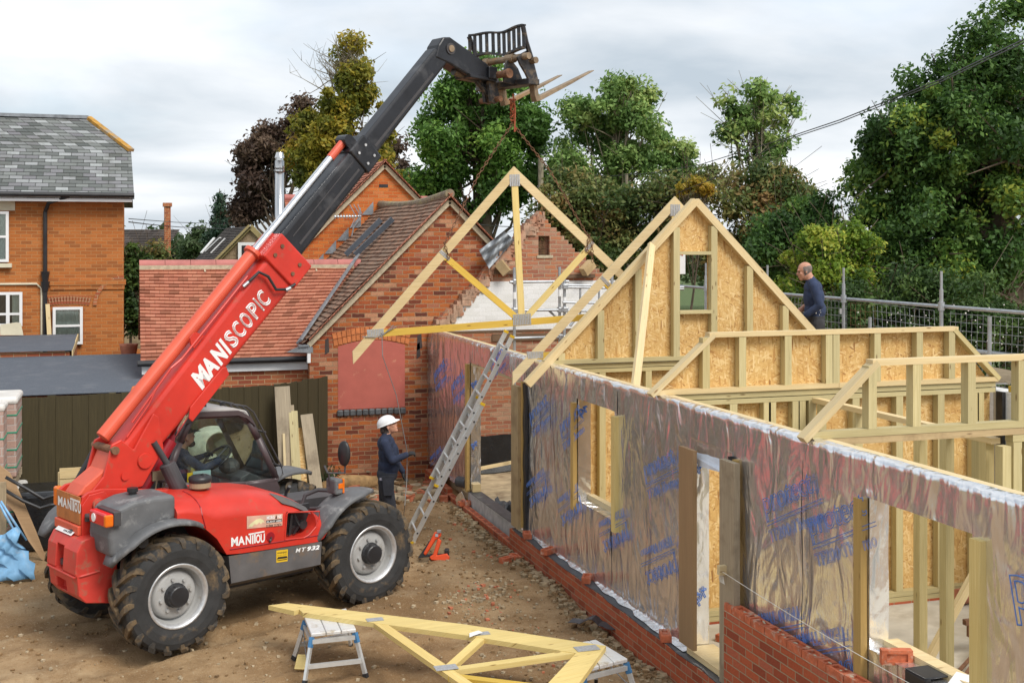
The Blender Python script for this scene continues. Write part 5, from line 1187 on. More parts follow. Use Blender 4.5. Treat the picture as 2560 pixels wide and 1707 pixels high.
# cab
cy0, cy1 = 1.0, 1.76
wout = [(.46, 1.52), (.62, 1.92), (.76, 2.17), (.84, 2.20), (1.38, 2.17), (1.50, 2.07), (1.62, 1.86), (1.865, 1.36), (1.84, 1.325), (1.45, 1.335), (.95, 1.38), (.55, 1.45)]
m = MB()
for y in (cy0, cy1):
    for i in range(len(wout)):
        a, b = wout[i], wout[(i + 1) % len(wout)]; m.cyl((a[0], y, a[1]), (b[0], y, b[1]), .042, n=8); m.ball((a[0], y, a[1]), .042, 8, 6)
for a in ((1.50, 2.07), (1.865, 1.36), (.46, 1.52), (.76, 2.17)): m.cyl((a[0], cy0, a[1]), (a[0], cy1, a[1]), .045, n=8)
cab = LB(m, "cab_frame", CABP, smooth=True)
m = MB(); m.box((.40, cy0, .72), (1.88, cy1 + .02, 1.36)); m.prism([(.40, 1.3), (.42, 1.5), (.55, 1.46), (.95, 1.39), (1.45, 1.345), (1.86, 1.335), (1.9, 1.25), (1.9, 1.1), (.40, 1.1)], (0, cy0 + .02, 0), AXX, AZZ, .06); LB(m, "cab_body", CABP, bevel=.01)
m = MB(); m.prism([(.70, 2.17), (.74, 2.235), (.90, 2.27), (1.30, 2.245), (1.46, 2.20), (1.52, 2.10), (1.40, 2.18), (.8, 2.19)], (0, cy1 + .03, 0), AXX, AZZ, cy1 - cy0 + .06); LB(m, "cab_roof", CABROOF, bevel=.02)
m = MB(); m.prism([(.66, 2.12), (.70, 2.20), (.84, 2.245), (1.34, 2.215), (1.49, 2.13), (1.56, 2.01), (1.44, 2.12), (1.33, 2.16), (.84, 2.19), (.76, 2.15)], (0, cy0 - .01, 0), AXX, AZZ, .05); LB(m, "roof_edge", CABP)
m = MB(); m.face([(a, cy0 - .01, b) for a, b in wout]); m.face([(a, cy1 + .01, b) for a, b in wout[::-1]]); m.face([(1.50, cy0, 2.07), (1.865, cy0, 1.36), (1.865, cy1, 1.36), (1.50, cy1, 2.07)]); LB(m, "cab_glass", GLASS, cab)
m = MB(); m.box((.50, 1.15, 1.12), (.98, 1.62, 1.30)); m.prism([(.5, 1.25), (.60, 1.25), (.52, 1.80), (.42, 1.80)], (0, 1.60, 0), AXX, AZZ, .44); LB(m, "driver_seat", BLACKP, cab, bevel=.03)
m = MB(); m.prism([(1.40, 1.2), (1.40, 1.42), (1.52, 1.47), (1.66, 1.40), (1.78, 1.25)], (0, 1.72, 0), AXX, AZZ, .70); m.ball((1.46, 1.38, 1.50), (.12, .14, .10), 12, 8); LB(m, "dashboard", DGREY, cab, bevel=.015)
m = MB(); N = 20
sc_, sd_ = Vector((1.30, 1.38, 1.62)), Vector((-.64, 0, .77)); sa_ = Vector((.77, 0, .64)); sb_ = Vector((0, 1, 0))
m.tube([sc_ + (sa_ * math.cos(2 * math.pi * k / N) + sb_ * math.sin(2 * math.pi * k / N)) * .19 for k in range(N + 1)], .016, 6)
for k in range(3): m.cyl(sc_, sc_ + (sa_ * math.cos(2.1 * k) + sb_ * math.sin(2.1 * k)) * .19, .012, n=6)
m.cyl(sc_, (1.46, 1.38, 1.45), .03, n=8); LB(m, "steering_wheel", BLACKP, cab)
m = MB(); m.prism([(.80, 1.40), (1.02, 1.38), (1.02, 1.56), (.80, 1.57)], (0, 1.03, 0), AXX, AZZ, .01); LB(m, "side_panel", TEAL, cab)
m = MB(); m.prism([(.73, 1.40), (.795, 1.40), (.795, 1.56), (.73, 1.56)], (0, 1.03, 0), AXX, AZZ, .01); LB(m, "side_panel", YELLOW, cab)
m = MB()
for y in (1.06, 1.20, 1.36, 1.52, 1.68): m.tube([(1.30, y, 2.28), (1.50, y, 2.24), (1.60, y, 2.16), (1.98, y, 1.48), (2.0, y, 1.38), (1.90, y, 1.28)], .010, 6)
for a, b in ((1.32, 2.285), (1.75, 1.91), (1.98, 1.48)): m.tube([(a, 1.04, b), (a, 1.70, b)], .012, 6)
LB(m, "windscreen_guard", DGREY, cab)
m = MB(); m.tube([(-.30, 1.75, 1.40), (-.10, 1.75, 1.72), (.10, 1.75, 2.08), (.22, 1.75, 2.17), (.5, 1.72, 2.2)], .03, 8); m.tube([(-.30, 1.05, 1.55), (.12, 1.05, 2.08)], .02, 6); LB(m, "cab_rear_frame", BLACKP, cab)
m = MB(); q = TL(342, 988, 1.45); m.lathe([(-.05, .03), (0, .05), (.0, .075), (.10, .072), (.16, .05), (.175, 0)], (q[0], 1.45, q[1] - .06), (0, 0, 1), 16); bc = LB(m, "beacon", AMBER, smooth=True)
m = MB(); m.cyl((q[0], 1.45, q[1] - .12), (q[0], 1.45, q[1] - .05), .06, n=14); m.tube([(q[0], 1.45, q[1] - .10), (q[0] + .1, 1.5, q[1] - .2), (.55, 1.55, 2.2)], .02, 6); LB(m, "beacon_base", BLACKP, bc)
m = MB(); m.cyl((1.05, 1.2, 2.25), (1.05, 1.2, 2.32), .014, n=6); m.cyl((1.28, 1.25, 2.24), (1.28, 1.25, 2.29), .02, n=6); split(LB(m, "roof_fitting", BLACKP, cab))
# exhaust, air intake, filler cap, front lamp and mirror
m = MB(); m.cyl((.38, .50, 1.47), (.25, .55, 1.78), .088, n=18); m.cyl((.25, .55, 1.78), (.245, .552, 1.795), .088, .07, n=18); ex = LB(m, "exhaust_silencer", DGREY)
m = MB(); m.cyl((.255, .55, 1.775), (.10, .57, 2.04), .034, n=12, caps=False); LB(m, "exhaust_pipe", DGREY, ex, smooth=True)
m = MB(); m.cyl((.50, .30, 1.52), (.50, .30, 1.545), .07, .11, n=20); m.cyl((.50, .30, 1.545), (.50, .30, 1.60), .115, n=22); ai = LB(m, "air_intake", plain("cloudy_bowl", (.34, .27, .17), .25))
m = MB(); m.lathe([(0, .118), (.03, .125), (.055, .118), (.07, .09), (.075, 0)], (.50, .30, 1.60), (0, 0, 1), 24); m.tube([(.50, .30, 1.67), (.51, .26, 1.69), (.52, .22, 1.665)], .006, 5); LB(m, "intake_cap", BLACKP, ai, smooth=True)
m = MB(); m.cyl((-.30, .22, 1.58), (-.30, .22, 1.64), .04, n=12); m.cyl((-.30, .22, 1.62), (-.30, .22, 1.66), .055, n=12); LB(m, "filler_cap", BLACKP)
m = MB(); m.tube([(1.78, .34, 1.10), (1.85, .34, 1.26), (1.97, .26, 1.315), (2.08, .14, 1.31)], .024, 8); ar = LB(m, "lamp_arm", DGREY)
m = MB(); m.box((2.03, .0, 1.28), (2.14, .20, 1.46)); fl = LB(m, "front_lamp", GREYP, ar, bevel=.025)
m = MB(); m.box((2.14, .01, 1.29), (2.165, .19, 1.45)); m.box((2.07, -.008, 1.35), (2.13, .0, 1.41)); LB(m, "indicator_lens", AMBER, fl, bevel=.008)
m = MB(); m.tube([(2.05, .12, 1.31), (2.02, .12, 1.52), (2.16, .0, 1.52), (2.17, .0, 1.72)], .014, 6); m.tube([(2.02, .14, 1.52), (2.0, .18, 1.6)], .014, 6); LB(m, "mirror_arm", DGREY, ar)
m = MB(); m.lathe([(-.03, .0), (-.028, .10), (-.01, .125), (.01, .125), (.015, .115)], (0, 0, 0), (1, 0, 0), 20); m.v = [Vector((2.15 + v.x * .9 - .2 * v.y, v.y * .62 - .0, 1.745 + v.z * 1.15)) for v in m.v]; LB(m, "side_mirror", BLACKP, ar, smooth=True)
m = MB(); m.tube([(1.95, 1.0, .95), (1.95, .9, 1.2), (1.93, .8, 1.28)], .02, 6); m.cyl((1.84, .25, 1.12), (1.92, .1, 1.14), .02, n=8); LB(m, "front_stay", DGREY)
# ---------------------------------------------------------------- old buildings round the site
def tiled(m, org, e, u, rows, gauge, left, right, lift=0.02, ncol=24, wav=0.0, sag=0.0, rough=0.004):
    """courses of lapped tiles: org = eave corner, e = along the eave, u = up the slope; left/right(v) give the run of each course"""
    org, e, u = Vector(org), Vector(e).normalized(), Vector(u).normalized(); n = e.cross(u).normalized()
    for r in range(rows):
        v0, v1 = r * gauge, (r + 1) * gauge; a0, a1 = left(v0), right(v0); b0, b1 = left(v1), right(v1)
        j = [random.uniform(-rough, rough) for _ in range(ncol + 1)]
        def pt(k, v, l, lo, hi):
            f = k / ncol; x = lo + (hi - lo) * f
            w_ = wav * math.sin(x * 1.1 + v * 1.7) + wav * .5 * math.sin(x * 2.9 - v * 2.3) - sag * math.sin(math.pi * f) * math.sin(math.pi * v / (rows * gauge))
            return org + e * x + u * v + n * (l + w_)
        for k in range(ncol):
            x0, x1 = a0 + (a1 - a0) * k / ncol, a0 + (a1 - a0) * (k + 1) / ncol
            p0, p1 = pt(k, v0, lift + j[k], a0, a1), pt(k + 1, v0, lift + j[k + 1], a0, a1)
            q0, q1 = pt(k, v1, 0.002, b0, b1), pt(k + 1, v1, 0.002, b0, b1)
            m.face([p0, p1, q1, q0], [(x0, r * .1 + .001), (x1, r * .1 + .001), (x1, r * .1 + .096), (x0, r * .1 + .096)])
            m.face([pt(k, v0, -.004, a0, a1), pt(k + 1, v0, -.004, a0, a1), p1, p0], [(x0, r * .1 + .03), (x1, r * .1 + .03), (x1, r * .1 + .05), (x0, r * .1 + .05)])
    return m
def on_plane(px, py, p0, n):
    r = ray(px, py); n = Vector(n); t = (Vector(p0) - Vector((0, 0, CAMH))).dot(n) / r.dot(n); return Vector((0, 0, CAMH)) + r * t
K = lambda c: (lambda v: c)
# barn with the blocked red window
BY = 20.75; bx0, bx1, bax, baz, bez = 2.98, 7.93, 5.455, 4.93, 2.46
bn = thing("brick_barn", "old mottled red brick barn gable with a blocked up window rendered in red", "barn", (5.4, BY, 0))
m = MB(); m.prism([(bx0, -.2), (bx1, -.2), (bx1, bez), (bax, baz), (bx0, bez)], (0, BY + .25, 0), (1, 0, 0), (0, 0, 1), .25); m.box((bx0, BY + .25, -.2), (bx0 + .2, 26.8, bez)); m.box((bx1 - .2, BY + .25, -.2), (bx1, 26.8, bez)); m.build("wall", B_BARN, bn)
sl_ = Vector((bax - 2.86, 0, 5.0 - 2.42)); sln = sl_.length
m = MB(); tiled(m, (2.86, 26.8, 2.42), (0, -1, 0), sl_, 36, sln / 36, K(0), K(6.15), .022, 30, .012, .10)
tiled(m, (2 * bax - 2.86, 20.65, 2.42), (0, 1, 0), (-sl_.x, 0, sl_.z), 36, sln / 36, K(0), K(6.15), .022, 20, .012, .05); m.build("roof", TILE_B, bn)
m = MB()
for s_ in (-1, 1):
    a, b = Vector((bax + s_ * 2.50, BY - .045, 2.40)), Vector((bax, BY - .045, 4.89)); m.beam(a, b, .07, .085)
    N = 34
    for k in range(N):
        p0 = a.lerp(b, k / N) + Vector((s_ * -.02 * 0, -.055, .10)); m.m = 1; m.beam(p0, p0 + (b - a).normalized() * .155 + Vector((0, 0, .012)), .12, .014); m.m = 0
split(m.build("verge", [MORTAR, TILE_R], bn), .03)
m = MB()
for k in range(22): m.cyl((bax, 20.66 + k * .28, 5.03 - .10 * math.sin(math.pi * k / 22)), (bax, 20.66 + k * .28 + .27, 5.03 - .10 * math.sin(math.pi * (k + 1) / 22)), .085, n=12)
m.build("ridge", plain("mossy_ridge", (.24, .19, .13), .9, var=.3, sc=6, dirt=(.30, .27, .12), dirt_amt=.35), bn)
rx0, rx1, rz0, rz1 = 3.47, 4.653, 1.265, 2.40
m = MB(); N = 12; arch = [(rx0 + (rx1 - rx0) * k / N, rz1 - .04 + .10 * math.sin(math.pi * k / N)) for k in range(N + 1)]
m.prism([(rx0, rz0)] + [(rx1, rz0)] + arch[::-1], (0, BY - .004, 0), (1, 0, 0), (0, 0, 1), .003); m.build("blocked_window", RENDER_RED, bn)
m = MB()
for k in range(17):
    for row in range(2):
        f0, f1 = (k + .06) / 17, (k + .94) / 17; A = lambda f, h: Vector((rx0 - .07 + (rx1 - rx0 + .14) * f + (f - .5) * h * .35, BY - .014, rz1 - .045 + .105 * math.sin(math.pi * f) + h))
        h0, h1 = .01 + row * .115, .115 + row * .115; fr_ = [A(f0, h0), A(f1, h0), A(f1, h1), A(f0, h1)]; bk = [p + Vector((0, .02, 0)) for p in fr_]
        m.add(fr_ + bk, [(0, 1, 2, 3), (0, 4, 5, 1), (1, 5, 6, 2), (2, 6, 7, 3), (3, 7, 4, 0)])
m.build("brick_arch", plain("arch_brick", (.50, .16, .05), .85, var=.3, sc=10), bn)
m = MB()
for k in range(11): x = rx0 - .02 + k * (rx1 - rx0 + .04) / 11; m.box((x, BY - .05, rz0 - .115), (x + .104, BY + .0, rz0 - .005))
m.build("window_sill", BLUEBRICK, bn, bevel=.02)
m = MB()
for x, z, w_ in ((4.92, 2.45, .05), (4.9, 2.3, .035), (3.28, 2.42, .04)): m.prism([(-w_, 0), (w_, .05), (w_ * .6, .3), (-w_ * .8, .26)], (x, BY - .003, z - .2), (1, 0, 0), (0, 0, 1), .002)
split(m.build("soot_stain", plain("soot", (.06, .045, .04), .95), bn), .001)
m = MB()
for (a, b) in (((952, 549), (864, 637)), ((982, 547), (888, 637))):
    p0, p1 = on_plane(*a, (2.86, 0, 2.47), (-1, 0, .9957)), on_plane(*b, (2.86, 0, 2.47), (-1, 0, .9957)); m.beam(p0, p1, .09, .10, up=(-1, 0, 1))
p0 = [on_plane(*q, (2.86, 0, 2.48), (-1, 0, .9957)) for q in ((952, 549), (982, 547), (888, 637), (864, 637))]
split(m.build("roof_window", plain("slate_blue_metal", (.07, .085, .105), .45), bn))
m = MB(); p0 = on_plane(700, 845, (2.86, 0, 2.44), (-1, 0, .9957)); m.beam((2.80, 20.75, 2.46), (4.30, 23.45, 3.90), .14, .03, up=(-1, 0, 1)); m.beam((2.78, 20.72, 2.39), (2.95, 20.72, 2.40), .2, .03); m.prism([(-.22, .02), (.22, 0), (.22, .1), (0, .12)], (2.80, 20.70, 2.27), (1, 0, 0), (0, 0, 1), .05); m.build("lead_valley", LEAD, bn)
m = MB(); m.box((2.93, BY - .09, 2.10), (2.985, BY - .02, 2.34)); m.build("gutter_end", WHITE, bn)
# ruined gable with whitewash
RY = 20.56
rg = thing("ruined_gable", "broken brick gable with a tiny barred window and whitewashed lower part", "ruined wall", (7.1, RY, 0))
pl_l = [(5.14, -.2), (5.14, 2.70), (5.40, 2.98), (5.52, 3.02), (5.75, 3.30), (5.95, 3.50), (6.02, 3.62), (6.2, 3.80), (6.32, 3.92), (6.5, 4.08), (6.75, 4.36), (7.05, 4.66), (7.126, 4.735)]
pl_r = [(7.126, 4.735)]; x, z = 7.16, 4.66
while x < 8.42: pl_r += [(x, z), (x, z - .075)]; z -= .075; x += random.choice((.05, .075, .11, .08))
pl_r += [(x, 3.5), (9.25, 2.6), (9.25, -.2)]
wv = [P(*q, y=RY) for q in ((1346, 590), (1374, 638))]
m = MB()
full = pl_l + pl_r[1:]; X0, X1, Z0, Z1 = wv[0].x, wv[1].x, wv[1].z, wv[0].z
def clip_poly(poly, f):                                           # keep the side where f >= 0
    o_ = []
    for i in range(len(poly)):
        a, b = poly[i], poly[(i + 1) % len(poly)]; fa, fb = f(a), f(b)
        if fa >= 0: o_.append(a)
        if (fa >= 0) != (fb >= 0): t_ = fa / (fa - fb); o_.append((a[0] + (b[0] - a[0]) * t_, a[1] + (b[1] - a[1]) * t_))
    return o_
L_ = clip_poly(full, lambda p: X0 - p[0]); R_ = clip_poly(full, lambda p: p[0] - X1); M_ = clip_poly(clip_poly(full, lambda p: p[0] - X0), lambda p: X1 - p[0])
for po in (L_, R_, clip_poly(M_, lambda p: Z0 - p[1]), clip_poly(M_, lambda p: p[1] - Z1)): m.prism(po, (0, RY + .24, 0), (1, 0, 0), (0, 0, 1), .24)
m.build("wall", B_RUIN, rg)
m = MB()
for k in range(8): x = X0 + (X1 - X0) * (k + .5) / 8; m.box((x - .004, RY + .08, Z0), (x + .004, RY + .09, Z1))
for k in range(12): z = Z0 + (Z1 - Z0) * (k + .5) / 12; m.box((X0, RY + .082, z - .004), (X1, RY + .088, z + .004))
m.build("window_grille", RUST, rg)
m = MB(); m.box((X0 - .03, RY - .02, Z0 - .05), (X1 + .06, RY + .1, Z0)); m.build("window_sill", MORTAR, rg)
wz = P(1300, 703, y=RY).z; wb = P(1200, 826, y=RY).z
m = MB(); m.prism([(5.32, wb), (9.2, wb), (9.2, wz - .4), (8.9, wz), (6.0, wz), (5.95, wz - .06), (5.88, wz - .07), (5.8, wz - .2), (5.62, wz - .38), (5.45, wb + .14)], (0, RY - .006, 0), (1, 0, 0), (0, 0, 1), .004); m.build("whitewash", B_WHITE, rg)
m = MB(); m.box((6.2, RY - .03, wb - .20), (8.3, RY + .05, wb - .07)); m.box((5.3, RY - .015, wb - .035), (9.2, RY + .02, wb)); split(m.build("timber_lintel", T_DARK, rg))
m = MB(); q = P(1263, 680, y=RY); m.beam((q.x - .22, RY - .02, q.z), (q.x + .32, RY - .02, q.z), .1, .07); q = P(1440, 690, y=RY); m.beam((q.x - .25, RY - .02, q.z), (q.x + .35, RY - .02, q.z), .1, .07); split(m.build("wall_plate_end", T_DARK, rg))
m = MB()
for (a, b) in (((1247, 657), (1268, 683)), ((1480, 658), (1458, 681))):
    p0, p1 = P(*a, y=RY - .12), P(*b, y=RY - .20); m.beam(p0, p1, .14, .16)
split(m.build("purlin_stub", T_PLANK, rg))
m = MB()
for k in range(230):                                               # ragged broken edge stones
    f = random.random(); a = (5.2 + 1.9 * f, 2.72 + 2.0 * f - .02); s_ = random.uniform(.018, .05)
    m.box((a[0] - s_ + random.uniform(-.04, .16), RY - random.uniform(.01, .05), a[1] - s_ * .6 + random.uniform(-.16, .02)), (a[0] + s_ + random.uniform(0, .12), RY + .2, a[1] + s_ * .5 + random.uniform(-.14, .03)))
m.build("broken_edge", plain("rubble_core", (.40, .26, .18), .95, var=.35, sc=9, dirt=(.44, .17, .09), dirt_amt=.4, bmp=.6), rg)
m = MB(); N = 8
for i in range(N):
    for j in range(N):
        g = lambda a, b: P(1222 + 52 * a / N + (b - N / 2) * 3.2 - 12 * (1 - a / N), 640 - 48 * a / N + 46 * (b / N) * (1 - .5 * a / N) - 14, y=RY - .10 - .07 * math.sin(a * 1.1 + b) - .06 * math.sin(b * 1.9 - a * .6))
        m.face([g(i, j + 1), g(i + 1, j + 1), g(i + 1, j), g(i, j)])
tag(m.build("lead_flashing", LEAD, smooth=True, recalc=True), "crumpled grey lead flashing draped between barn roof and broken gable", "flashing")
# taller orange gable house behind, with wing, flue and aerial
OY = 26.8
oh = thing("brick_house", "tall bright orange brick gable with a small air brick, rising behind the barn", "house", (5.5, OY, 0))
ol, orr = 2.55, 8.51
m = MB(); m.prism([(ol, -.5), (orr, -.5), (orr, 2.95), (5.53, 5.93), (ol, 2.95)], (0, OY + .3, 0), (1, 0, 0), (0, 0, 1), .3); m.build("wall", B_ORANGE, oh)
u_ = Vector((5.53 - 2.45, 0, 6.0 - 2.9)); un = u_.length
m = MB(); tiled(m, (2.45, 34, 2.92), (0, -1, 0), u_, 42, un / 42, K(0), K(7.32), .022, 16, .01); tiled(m, (8.61, 26.68, 2.92), (0, 1, 0), (-u_.x, 0, u_.z), 42, un / 42, K(0), K(7.32), .022, 16, .01); m.build("roof", TILE_R, oh)
m = MB()
for s_ in (-1, 1):
    a, b = Vector((5.53 + s_ * 3.0, OY - .05, 2.92)), Vector((5.53, OY - .05, 5.90)); m.beam(a, b, .08, .09)
    for k in range(40): p0 = a.lerp(b, k / 40) + Vector((0, -.06, .10)); m.m = 1; m.beam(p0, p0 + (b - a).normalized() * .15 + Vector((0, 0, .012)), .13, .016); m.m = 0
split(m.build("verge", [MORTAR, TILE_R], oh), .03)
q = [P(*c, y=OY - .004) for c in ((948, 461), (970, 469))]; m = MB(); m.box((q[0].x, OY - .008, q[1].z), (q[1].x, OY + .01, q[0].z)); m.build("air_brick", BLACKP, oh)
m = MB()
for k in range(8):
    f = k / 8; a = Vector((3.05, OY - .02, 2.75)).lerp(Vector((5.3, OY - .02, 5.08)), f); m.prism([(0, 0), (.26, .0), (.26, .30)], (a.x, OY - .015, a.z), (1, 0, 0), (0, 0, 1), .012)
m.build("stepped_flashing", LEAD, oh)
q = P(711, 498, y=29.6); wgx = q.x
m = MB(); tiled(m, (wgx, 27.3, 3.2), (1, 0, 0), (0, 2.3, q.z - 3.2), 30, math.hypot(2.3, q.z - 3.2) / 30, K(0), K(3.4), .022, 12, .008); m.build("wing_roof", TILE_R, oh)
m = MB(); m.box((wgx, 27.4, -.5), (ol + .1, 31.6, 3.2)); m.build("wing_wall", B_ORANGE, oh)
m = MB()
for k in range(12): m.cyl((wgx + k * .3, 29.6, q.z + .03), (wgx + k * .3 + .28, 29.6, q.z + .03), .09, n=10)
m.build("wing_ridge", RIDGE, oh)
fl_ = thing("steel_flue", "shiny twin wall steel flue pipe rising beside the black boom", "flue", tuple(P(699, 655, y=26.2)))
q0, q1 = P(699, 668, y=26.2), P(699, 402, y=26.2); m = MB(); m.cyl((q0.x, 26.2, 1.5), q1, .098, n=22); m.build("pipe", STEELFLUE, fl_, smooth=True)
m = MB()
for py in (548, 556, 418, 427): z = P(699, py, y=26.2).z; m.cyl((q0.x, 26.2, z - .02), (q0.x, 26.2, z + .02), .108, n=22)
split(m.build("joint_band", STEELFLUE, fl_))
m = MB(); z = q1.z; m.cyl((q0.x, 26.2, z), (q0.x, 26.2, z + .06), .085, n=20); m.cyl((q0.x, 26.2, z + .06), (q0.x, 26.2, z + .18), .105, .07, n=20); m.build("cowl", STEELFLUE, fl_)
ae = thing("tv_aerial", "thin television aerial on a bracket against the orange gable", "aerial", tuple(P(884, 590, y=26.6)))
q = P(900, 542, y=26.5); m = MB(); m.tube([P(879, 592, y=26.6), P(884, 570, y=26.6), P(900, 552, y=26.5), P(900, 520, y=26.5)], .018, 6); m.build("mast", GALV, ae)
m = MB(); a, b = P(838, 542, y=26.3), P(903, 541, y=26.5); m.cyl(a, b, .012, n=6)
for k in range(9): c = a.lerp(b, k / 9); m.cyl(c + Vector((0, 0, -.05)), c + Vector((0, 0, .05)), .01, n=5); m.ball(c, .03, 6, 4)
for (x0, y0, x1, y1) in ((874, 512, 888, 538), (884, 511, 899, 537), (894, 511, 905, 537), (888, 545, 876, 570), (900, 545, 882, 572)): m.cyl(P(x0, y0, y=26.4), P(x1, y1, y=26.4), .010, n=5)
m.build("element", GALV, ae)
# lean-to with the salmon tiled roof
lt = thing("lean_to", "low brick outbuilding with a freshly laid salmon pink tiled roof", "outbuilding", (1.6, 21.05, 0))
m = MB(); m.box((.30, 21.05, -.2), (3.03, 21.2, 2.10)); m.box((.30, 21.2, -.2), (.45, 25.6, 2.2)); m.prism([(21.2, 2.1), (25.6, 2.1), (23.4, 3.7)], (.45, 0, 0), (0, 1, 0), (0, 0, 1), -.15); m.build("wall", B_LEAN, lt)
us = Vector((0, 23.4 - 20.93, 3.74 - 2.17)); ul_ = us.length
m = MB(); tiled(m, (.20, 20.93, 2.17), (1, 0, 0), us, 28, ul_ / 28, K(0), lambda v: 2.74 + 1.5 * v / ul_, .032, 34, .008, .03); tiled(m, (4.4, 25.8, 2.17), (-1, 0, 0), (0, -2.4, 1.57), 28, 2.87 / 28, K(0), K(4.2), .02, 10); m.build("roof", TILE_R, lt)
m = MB()
for k in range(9): m.lathe([(0, .13), (.455, .13)], (.20 + k * .462, 23.4, 3.71), (1, 0, 0), 14)
m.build("ridge_tile", RIDGE, lt)
m = MB(); m.box((.20, 23.24, 3.66), (4.2, 23.30, 3.735)); m.build("ridge_mortar", MORTAR, lt)
m = MB(); m.box((.22, 20.99, 1.955), (3.02, 21.046, 2.125)); m.build("fascia", WHITE, lt)
m = MB(); m.cyl((.15, 20.92, 2.145), (3.05, 20.92, 2.145), .052, n=12); m.cyl((.98, 20.98, 0), (.98, 20.98, 2.12), .035, n=10); m.build("gutter", BLACKP, lt)
m = MB()
for k in range(9): q = .9 + k * .33 + random.uniform(-.1, .1); o = Vector((0.2 + q, 20.93, 2.17)) + us * (1 - .06 - (k % 2) * .035); m.face([o, o + Vector((.035, 0, 0)), o + Vector((.02, 0, 0)) + us * .035, o + Vector((.005, 0, 0)) + us * .035])
m.v = [v + Vector((0, -.016, .026)) for v in m.v]; m.build("mortar_splash", MORTAR, lt)
# felt roofed sheds
fs = thing("felt_roof_shed", "low shed with a wide dark grey felt roof behind the fence", "shed", (-1.2, 22, 0))
zA, zB = P(200, 985, y=19.85).z, P(250, 888, y=24).z
xr0, xr1 = P(385, 980, y=19.85).x + .12, P(357, 886, y=24).x
def roof_sheet(m, pts, th=.07):
    pts = [Vector(p) for p in pts]; m.add(pts + [p - Vector((0, 0, th)) for p in pts], [(0, 1, 2, 3), (7, 6, 5, 4), (0, 4, 5, 1), (1, 5, 6, 2), (2, 6, 7, 3), (3, 7, 4, 0)])
m = MB(); K4 = 4
for k in range(K4):
    f0, f1 = k / K4, (k + 1) / K4 + .012; z0, z1 = zA + (zB - zA) * f0, zA + (zB - zA) * f1; y0, y1 = 19.85 + 4.15 * f0, 19.85 + 4.15 * f1
    roof_sheet(m, [(-7, y0, z0 + .004 * (K4 - k)), (xr0 + (xr1 - xr0) * f0, y0, z0 + .004 * (K4 - k)), (xr0 + (xr1 - xr0) * f1, y1, z1 + .004 * (K4 - k)), (-7, y1, z1 + .004 * (K4 - k))], .012)
m.build("felt_roof", FELT, fs)
m = MB(); m.box((-7, 19.95, -.2), (xr0 - .1, 20.05, zA - .02)); m.box((-7, 23.9, -.2), (xr1, 24.0, zB - .02)); split(m.build("wall", B_LEAN, fs))
zC, zD = zB + .10, P(100, 838, y=27.6).z; xq0, xq1 = P(181, 890, y=24).x, P(195, 838, y=27.6).x
f2 = thing("felt_roof_shed", "higher felt roofed shed nearer the left brick house", "shed", (-4, 26, 0))
m = MB()
for k in range(2):
    f0, f1 = k / 2, (k + 1) / 2 + .01; z0, z1 = zC + (zD - zC) * f0, zC + (zD - zC) * f1
    roof_sheet(m, [(-9, 24 + 3.6 * f0, z0 + .006 * (2 - k)), (xq0 + (xq1 - xq0) * f0, 24 + 3.6 * f0, z0 + .006 * (2 - k)), (xq0 + (xq1 - xq0) * f1, 24 + 3.6 * f1, z1 + .006 * (2 - k)), (-9, 24 + 3.6 * f1, z1 + .006 * (2 - k))], .012)
m.build("felt_roof", FELT, f2)
m = MB(); m.box((-9, 24.06, -.2), (xq0 - .05, 24.16, zC - .02)); m.box((xq0 - .14, 24.16, -.2), (xq0 - .05, 27.5, zC - .02)); m.build("wall", B_LEAN, f2)
m = MB(); m.beam((xq0, 24.0, zC - .05), (xq1, 27.6, zD - .05), .02, .12); m.build("edge_board", T_NEW, f2)
# left house
HY = 28.5
lh = thing("brick_house", "two storey orange brick house with a slate roof and white sash windows", "house", (-6.5, HY, 0))
hxr = P(309, 600, y=HY).x; hz = P(200, 503, y=HY).z
m = MB(); m.box((-14, HY, -.5), (hxr, HY + 6.4, hz)); m.prism([(HY + .1, hz - .05), (HY + 6.3, hz - .05), (HY + 4.6, hz + 1.05), (HY + 1.8, hz + 1.05)], (hxr - .1, 0, 0), (0, 1, 0), (0, 0, 1), -.2); m.build("wall", B_HOUSE, lh)
e0 = P(336, 498, y=HY - .35); rg_ = P(221, 297, y=HY + 3.0); us = Vector((0, 3.35, rg_.z - e0.z)); ul_ = us.length
hc = on_plane(328, 380, e0, us.cross(Vector((1, 0, 0)))); vh = (hc.z - e0.z) / us.z * ul_; xl = -14.0
def rgt(v): return (e0.x - xl) + (hc.x - e0.x) * min(1, v / vh) if v <= vh else (hc.x - xl) + (rg_.x - hc.x) * (v - vh) / (ul_ - vh)
m = MB(); tiled(m, (xl, e0.y, e0.z), (1, 0, 0), us, 24, ul_ / 24, K(0), rgt, .014, 30, .004, 0, .003)
for f_ in m.uv:
    if f_:
        for i, (a, b) in enumerate(f_): f_[i] = (a, b * 2.0)
yb_ = HY + 6.35 - (hc.y - HY) ; m.face([hc, (hc.x, yb_, hc.z), rg_]); m.face([(xl, HY + 6.75, e0.z), (e0.x, HY + 6.75, e0.z), (hc.x, yb_, hc.z), rg_, (xl, rg_.y, rg_.z)][::-1])
m.build("roof", SLATE, lh)
m = MB(); m.beam((rg_.x, rg_.y, rg_.z + .03), (hc.x, hc.y, hc.z + .04), .16, .07); m.build("hip_ridge", LICHEN, lh)
m = MB(); m.beam((xl, rg_.y, rg_.z + .03), (rg_.x, rg_.y, rg_.z + .03), .2, .08); m.build("ridge", LEAD, lh)
m = MB(); m.box((xl, HY - .34, hz - .02), (e0.x - .05, HY - .02, hz + .10)); m.build("soffit", WHITE, lh)
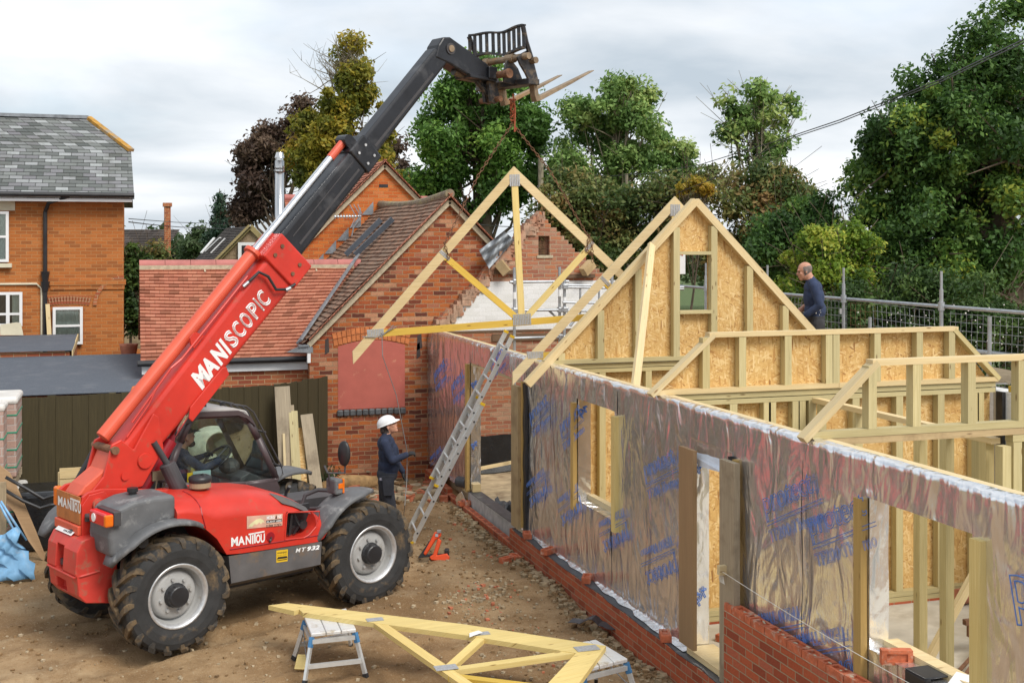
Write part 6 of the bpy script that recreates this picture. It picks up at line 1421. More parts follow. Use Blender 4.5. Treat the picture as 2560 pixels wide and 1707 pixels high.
m = MB(); m.cyl((xl, HY - .40, hz + .13), (e0.x, HY - .40, hz + .13), .055, n=10); q = P(113, 520, y=HY - .08); m.tube([(q.x + .5, HY - .38, hz + .1), (q.x + .08, HY - .2, hz - .05), (q.x, HY - .08, hz - .25), (q.x, HY - .08, 0)], .045, 8)
for py in (690, 715): z = P(113, py, y=HY).z; m.cyl((q.x, HY - .08, z - .12), (q.x, HY - .08, z + .1), .06, .10, n=8)
m.build("downpipe", BLACKP, lh)
def window(par, x0, x1, z0, z1, y, bars=(), hb=(.5,), curtain=0, fw_=.06):
    m = MB(); m.box((x0, y - .03, z0), (x1, y + .03, z0 + fw_)); m.box((x0, y - .03, z1 - fw_), (x1, y + .03, z1)); m.box((x0, y - .03, z0 + fw_), (x0 + fw_, y + .03, z1 - fw_)); m.box((x1 - fw_, y - .03, z0 + fw_), (x1, y + .03, z1 - fw_))
    for b in bars: x = x0 + (x1 - x0) * b; m.box((x - fw_ * .6, y - .028, z0 + fw_), (x + fw_ * .6, y + .028, z1 - fw_))
    for b in hb: z = z0 + (z1 - z0) * b; m.box((x0 + fw_, y - .027, z - fw_ * .4), (x1 - fw_, y + .027, z + fw_ * .4))
    w_ = m.build("window", WHITE, par)
    m = MB(); m.box((x0 + fw_, y + .0, z0 + fw_), (x1 - fw_, y + .006, z1 - fw_)); m.build("pane", GLASSC if curtain else WINGLASS, w_)
    if curtain:
        m = MB(); N = 26; 
        for k in range(N):
            a, b = x0 + fw_ + (x1 - x0 - 2 * fw_) * k / N, x0 + fw_ + (x1 - x0 - 2 * fw_) * (k + 1) / N
            if curtain == 2 and .18 < k / N < .75: continue
            ya, yb2 = y + .03 + .015 * math.sin(k * 1.5), y + .03 + .015 * math.sin(k * 1.5 + 1.5); m.face([(a, ya, z0 + fw_), (b, yb2, z0 + fw_), (b, yb2, z1 - fw_), (a, ya, z1 - fw_)])
        m.build("curtain", CURT, w_, smooth=True, recalc=True)
        m = MB(); m.box((x0 + fw_, y + .06, z0 + fw_), (x1 - fw_, y + .07, z1 - fw_)); m.build("dark_interior", BLACKP, w_)
    return w_
def wpx(x0, y0, x1, y1, Y): a, b = P(x0, y0, y=Y), P(x1, y1, y=Y); return a.x, b.x, b.z, a.z
a = wpx(-60, 528, 22, 655, HY - .085); window(lh, *a, HY - .085, (.5,), (.5,), 2)
m = MB(); m.box((a[0], HY - .12, a[2] - .12), (a[1] + .06, HY - .0, a[2] - .03)); m.box((a[0], HY - .02, a[3] + .02), (a[1] + .12, HY - .001, a[3] + .28)); split(m.build("window_sill", CREAM, lh))
a = wpx(-40, 731, 56, 815, HY - .085); window(lh, *a, HY - .085, (.22, .62), (.36,), 2)
a = wpx(132, 768, 207, 860, HY - .085); window(lh, *a, HY - .085, (), (.5,), 1)
m = MB()
for k in range(15):
    f = (k - 7) / 7; x = (a[0] + a[1]) / 2 + f * .42; m.prism([(-.022, 0), (.022, 0), (.03, .2), (-.03, .2)], (x, HY - .012, a[3] + .03 + .035 * (1 - f * f)), (1, 0, f * .12), (f * .25, 0, 1), .01)
m.build("brick_arch", B_LEAN, lh)
m = MB(); z = P(200, 706, y=HY).z; x0 = P(120, 700, y=HY).x; m.box((x0, HY - .045, z - .06), (hxr + .05, HY - .001, z + .06)); m.box((x0 + .05, HY - .03, z - .16), (hxr + .02, HY - .001, z - .062)); m.build("string_course", B_HOUSE, lh)
m = MB(); c_ = P(310, 762, y=HY); N = 12; R1, R2 = .66, .58
m.prism([(-R1 * math.sin(k * math.pi / 2 / N), R1 * math.cos(k * math.pi / 2 / N)) for k in range(N + 1)] + [(-R2 * math.sin(k * math.pi / 2 / N), R2 * math.cos(k * math.pi / 2 / N)) for k in range(N, -1, -1)], (c_.x, HY - .002, c_.z), (1, 0, 0), (0, 0, 1), .035); m.build("corbel_arch", B_LEAN, lh)
m = MB(); z = P(60, 710, y=HY).z; q = P(104, 720, y=HY - .03); m.tube([(-14, HY - .03, z + .06), (q.x - .1, HY - .03, z), (q.x, HY - .03, z - .1), (q.x, HY - .03, 0)], .025, 6); m.build("cable", CREAM, lh)
m = MB(); a_, b_ = P(119, 760, y=HY - .15), P(124, 850, y=HY - .3); m.beam(a_, b_, .09, .02, up=(0, 1, 0)); tag(m.build("timber_batten", T_NEW), "pale batten leaning on the house beside the downpipe", "timber")
m = MB(); q = [P(*c, y=27.4) for c in ((0, 838), (58, 838), (52, 808), (40, 806), (0, 812))]; m.prism([(p.x, p.z) for p in q], (0, 27.45, 0), (1, 0, 0), (0, 0, 1), .03); tag(m.build("stone_sheet", CREAM), "cream coloured board leaning on the house under its ground floor window", "board")
# distant cottage, chimney house
dc = thing("cottage", "distant buff brick cottage with white double window in its gable", "cottage", tuple(P(600, 660, d=50)))
A, Rr = P(625, 566, d=50), P(566, 568, d=56); E1, G1 = P(525, 668, d=50), P(725, 668, d=50); dv = Rr - A; dv.z = 0
m = MB(); lo = 6
front = [Vector((E1.x, E1.y, -6)), Vector((G1.x, G1.y, -6)), G1, A, E1]
m.add(front + [p + dv for p in front], [(0, 1, 2, 3, 4), (0, 4, 9, 5), (1, 6, 7, 2)]); m.build("wall", B_FAR, dc)
m = MB(); sl2 = A - E1; o0 = E1 + dv - sl2 * .12; tiled(m, o0, -dv, sl2, 26, sl2.length * 1.12 / 26, K(0), K(dv.length * 1.04), .03, 6); m.face([A, A + dv, G1 + dv, G1]); m.build("roof", TILE_D, dc)
m = MB(); fo = -dv.normalized() * .08; m.beam(E1 + fo, A + fo, .12, .2); m.beam(G1 + fo, A + fo, .12, .2); m.build("bargeboard", plain("ochre_board", (.34, .27, .12), .7), dc)
gx = (G1 - E1).normalized(); gn = Vector((gx.y, -gx.x, 0))
wp = P(600, 650, d=49.9)
def dbox(m, a0, a1, z0, z1, t0, t1):
    o_ = Vector((wp.x, wp.y, 0)) - gx * 0; v = []
    for z in (z0, z1):
        for a, t_ in ((a0, t0), (a1, t0), (a1, t1), (a0, t1)): v.append(o_ + gx * a + gn * t_ + Vector((0, 0, z)))
    m.add(v, [(3, 2, 1, 0), (4, 5, 6, 7), (0, 1, 5, 4), (1, 2, 6, 5), (2, 3, 7, 6), (3, 0, 4, 7)])
z1 = P(600, 606, d=50).z; sc_m = 50 / 3000
m = MB(); dbox(m, -4 * sc_m, 53 * sc_m, z1 - 1.2, z1, .02, .06); w_ = m.build("window", WHITE, dc)
m = MB()
for a0 in (5, 29): dbox(m, a0 * sc_m, (a0 + 15) * sc_m, z1 - 1.15, z1 - .13, .065, .07)
split(m.build("pane", WINGLASS, w_))
m = MB()
for a0 in (3, 27): dbox(m, a0 * sc_m, (a0 + 19) * sc_m, z1 - .66, z1 - .60, .071, .08)
split(m.build("glazing_bar", WHITE, w_))
m = MB()
for (a, b) in (((541, 600), (508, 638)), ((556, 600), (520, 634)), ((568, 602), (533, 638))):
    p0, p1 = on_plane(*a, A, sl2.cross(dv)), on_plane(*b, A, sl2.cross(dv)); m.beam(p0 + Vector((-.1, -.1, .1)), p1 + Vector((-.1, -.1, .1)), .14, .05)
split(m.build("roof_rail", WHITE, dc))
ch = thing("cottage", "dark tiled house roof with a tall brick chimney beyond the left house", "cottage", tuple(P(350, 640, d=46)))
a0, a1 = P(285, 620, d=46), P(412, 620, d=46); m = MB(); z0, z1 = P(350, 632, d=46).z, P(350, 574, d=48).z
tiled(m, (a0.x - 2, a0.y, z0), (a1.x - a0.x, a1.y - a0.y, 0), (-.3048 * -1 * 2.4, .9524 * 2.4, z1 - z0), 14, math.hypot(2.4, z1 - z0) / 14, K(0), K((a1 - a0).length + 2), .03, 6); m.build("roof", TILE_D, ch)
m = MB(); m.box((a0.x - 2, a0.y + .3, -6), (a1.x, a0.y + 2, z0)); m.build("wall", B_FAR, ch)
m = MB(); c0 = P(411, 660, d=45.5); c1 = P(427, 515, d=45.5); m.box((c0.x, c0.y, -4), (c1.x, c0.y + .5, c1.z)); m.box((c0.x - .05, c0.y - .05, c1.z - .02), (c1.x + .05, c0.y + .55, c1.z + .12)); m.build("chimney", B_LEAN, ch)
# fence
def fence(label, a, b, z, n):
    t = thing("board_fence", label, "fence", (a[0], a[1], 0)); A, B = Vector((*a, 0)), Vector((*b, 0)); d = (B - A) / n; m = MB()
    for k in range(n):
        p, q = A + d * k, A + d * (k + 1.06); nrm = Vector((d.y, -d.x, 0)).normalized(); h = z + random.uniform(-.012, .012); o = nrm * (.012 if k % 2 else .0)
        m.beam(p.lerp(q, .5) + o + Vector((0, 0, -.1)), p.lerp(q, .5) + o + Vector((0, 0, h)), d.length * 1.0, .018, up=(nrm.x, nrm.y, 0))
    m.build("boarding", FENCE, t)
    m = MB()
    for k in range(0, n, 12): p = A + d * k + Vector((-nrm.x, -nrm.y, 0)) * .07; m.beam(p, p + Vector((0, 0, z)), .1, .1)
    for zz in (.4, 1.5): m.beam(A - nrm * .05 + Vector((0, 0, zz)), B - nrm * .05 + Vector((0, 0, zz)), .04, .08)
    m.build("post", FENCE, t)
fence("long dark stained vertical board fence behind the telehandler", (-3.0, 18.93), (2.33, 19.52), 1.87, 46)
fence("short return of dark board fence running up to the barn corner", (2.34, 19.53), (3.25, 20.55), 1.88, 9)
# boards leaning at the fence corner
for k, (t0, tw, ty, b0, mat, th_, lab) in enumerate(((705, 38, 966, 722, T_OLD, .03, "tallest of the leaning boards, wide and pale grey, by the fence corner"), (718, 33, 1013, 728, T_OLD, .035, "grey leaning board just in front of the tallest one by the fence"),
        (732, 22, 1028, 745, T_TRT, .07, "greenish square timber with a cut top among the leaning boards"), (746, 19, 1070, 763, OSB, .03, "narrow strand board offcut leaning among the boards"),
        (766, 30, 1036, 796, T_OLD, .05, "thick dark edged old board leaning at the right of the stack by the fence"), (709, 6, 1084, 716, T_NEW, .03, "thin pale lath leaning at the left edge of the board stack"))):
    yy = 19.30 - k * .05; tp = P(t0, ty, y=yy); bt = P(b0, 1180, y=18.75 - k * .04); bt.z = .12; m = MB(); m.beam(bt, tp, tw * 18.8 / 3000, th_, up=(0, -1, 0)); tag(m.build("leaning_board", mat), lab, "board", "boards leaning at the fence corner")
# ---------------------------------------------------------------- trees, shrubs, hedges
def leaf_cloud(centers, radii, n, size, clump_tint, tint_var=.16, up=.35, flat=1.0, rs=None):
    rs = rs or np.random; C = np.array(centers); R = np.array(radii); k = rs.randint(0, len(C), n)
    g = rs.normal(size=(n, 3)); g /= np.linalg.norm(g, axis=1)[:, None] + 1e-9
    rr = rs.rand(n) ** .45
    p = C[k] + g * (R[k] * rr)[:, None] * np.array([1, 1, flat])
    nrm = g * .6 + rs.normal(size=(n, 3)) * .55; nrm[:, 2] += up; nrm /= np.linalg.norm(nrm, axis=1)[:, None] + 1e-9
    a = np.cross(nrm, rs.normal(size=(n, 3))); a /= np.linalg.norm(a, axis=1)[:, None] + 1e-9; b = np.cross(nrm, a)
    s = size * (.55 + .9 * rs.rand(n))[:, None]
    v = np.stack([p - a * s, p - b * s * .5 + a * s * .1, p + a * s * 1.05 - nrm * s * .2, p + b * s * .5 + a * s * .1], 1).reshape(-1, 3)
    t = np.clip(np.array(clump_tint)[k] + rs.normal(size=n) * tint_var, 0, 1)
    return v, t
def leaf_mesh(name, parts, mat, parent):
    v = np.concatenate([p[0] for p in parts]); t = np.concatenate([p[1] for p in parts]); n = len(v) // 4
    M = ROOT[parent.name]; v = v + np.array(M.translation)
    me = bpy.data.meshes.new(name); me.vertices.add(n * 4); me.vertices.foreach_set('co', v.astype(np.float32).ravel())
    me.loops.add(n * 4); me.loops.foreach_set('vertex_index', np.arange(n * 4, dtype=np.int32))
    me.polygons.add(n); me.polygons.foreach_set('loop_start', np.arange(0, n * 4, 4, dtype=np.int32)); me.polygons.foreach_set('loop_total', np.full(n, 4, np.int32))
    at = me.attributes.new('tint', 'FLOAT', 'FACE'); at.data.foreach_set('value', t.astype(np.float32))
    me.materials.append(mat); me.update(calc_edges=True); me.validate()
    o = bpy.data.objects.new(name, me); COL.objects.link(o); o.parent = parent; ROOT[o.name] = ROOT[parent.name]; return o
def PD(px, py, d): return P(px, py, d=d)
def tree(name, label, base, blobs, d, nclump, nleaf, size, mat, seed, bark=BARK, trunk_r=.25, up=.35, cl=(.5, .9), limbs=True, tint=(.25, .75), group=None, twigs=0, hollow=.55, trunk_px=None, depth=1.0, clip=None):
    """blobs: (px, py, rx, ry) outline ellipses in photo pixels at depth d -> ellipsoids of real size"""
    rs = np.random.RandomState(seed); k_ = d / FPX; cs, rd, tt = [], [], []
    lob = []
    for b in blobs:                                               # each mass is built of smaller lobes with gaps between them
        n_l = max(5, int(4 + (b[2] * b[3]) ** .5 / 9))
        for i in range(n_l):
            q = rs.normal(size=3); q /= np.linalg.norm(q); r = .45 + .55 * rs.rand() ** .6; m_ = min(b[2], b[3])
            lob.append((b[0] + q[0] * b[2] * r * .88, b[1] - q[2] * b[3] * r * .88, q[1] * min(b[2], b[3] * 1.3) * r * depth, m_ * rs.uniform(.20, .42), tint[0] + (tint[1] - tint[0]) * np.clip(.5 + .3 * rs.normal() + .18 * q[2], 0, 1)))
    W = np.array([l[3] ** 1.7 for l in lob]); W /= W.sum()
    bx = PD(*base, d); bx.z = max(-6, min(bx.z, .5)) if base[1] > 500 else bx.z
    t = thing(name, label, "tree" if "tree" in name else "shrub", (bx.x, bx.y, bx.z if 'shrub' in name or 'hedge' in name else -2.0 if d > 40 else 0), 0, group)
    for i in range(nclump):
        l = lob[rs.choice(len(lob), p=W)]; q = rs.normal(size=3); q /= np.linalg.norm(q); r = l[3] * (rs.rand() ** .5) * (1.0 if rs.rand() > .10 else 1.35)
        c = np.array(PD(l[0] + q[0] * r, l[1] - q[2] * r, d)) + np.array([S_, C_, 0]) * (l[2] + q[1] * r) * k_
        cs.append(c); rd.append(rs.uniform(*cl) * rs.choice((.6, 1.0, 1.0))); tt.append(l[4] + .10 * rs.normal())
    tn = "crown" if "tree" in name else "foliage"
    leaf_mesh(tn, [leaf_cloud(cs, rd, nleaf, size, tt, .13, up, .8, rs)], mat, t)
    m = MB(); z0 = t.location.z
    top = Vector(np.mean(cs, 0)); zmax = max(c[2] for c in cs)
    b0 = Vector((bx.x, bx.y, z0)); fork = Vector((bx.x + (top.x - bx.x) * .35, bx.y + (top.y - bx.y) * .35, z0 + (zmax - z0) * .38)); tip = Vector((top.x, top.y, z0 + (zmax - z0) * .9))
    m.tube([b0, b0.lerp(fork, .5), fork, fork.lerp(tip, .5) + Vector((rs.normal() * .2, rs.normal() * .2, 0)), tip], [trunk_r * 1.25, trunk_r, trunk_r * .8, trunk_r * .45, .03], 8)
    if limbs:
        for i in rs.choice(len(cs), min(len(cs), 44), replace=False):
            c = Vector(cs[i]); f = rs.uniform(.05, .85); s0 = (fork.lerp(tip, f) if c.z > fork.z else b0.lerp(fork, rs.uniform(.6, 1))); mid = s0.lerp(c, .5) + Vector((rs.normal() * .2, rs.normal() * .2, -.15 * (c - s0).length * .4))
            r = trunk_r * .3 * (1 - f * .6); m.tube([s0, mid, c], [r, r * .55, .012], 5)
            for q in range(2): e = c + Vector(rs.normal(size=3)) * .55; m.tube([mid.lerp(c, .6), e], [r * .3, .006], 4)
    for i in range(twigs):
        c = Vector(cs[rs.randint(len(cs))]); e = c + Vector((rs.normal() * .35, rs.normal() * .35, abs(rs.normal()) * .35 + .2)) * rd[0]; m.tube([c, c.lerp(e, .5) + Vector(rs.normal(size=3)) * .1, e], [.015, .01, .004], 4)
    m.build("trunk" if "tree" in name else "stems", bark, t)
    return t
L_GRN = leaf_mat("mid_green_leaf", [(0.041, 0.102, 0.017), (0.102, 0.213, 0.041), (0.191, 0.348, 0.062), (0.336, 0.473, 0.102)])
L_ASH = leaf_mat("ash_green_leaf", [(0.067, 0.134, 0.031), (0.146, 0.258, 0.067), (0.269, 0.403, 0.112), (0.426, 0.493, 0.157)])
L_AUT = leaf_mat("autumn_leaf", [(.10, .125, .018), (.19, .20, .028), (.33, .29, .035), (.46, .34, .04), (.44, .23, .03)], .4)
#(0.074, 0.113, 0.016), (0.210, 0.226, 0.026), (0.450, 0.346, 0.032), (0.620, 0.374, 0.037), (0.600, 0.256, 0.030)], .4)
L_PUR = leaf_mat("copper_leaf", [(.055, .034, .026), (.10, .062, .044), (.17, .115, .075)])
L_OAK = leaf_mat("oak_leaf", [(0.027, 0.071, 0.015), (0.071, 0.157, 0.031), (0.157, 0.280, 0.056), (0.448, 0.493, 0.067)])
L_BRT = leaf_mat("bright_green_leaf", [(0.062, 0.124, 0.016), (0.139, 0.248, 0.028), (0.279, 0.389, 0.047), (0.513, 0.513, 0.078)], .45)
L_HDG = leaf_mat("hedge_leaf", [(0.045, 0.085, 0.022), (0.112, 0.168, 0.045), (0.224, 0.224, 0.067), (0.336, 0.202, 0.078)])
L_IVY = leaf_mat("ivy_leaf", [(0.022, 0.050, 0.013), (0.054, 0.108, 0.025), (0.108, 0.180, 0.040)])
L_FAR = leaf_mat("far_wood_leaf", [(0.036, 0.066, 0.024), (0.072, 0.114, 0.042), (0.120, 0.156, 0.066)])
L_FIR = leaf_mat("fir_needle", [(0.022, 0.055, 0.033), (0.046, 0.091, 0.055), (0.082, 0.137, 0.073)], .1)
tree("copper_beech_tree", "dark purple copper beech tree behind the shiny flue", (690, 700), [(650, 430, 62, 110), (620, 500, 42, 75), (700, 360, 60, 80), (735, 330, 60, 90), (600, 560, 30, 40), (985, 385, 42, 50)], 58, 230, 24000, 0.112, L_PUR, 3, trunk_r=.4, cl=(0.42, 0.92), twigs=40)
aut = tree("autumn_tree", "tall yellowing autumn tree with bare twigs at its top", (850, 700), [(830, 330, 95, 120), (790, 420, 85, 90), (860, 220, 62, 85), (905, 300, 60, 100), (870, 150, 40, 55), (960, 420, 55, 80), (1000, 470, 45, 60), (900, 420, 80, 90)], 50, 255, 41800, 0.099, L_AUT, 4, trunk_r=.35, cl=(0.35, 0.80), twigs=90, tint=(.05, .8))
m = MB(); rs = np.random.RandomState(5)
for i in range(60):
    b = PD(855 + rs.normal() * 14, 190 + rs.rand() * 60, 49.5); a = rs.normal() * .55; L = rs.uniform(.9, 2.1); p = b; pts = [p]
    for k in range(4): a += rs.normal() * .22; p = p + Vector((math.sin(a) * C_, -math.sin(a) * S_, math.cos(a))) * L / 4 + Vector((0, rs.normal() * .05, 0)); pts.append(p)
    m.tube(pts, [.03, .022, .016, .01, .005], 4)
    for k in range(5): q = pts[rs.randint(1, 5)]; m.tube([q, q + Vector((rs.normal() * .3, rs.normal() * .2, abs(rs.normal()) * .35))], [.009, .004], 4)
m.build("bare_twigs", BARKL, aut)
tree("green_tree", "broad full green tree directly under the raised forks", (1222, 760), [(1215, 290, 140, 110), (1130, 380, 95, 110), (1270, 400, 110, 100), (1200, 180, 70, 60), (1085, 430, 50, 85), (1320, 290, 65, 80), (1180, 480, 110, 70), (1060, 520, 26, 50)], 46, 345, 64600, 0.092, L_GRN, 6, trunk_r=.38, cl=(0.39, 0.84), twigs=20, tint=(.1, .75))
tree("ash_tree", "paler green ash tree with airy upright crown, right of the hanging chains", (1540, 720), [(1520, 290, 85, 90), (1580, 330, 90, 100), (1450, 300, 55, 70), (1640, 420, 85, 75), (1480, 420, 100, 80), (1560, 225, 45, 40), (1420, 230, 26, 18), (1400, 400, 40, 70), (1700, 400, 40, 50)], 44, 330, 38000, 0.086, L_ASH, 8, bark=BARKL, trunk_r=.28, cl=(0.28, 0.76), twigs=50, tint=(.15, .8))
tree("slender_tree", "slender airy tree standing alone against the sky beside the big oak", (1876, 560), [(1890, 270, 60, 60), (1850, 330, 45, 45), (1930, 330, 55, 55), (1960, 270, 40, 35), (1880, 220, 45, 28), (1820, 260, 22, 22), (2000, 270, 22, 22), (1900, 385, 65, 35)], 40, 110, 6500, 0.086, L_ASH, 9, bark=BARKL, trunk_r=.16, cl=(0.24, 0.60), twigs=40, tint=(.1, .8))
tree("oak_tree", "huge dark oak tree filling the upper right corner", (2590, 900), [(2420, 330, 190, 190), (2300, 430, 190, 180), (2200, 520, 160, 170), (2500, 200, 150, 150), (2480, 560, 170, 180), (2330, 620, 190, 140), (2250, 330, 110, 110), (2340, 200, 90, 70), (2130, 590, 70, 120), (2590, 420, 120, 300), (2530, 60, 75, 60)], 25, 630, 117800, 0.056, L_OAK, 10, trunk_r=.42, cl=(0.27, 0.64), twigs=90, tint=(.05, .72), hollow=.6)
tree("hedge_shrub", "tall mixed hedgerow of dull green and reddish bushes behind the gable peak", (1850, 720), [(1800, 500, 110, 80), (1880, 560, 100, 110), (1960, 480, 90, 90), (1750, 560, 80, 100), (2010, 580, 90, 110), (1900, 650, 150, 90)], 33, 255, 38000, 0.066, L_HDG, 11, trunk_r=.1, cl=(0.32, 0.68), twigs=40, tint=(.1, .9))
tree("hedge_shrub", "leafy thicket of green and brown bushes seen through the hanging truss", (1500, 760), [(1420, 500, 80, 90), (1500, 560, 110, 100), (1590, 520, 90, 80), (1660, 560, 80, 110), (1560, 660, 120, 80), (1450, 640, 110, 80), (1690, 480, 60, 40), (1350, 560, 60, 90)], 34, 285, 41800, 0.066, L_HDG, 12, trunk_r=.1, cl=(0.32, 0.68), twigs=20, tint=(.05, .8))
tree("yellow_shrub", "small bright yellow autumn bush just behind the gable's apex", (1720, 520), [(1735, 465, 30, 20), (1700, 480, 25, 15), (1765, 470, 16, 14)], 30, 24, 2090, 0.053, L_AUT, 13, trunk_r=.04, cl=(0.14, 0.28), tint=(.5, .85))
tree("shrub", "bright yellowish green bush behind the bald man", (2070, 800), [(2060, 640, 80, 85), (2110, 690, 60, 90), (2000, 700, 45, 70), (2130, 610, 50, 50)], 21.5, 120, 17100, 0.041, L_BRT, 14, trunk_r=.05, cl=(0.17, 0.40), twigs=20, tint=(.1, .85), hollow=.5)
tree("dark_shrub", "dense dark green bush between the hedgerow and the oak", (2000, 800), [(1960, 600, 100, 110), (2060, 560, 70, 90), (1900, 700, 60, 90), (2170, 680, 60, 90)], 26, 195, 26600, 0.053, L_OAK, 15, trunk_r=.06, cl=(0.24, 0.56), tint=(.1, .6))
tree("hedge_shrub", "dark ivy hedge flecked with small white flowers behind the scaffold mesh", (2360, 960), [(2200, 830, 90, 90), (2330, 850, 120, 110), (2470, 870, 120, 120), (2560, 880, 90, 120), (2120, 800, 60, 90), (2420, 760, 150, 70), (2280, 740, 120, 60)], 19.5, 255, 41800, 0.036, L_IVY, 16, trunk_r=.05, cl=(0.21, 0.48), tint=(.1, .85), hollow=.5)
fw_b = MB(); rs = np.random.RandomState(17)
for i in range(90):
    c = PD(rs.uniform(2130, 2560), rs.uniform(760, 900), 17.9 + rs.rand() * .5); s_ = rs.uniform(.006, .013); fw_b.ball(c, s_, 5, 3)
fo_ = fw_b.build("blossom", plain("white_petal", (.75, .72, .66), .8)); tag(fo_, kind='stuff')
tree("ivy_shrub", "dark ivy climbing the corner of the left house", (325, 900), [(322, 640, 20, 60), (330, 720, 32, 70), (325, 800, 26, 70), (345, 680, 30, 40)], 29.5, 90, 13300, 0.050, L_IVY, 18, trunk_r=.04, cl=(0.17, 0.36), tint=(.1, .9))
tree("garden_shrub", "olive green garden bush beyond the salmon tiled roof", (365, 720), [(370, 640, 42, 28), (345, 665, 40, 35), (395, 660, 30, 30), (360, 720, 40, 60)], 34, 75, 9500, 0.059, L_HDG, 19, trunk_r=.05, cl=(0.21, 0.48), tint=(.2, .6))
fir = tree("fir_tree", "distant narrow fir tree left of the cottage roof", (548, 680), [(548, 600, 36, 22), (548, 575, 28, 22), (549, 550, 20, 20), (549, 525, 12, 18), (549, 500, 5, 16)], 62, 135, 12350, 0.086, L_FIR, 20, trunk_r=.12, cl=(0.21, 0.48), up=-.1)
m = MB(); p0, p1 = PD(549, 560, 62), PD(549, 472, 62); m.tube([p0, p1], [.06, .015], 5).build("leader_shoot", BARK, fir)
tree("far_tree", "hazy greyish tree on the skyline left of the distant fir", (490, 690), [(500, 600, 30, 24), (480, 620, 30, 30), (520, 620, 20, 30)], 80, 60, 7600, 0.132, L_FAR, 21, trunk_r=.2, cl=(0.49, 0.96))
wd = []
rs = np.random.RandomState(22); cs = []; rd = []; tt = []
for i in range(260):
    px = rs.uniform(250, 620); c = PD(px, 612 + rs.rand() * 60 - 8 * math.sin(px * .05), 100 + rs.rand() * 22); cs.append(np.array(c)); rd.append(rs.uniform(1.2, 2.4)); tt.append(rs.rand())
for i in range(700):
    px = rs.uniform(-300, 2900); c = PD(px, 640 + rs.rand() * 40, 120 + rs.rand() * 30); cs.append(np.array(c)); rd.append(rs.uniform(1.5, 3)); tt.append(rs.rand())
wo = thing("far_wood", None, None, (0, 100, 0)); leaf_mesh("far_wood_leaves", [leaf_cloud(cs, rd, 30000, .42, tt, .12, .5, .8, rs)], L_FAR, wo)
ch_ = [o for o in wo.children][0]; ch_.parent = None; ch_.name = "far_woodland"; ch_.location = (0, 100, 0); tag(ch_, kind='stuff'); bpy.data.objects.remove(wo)
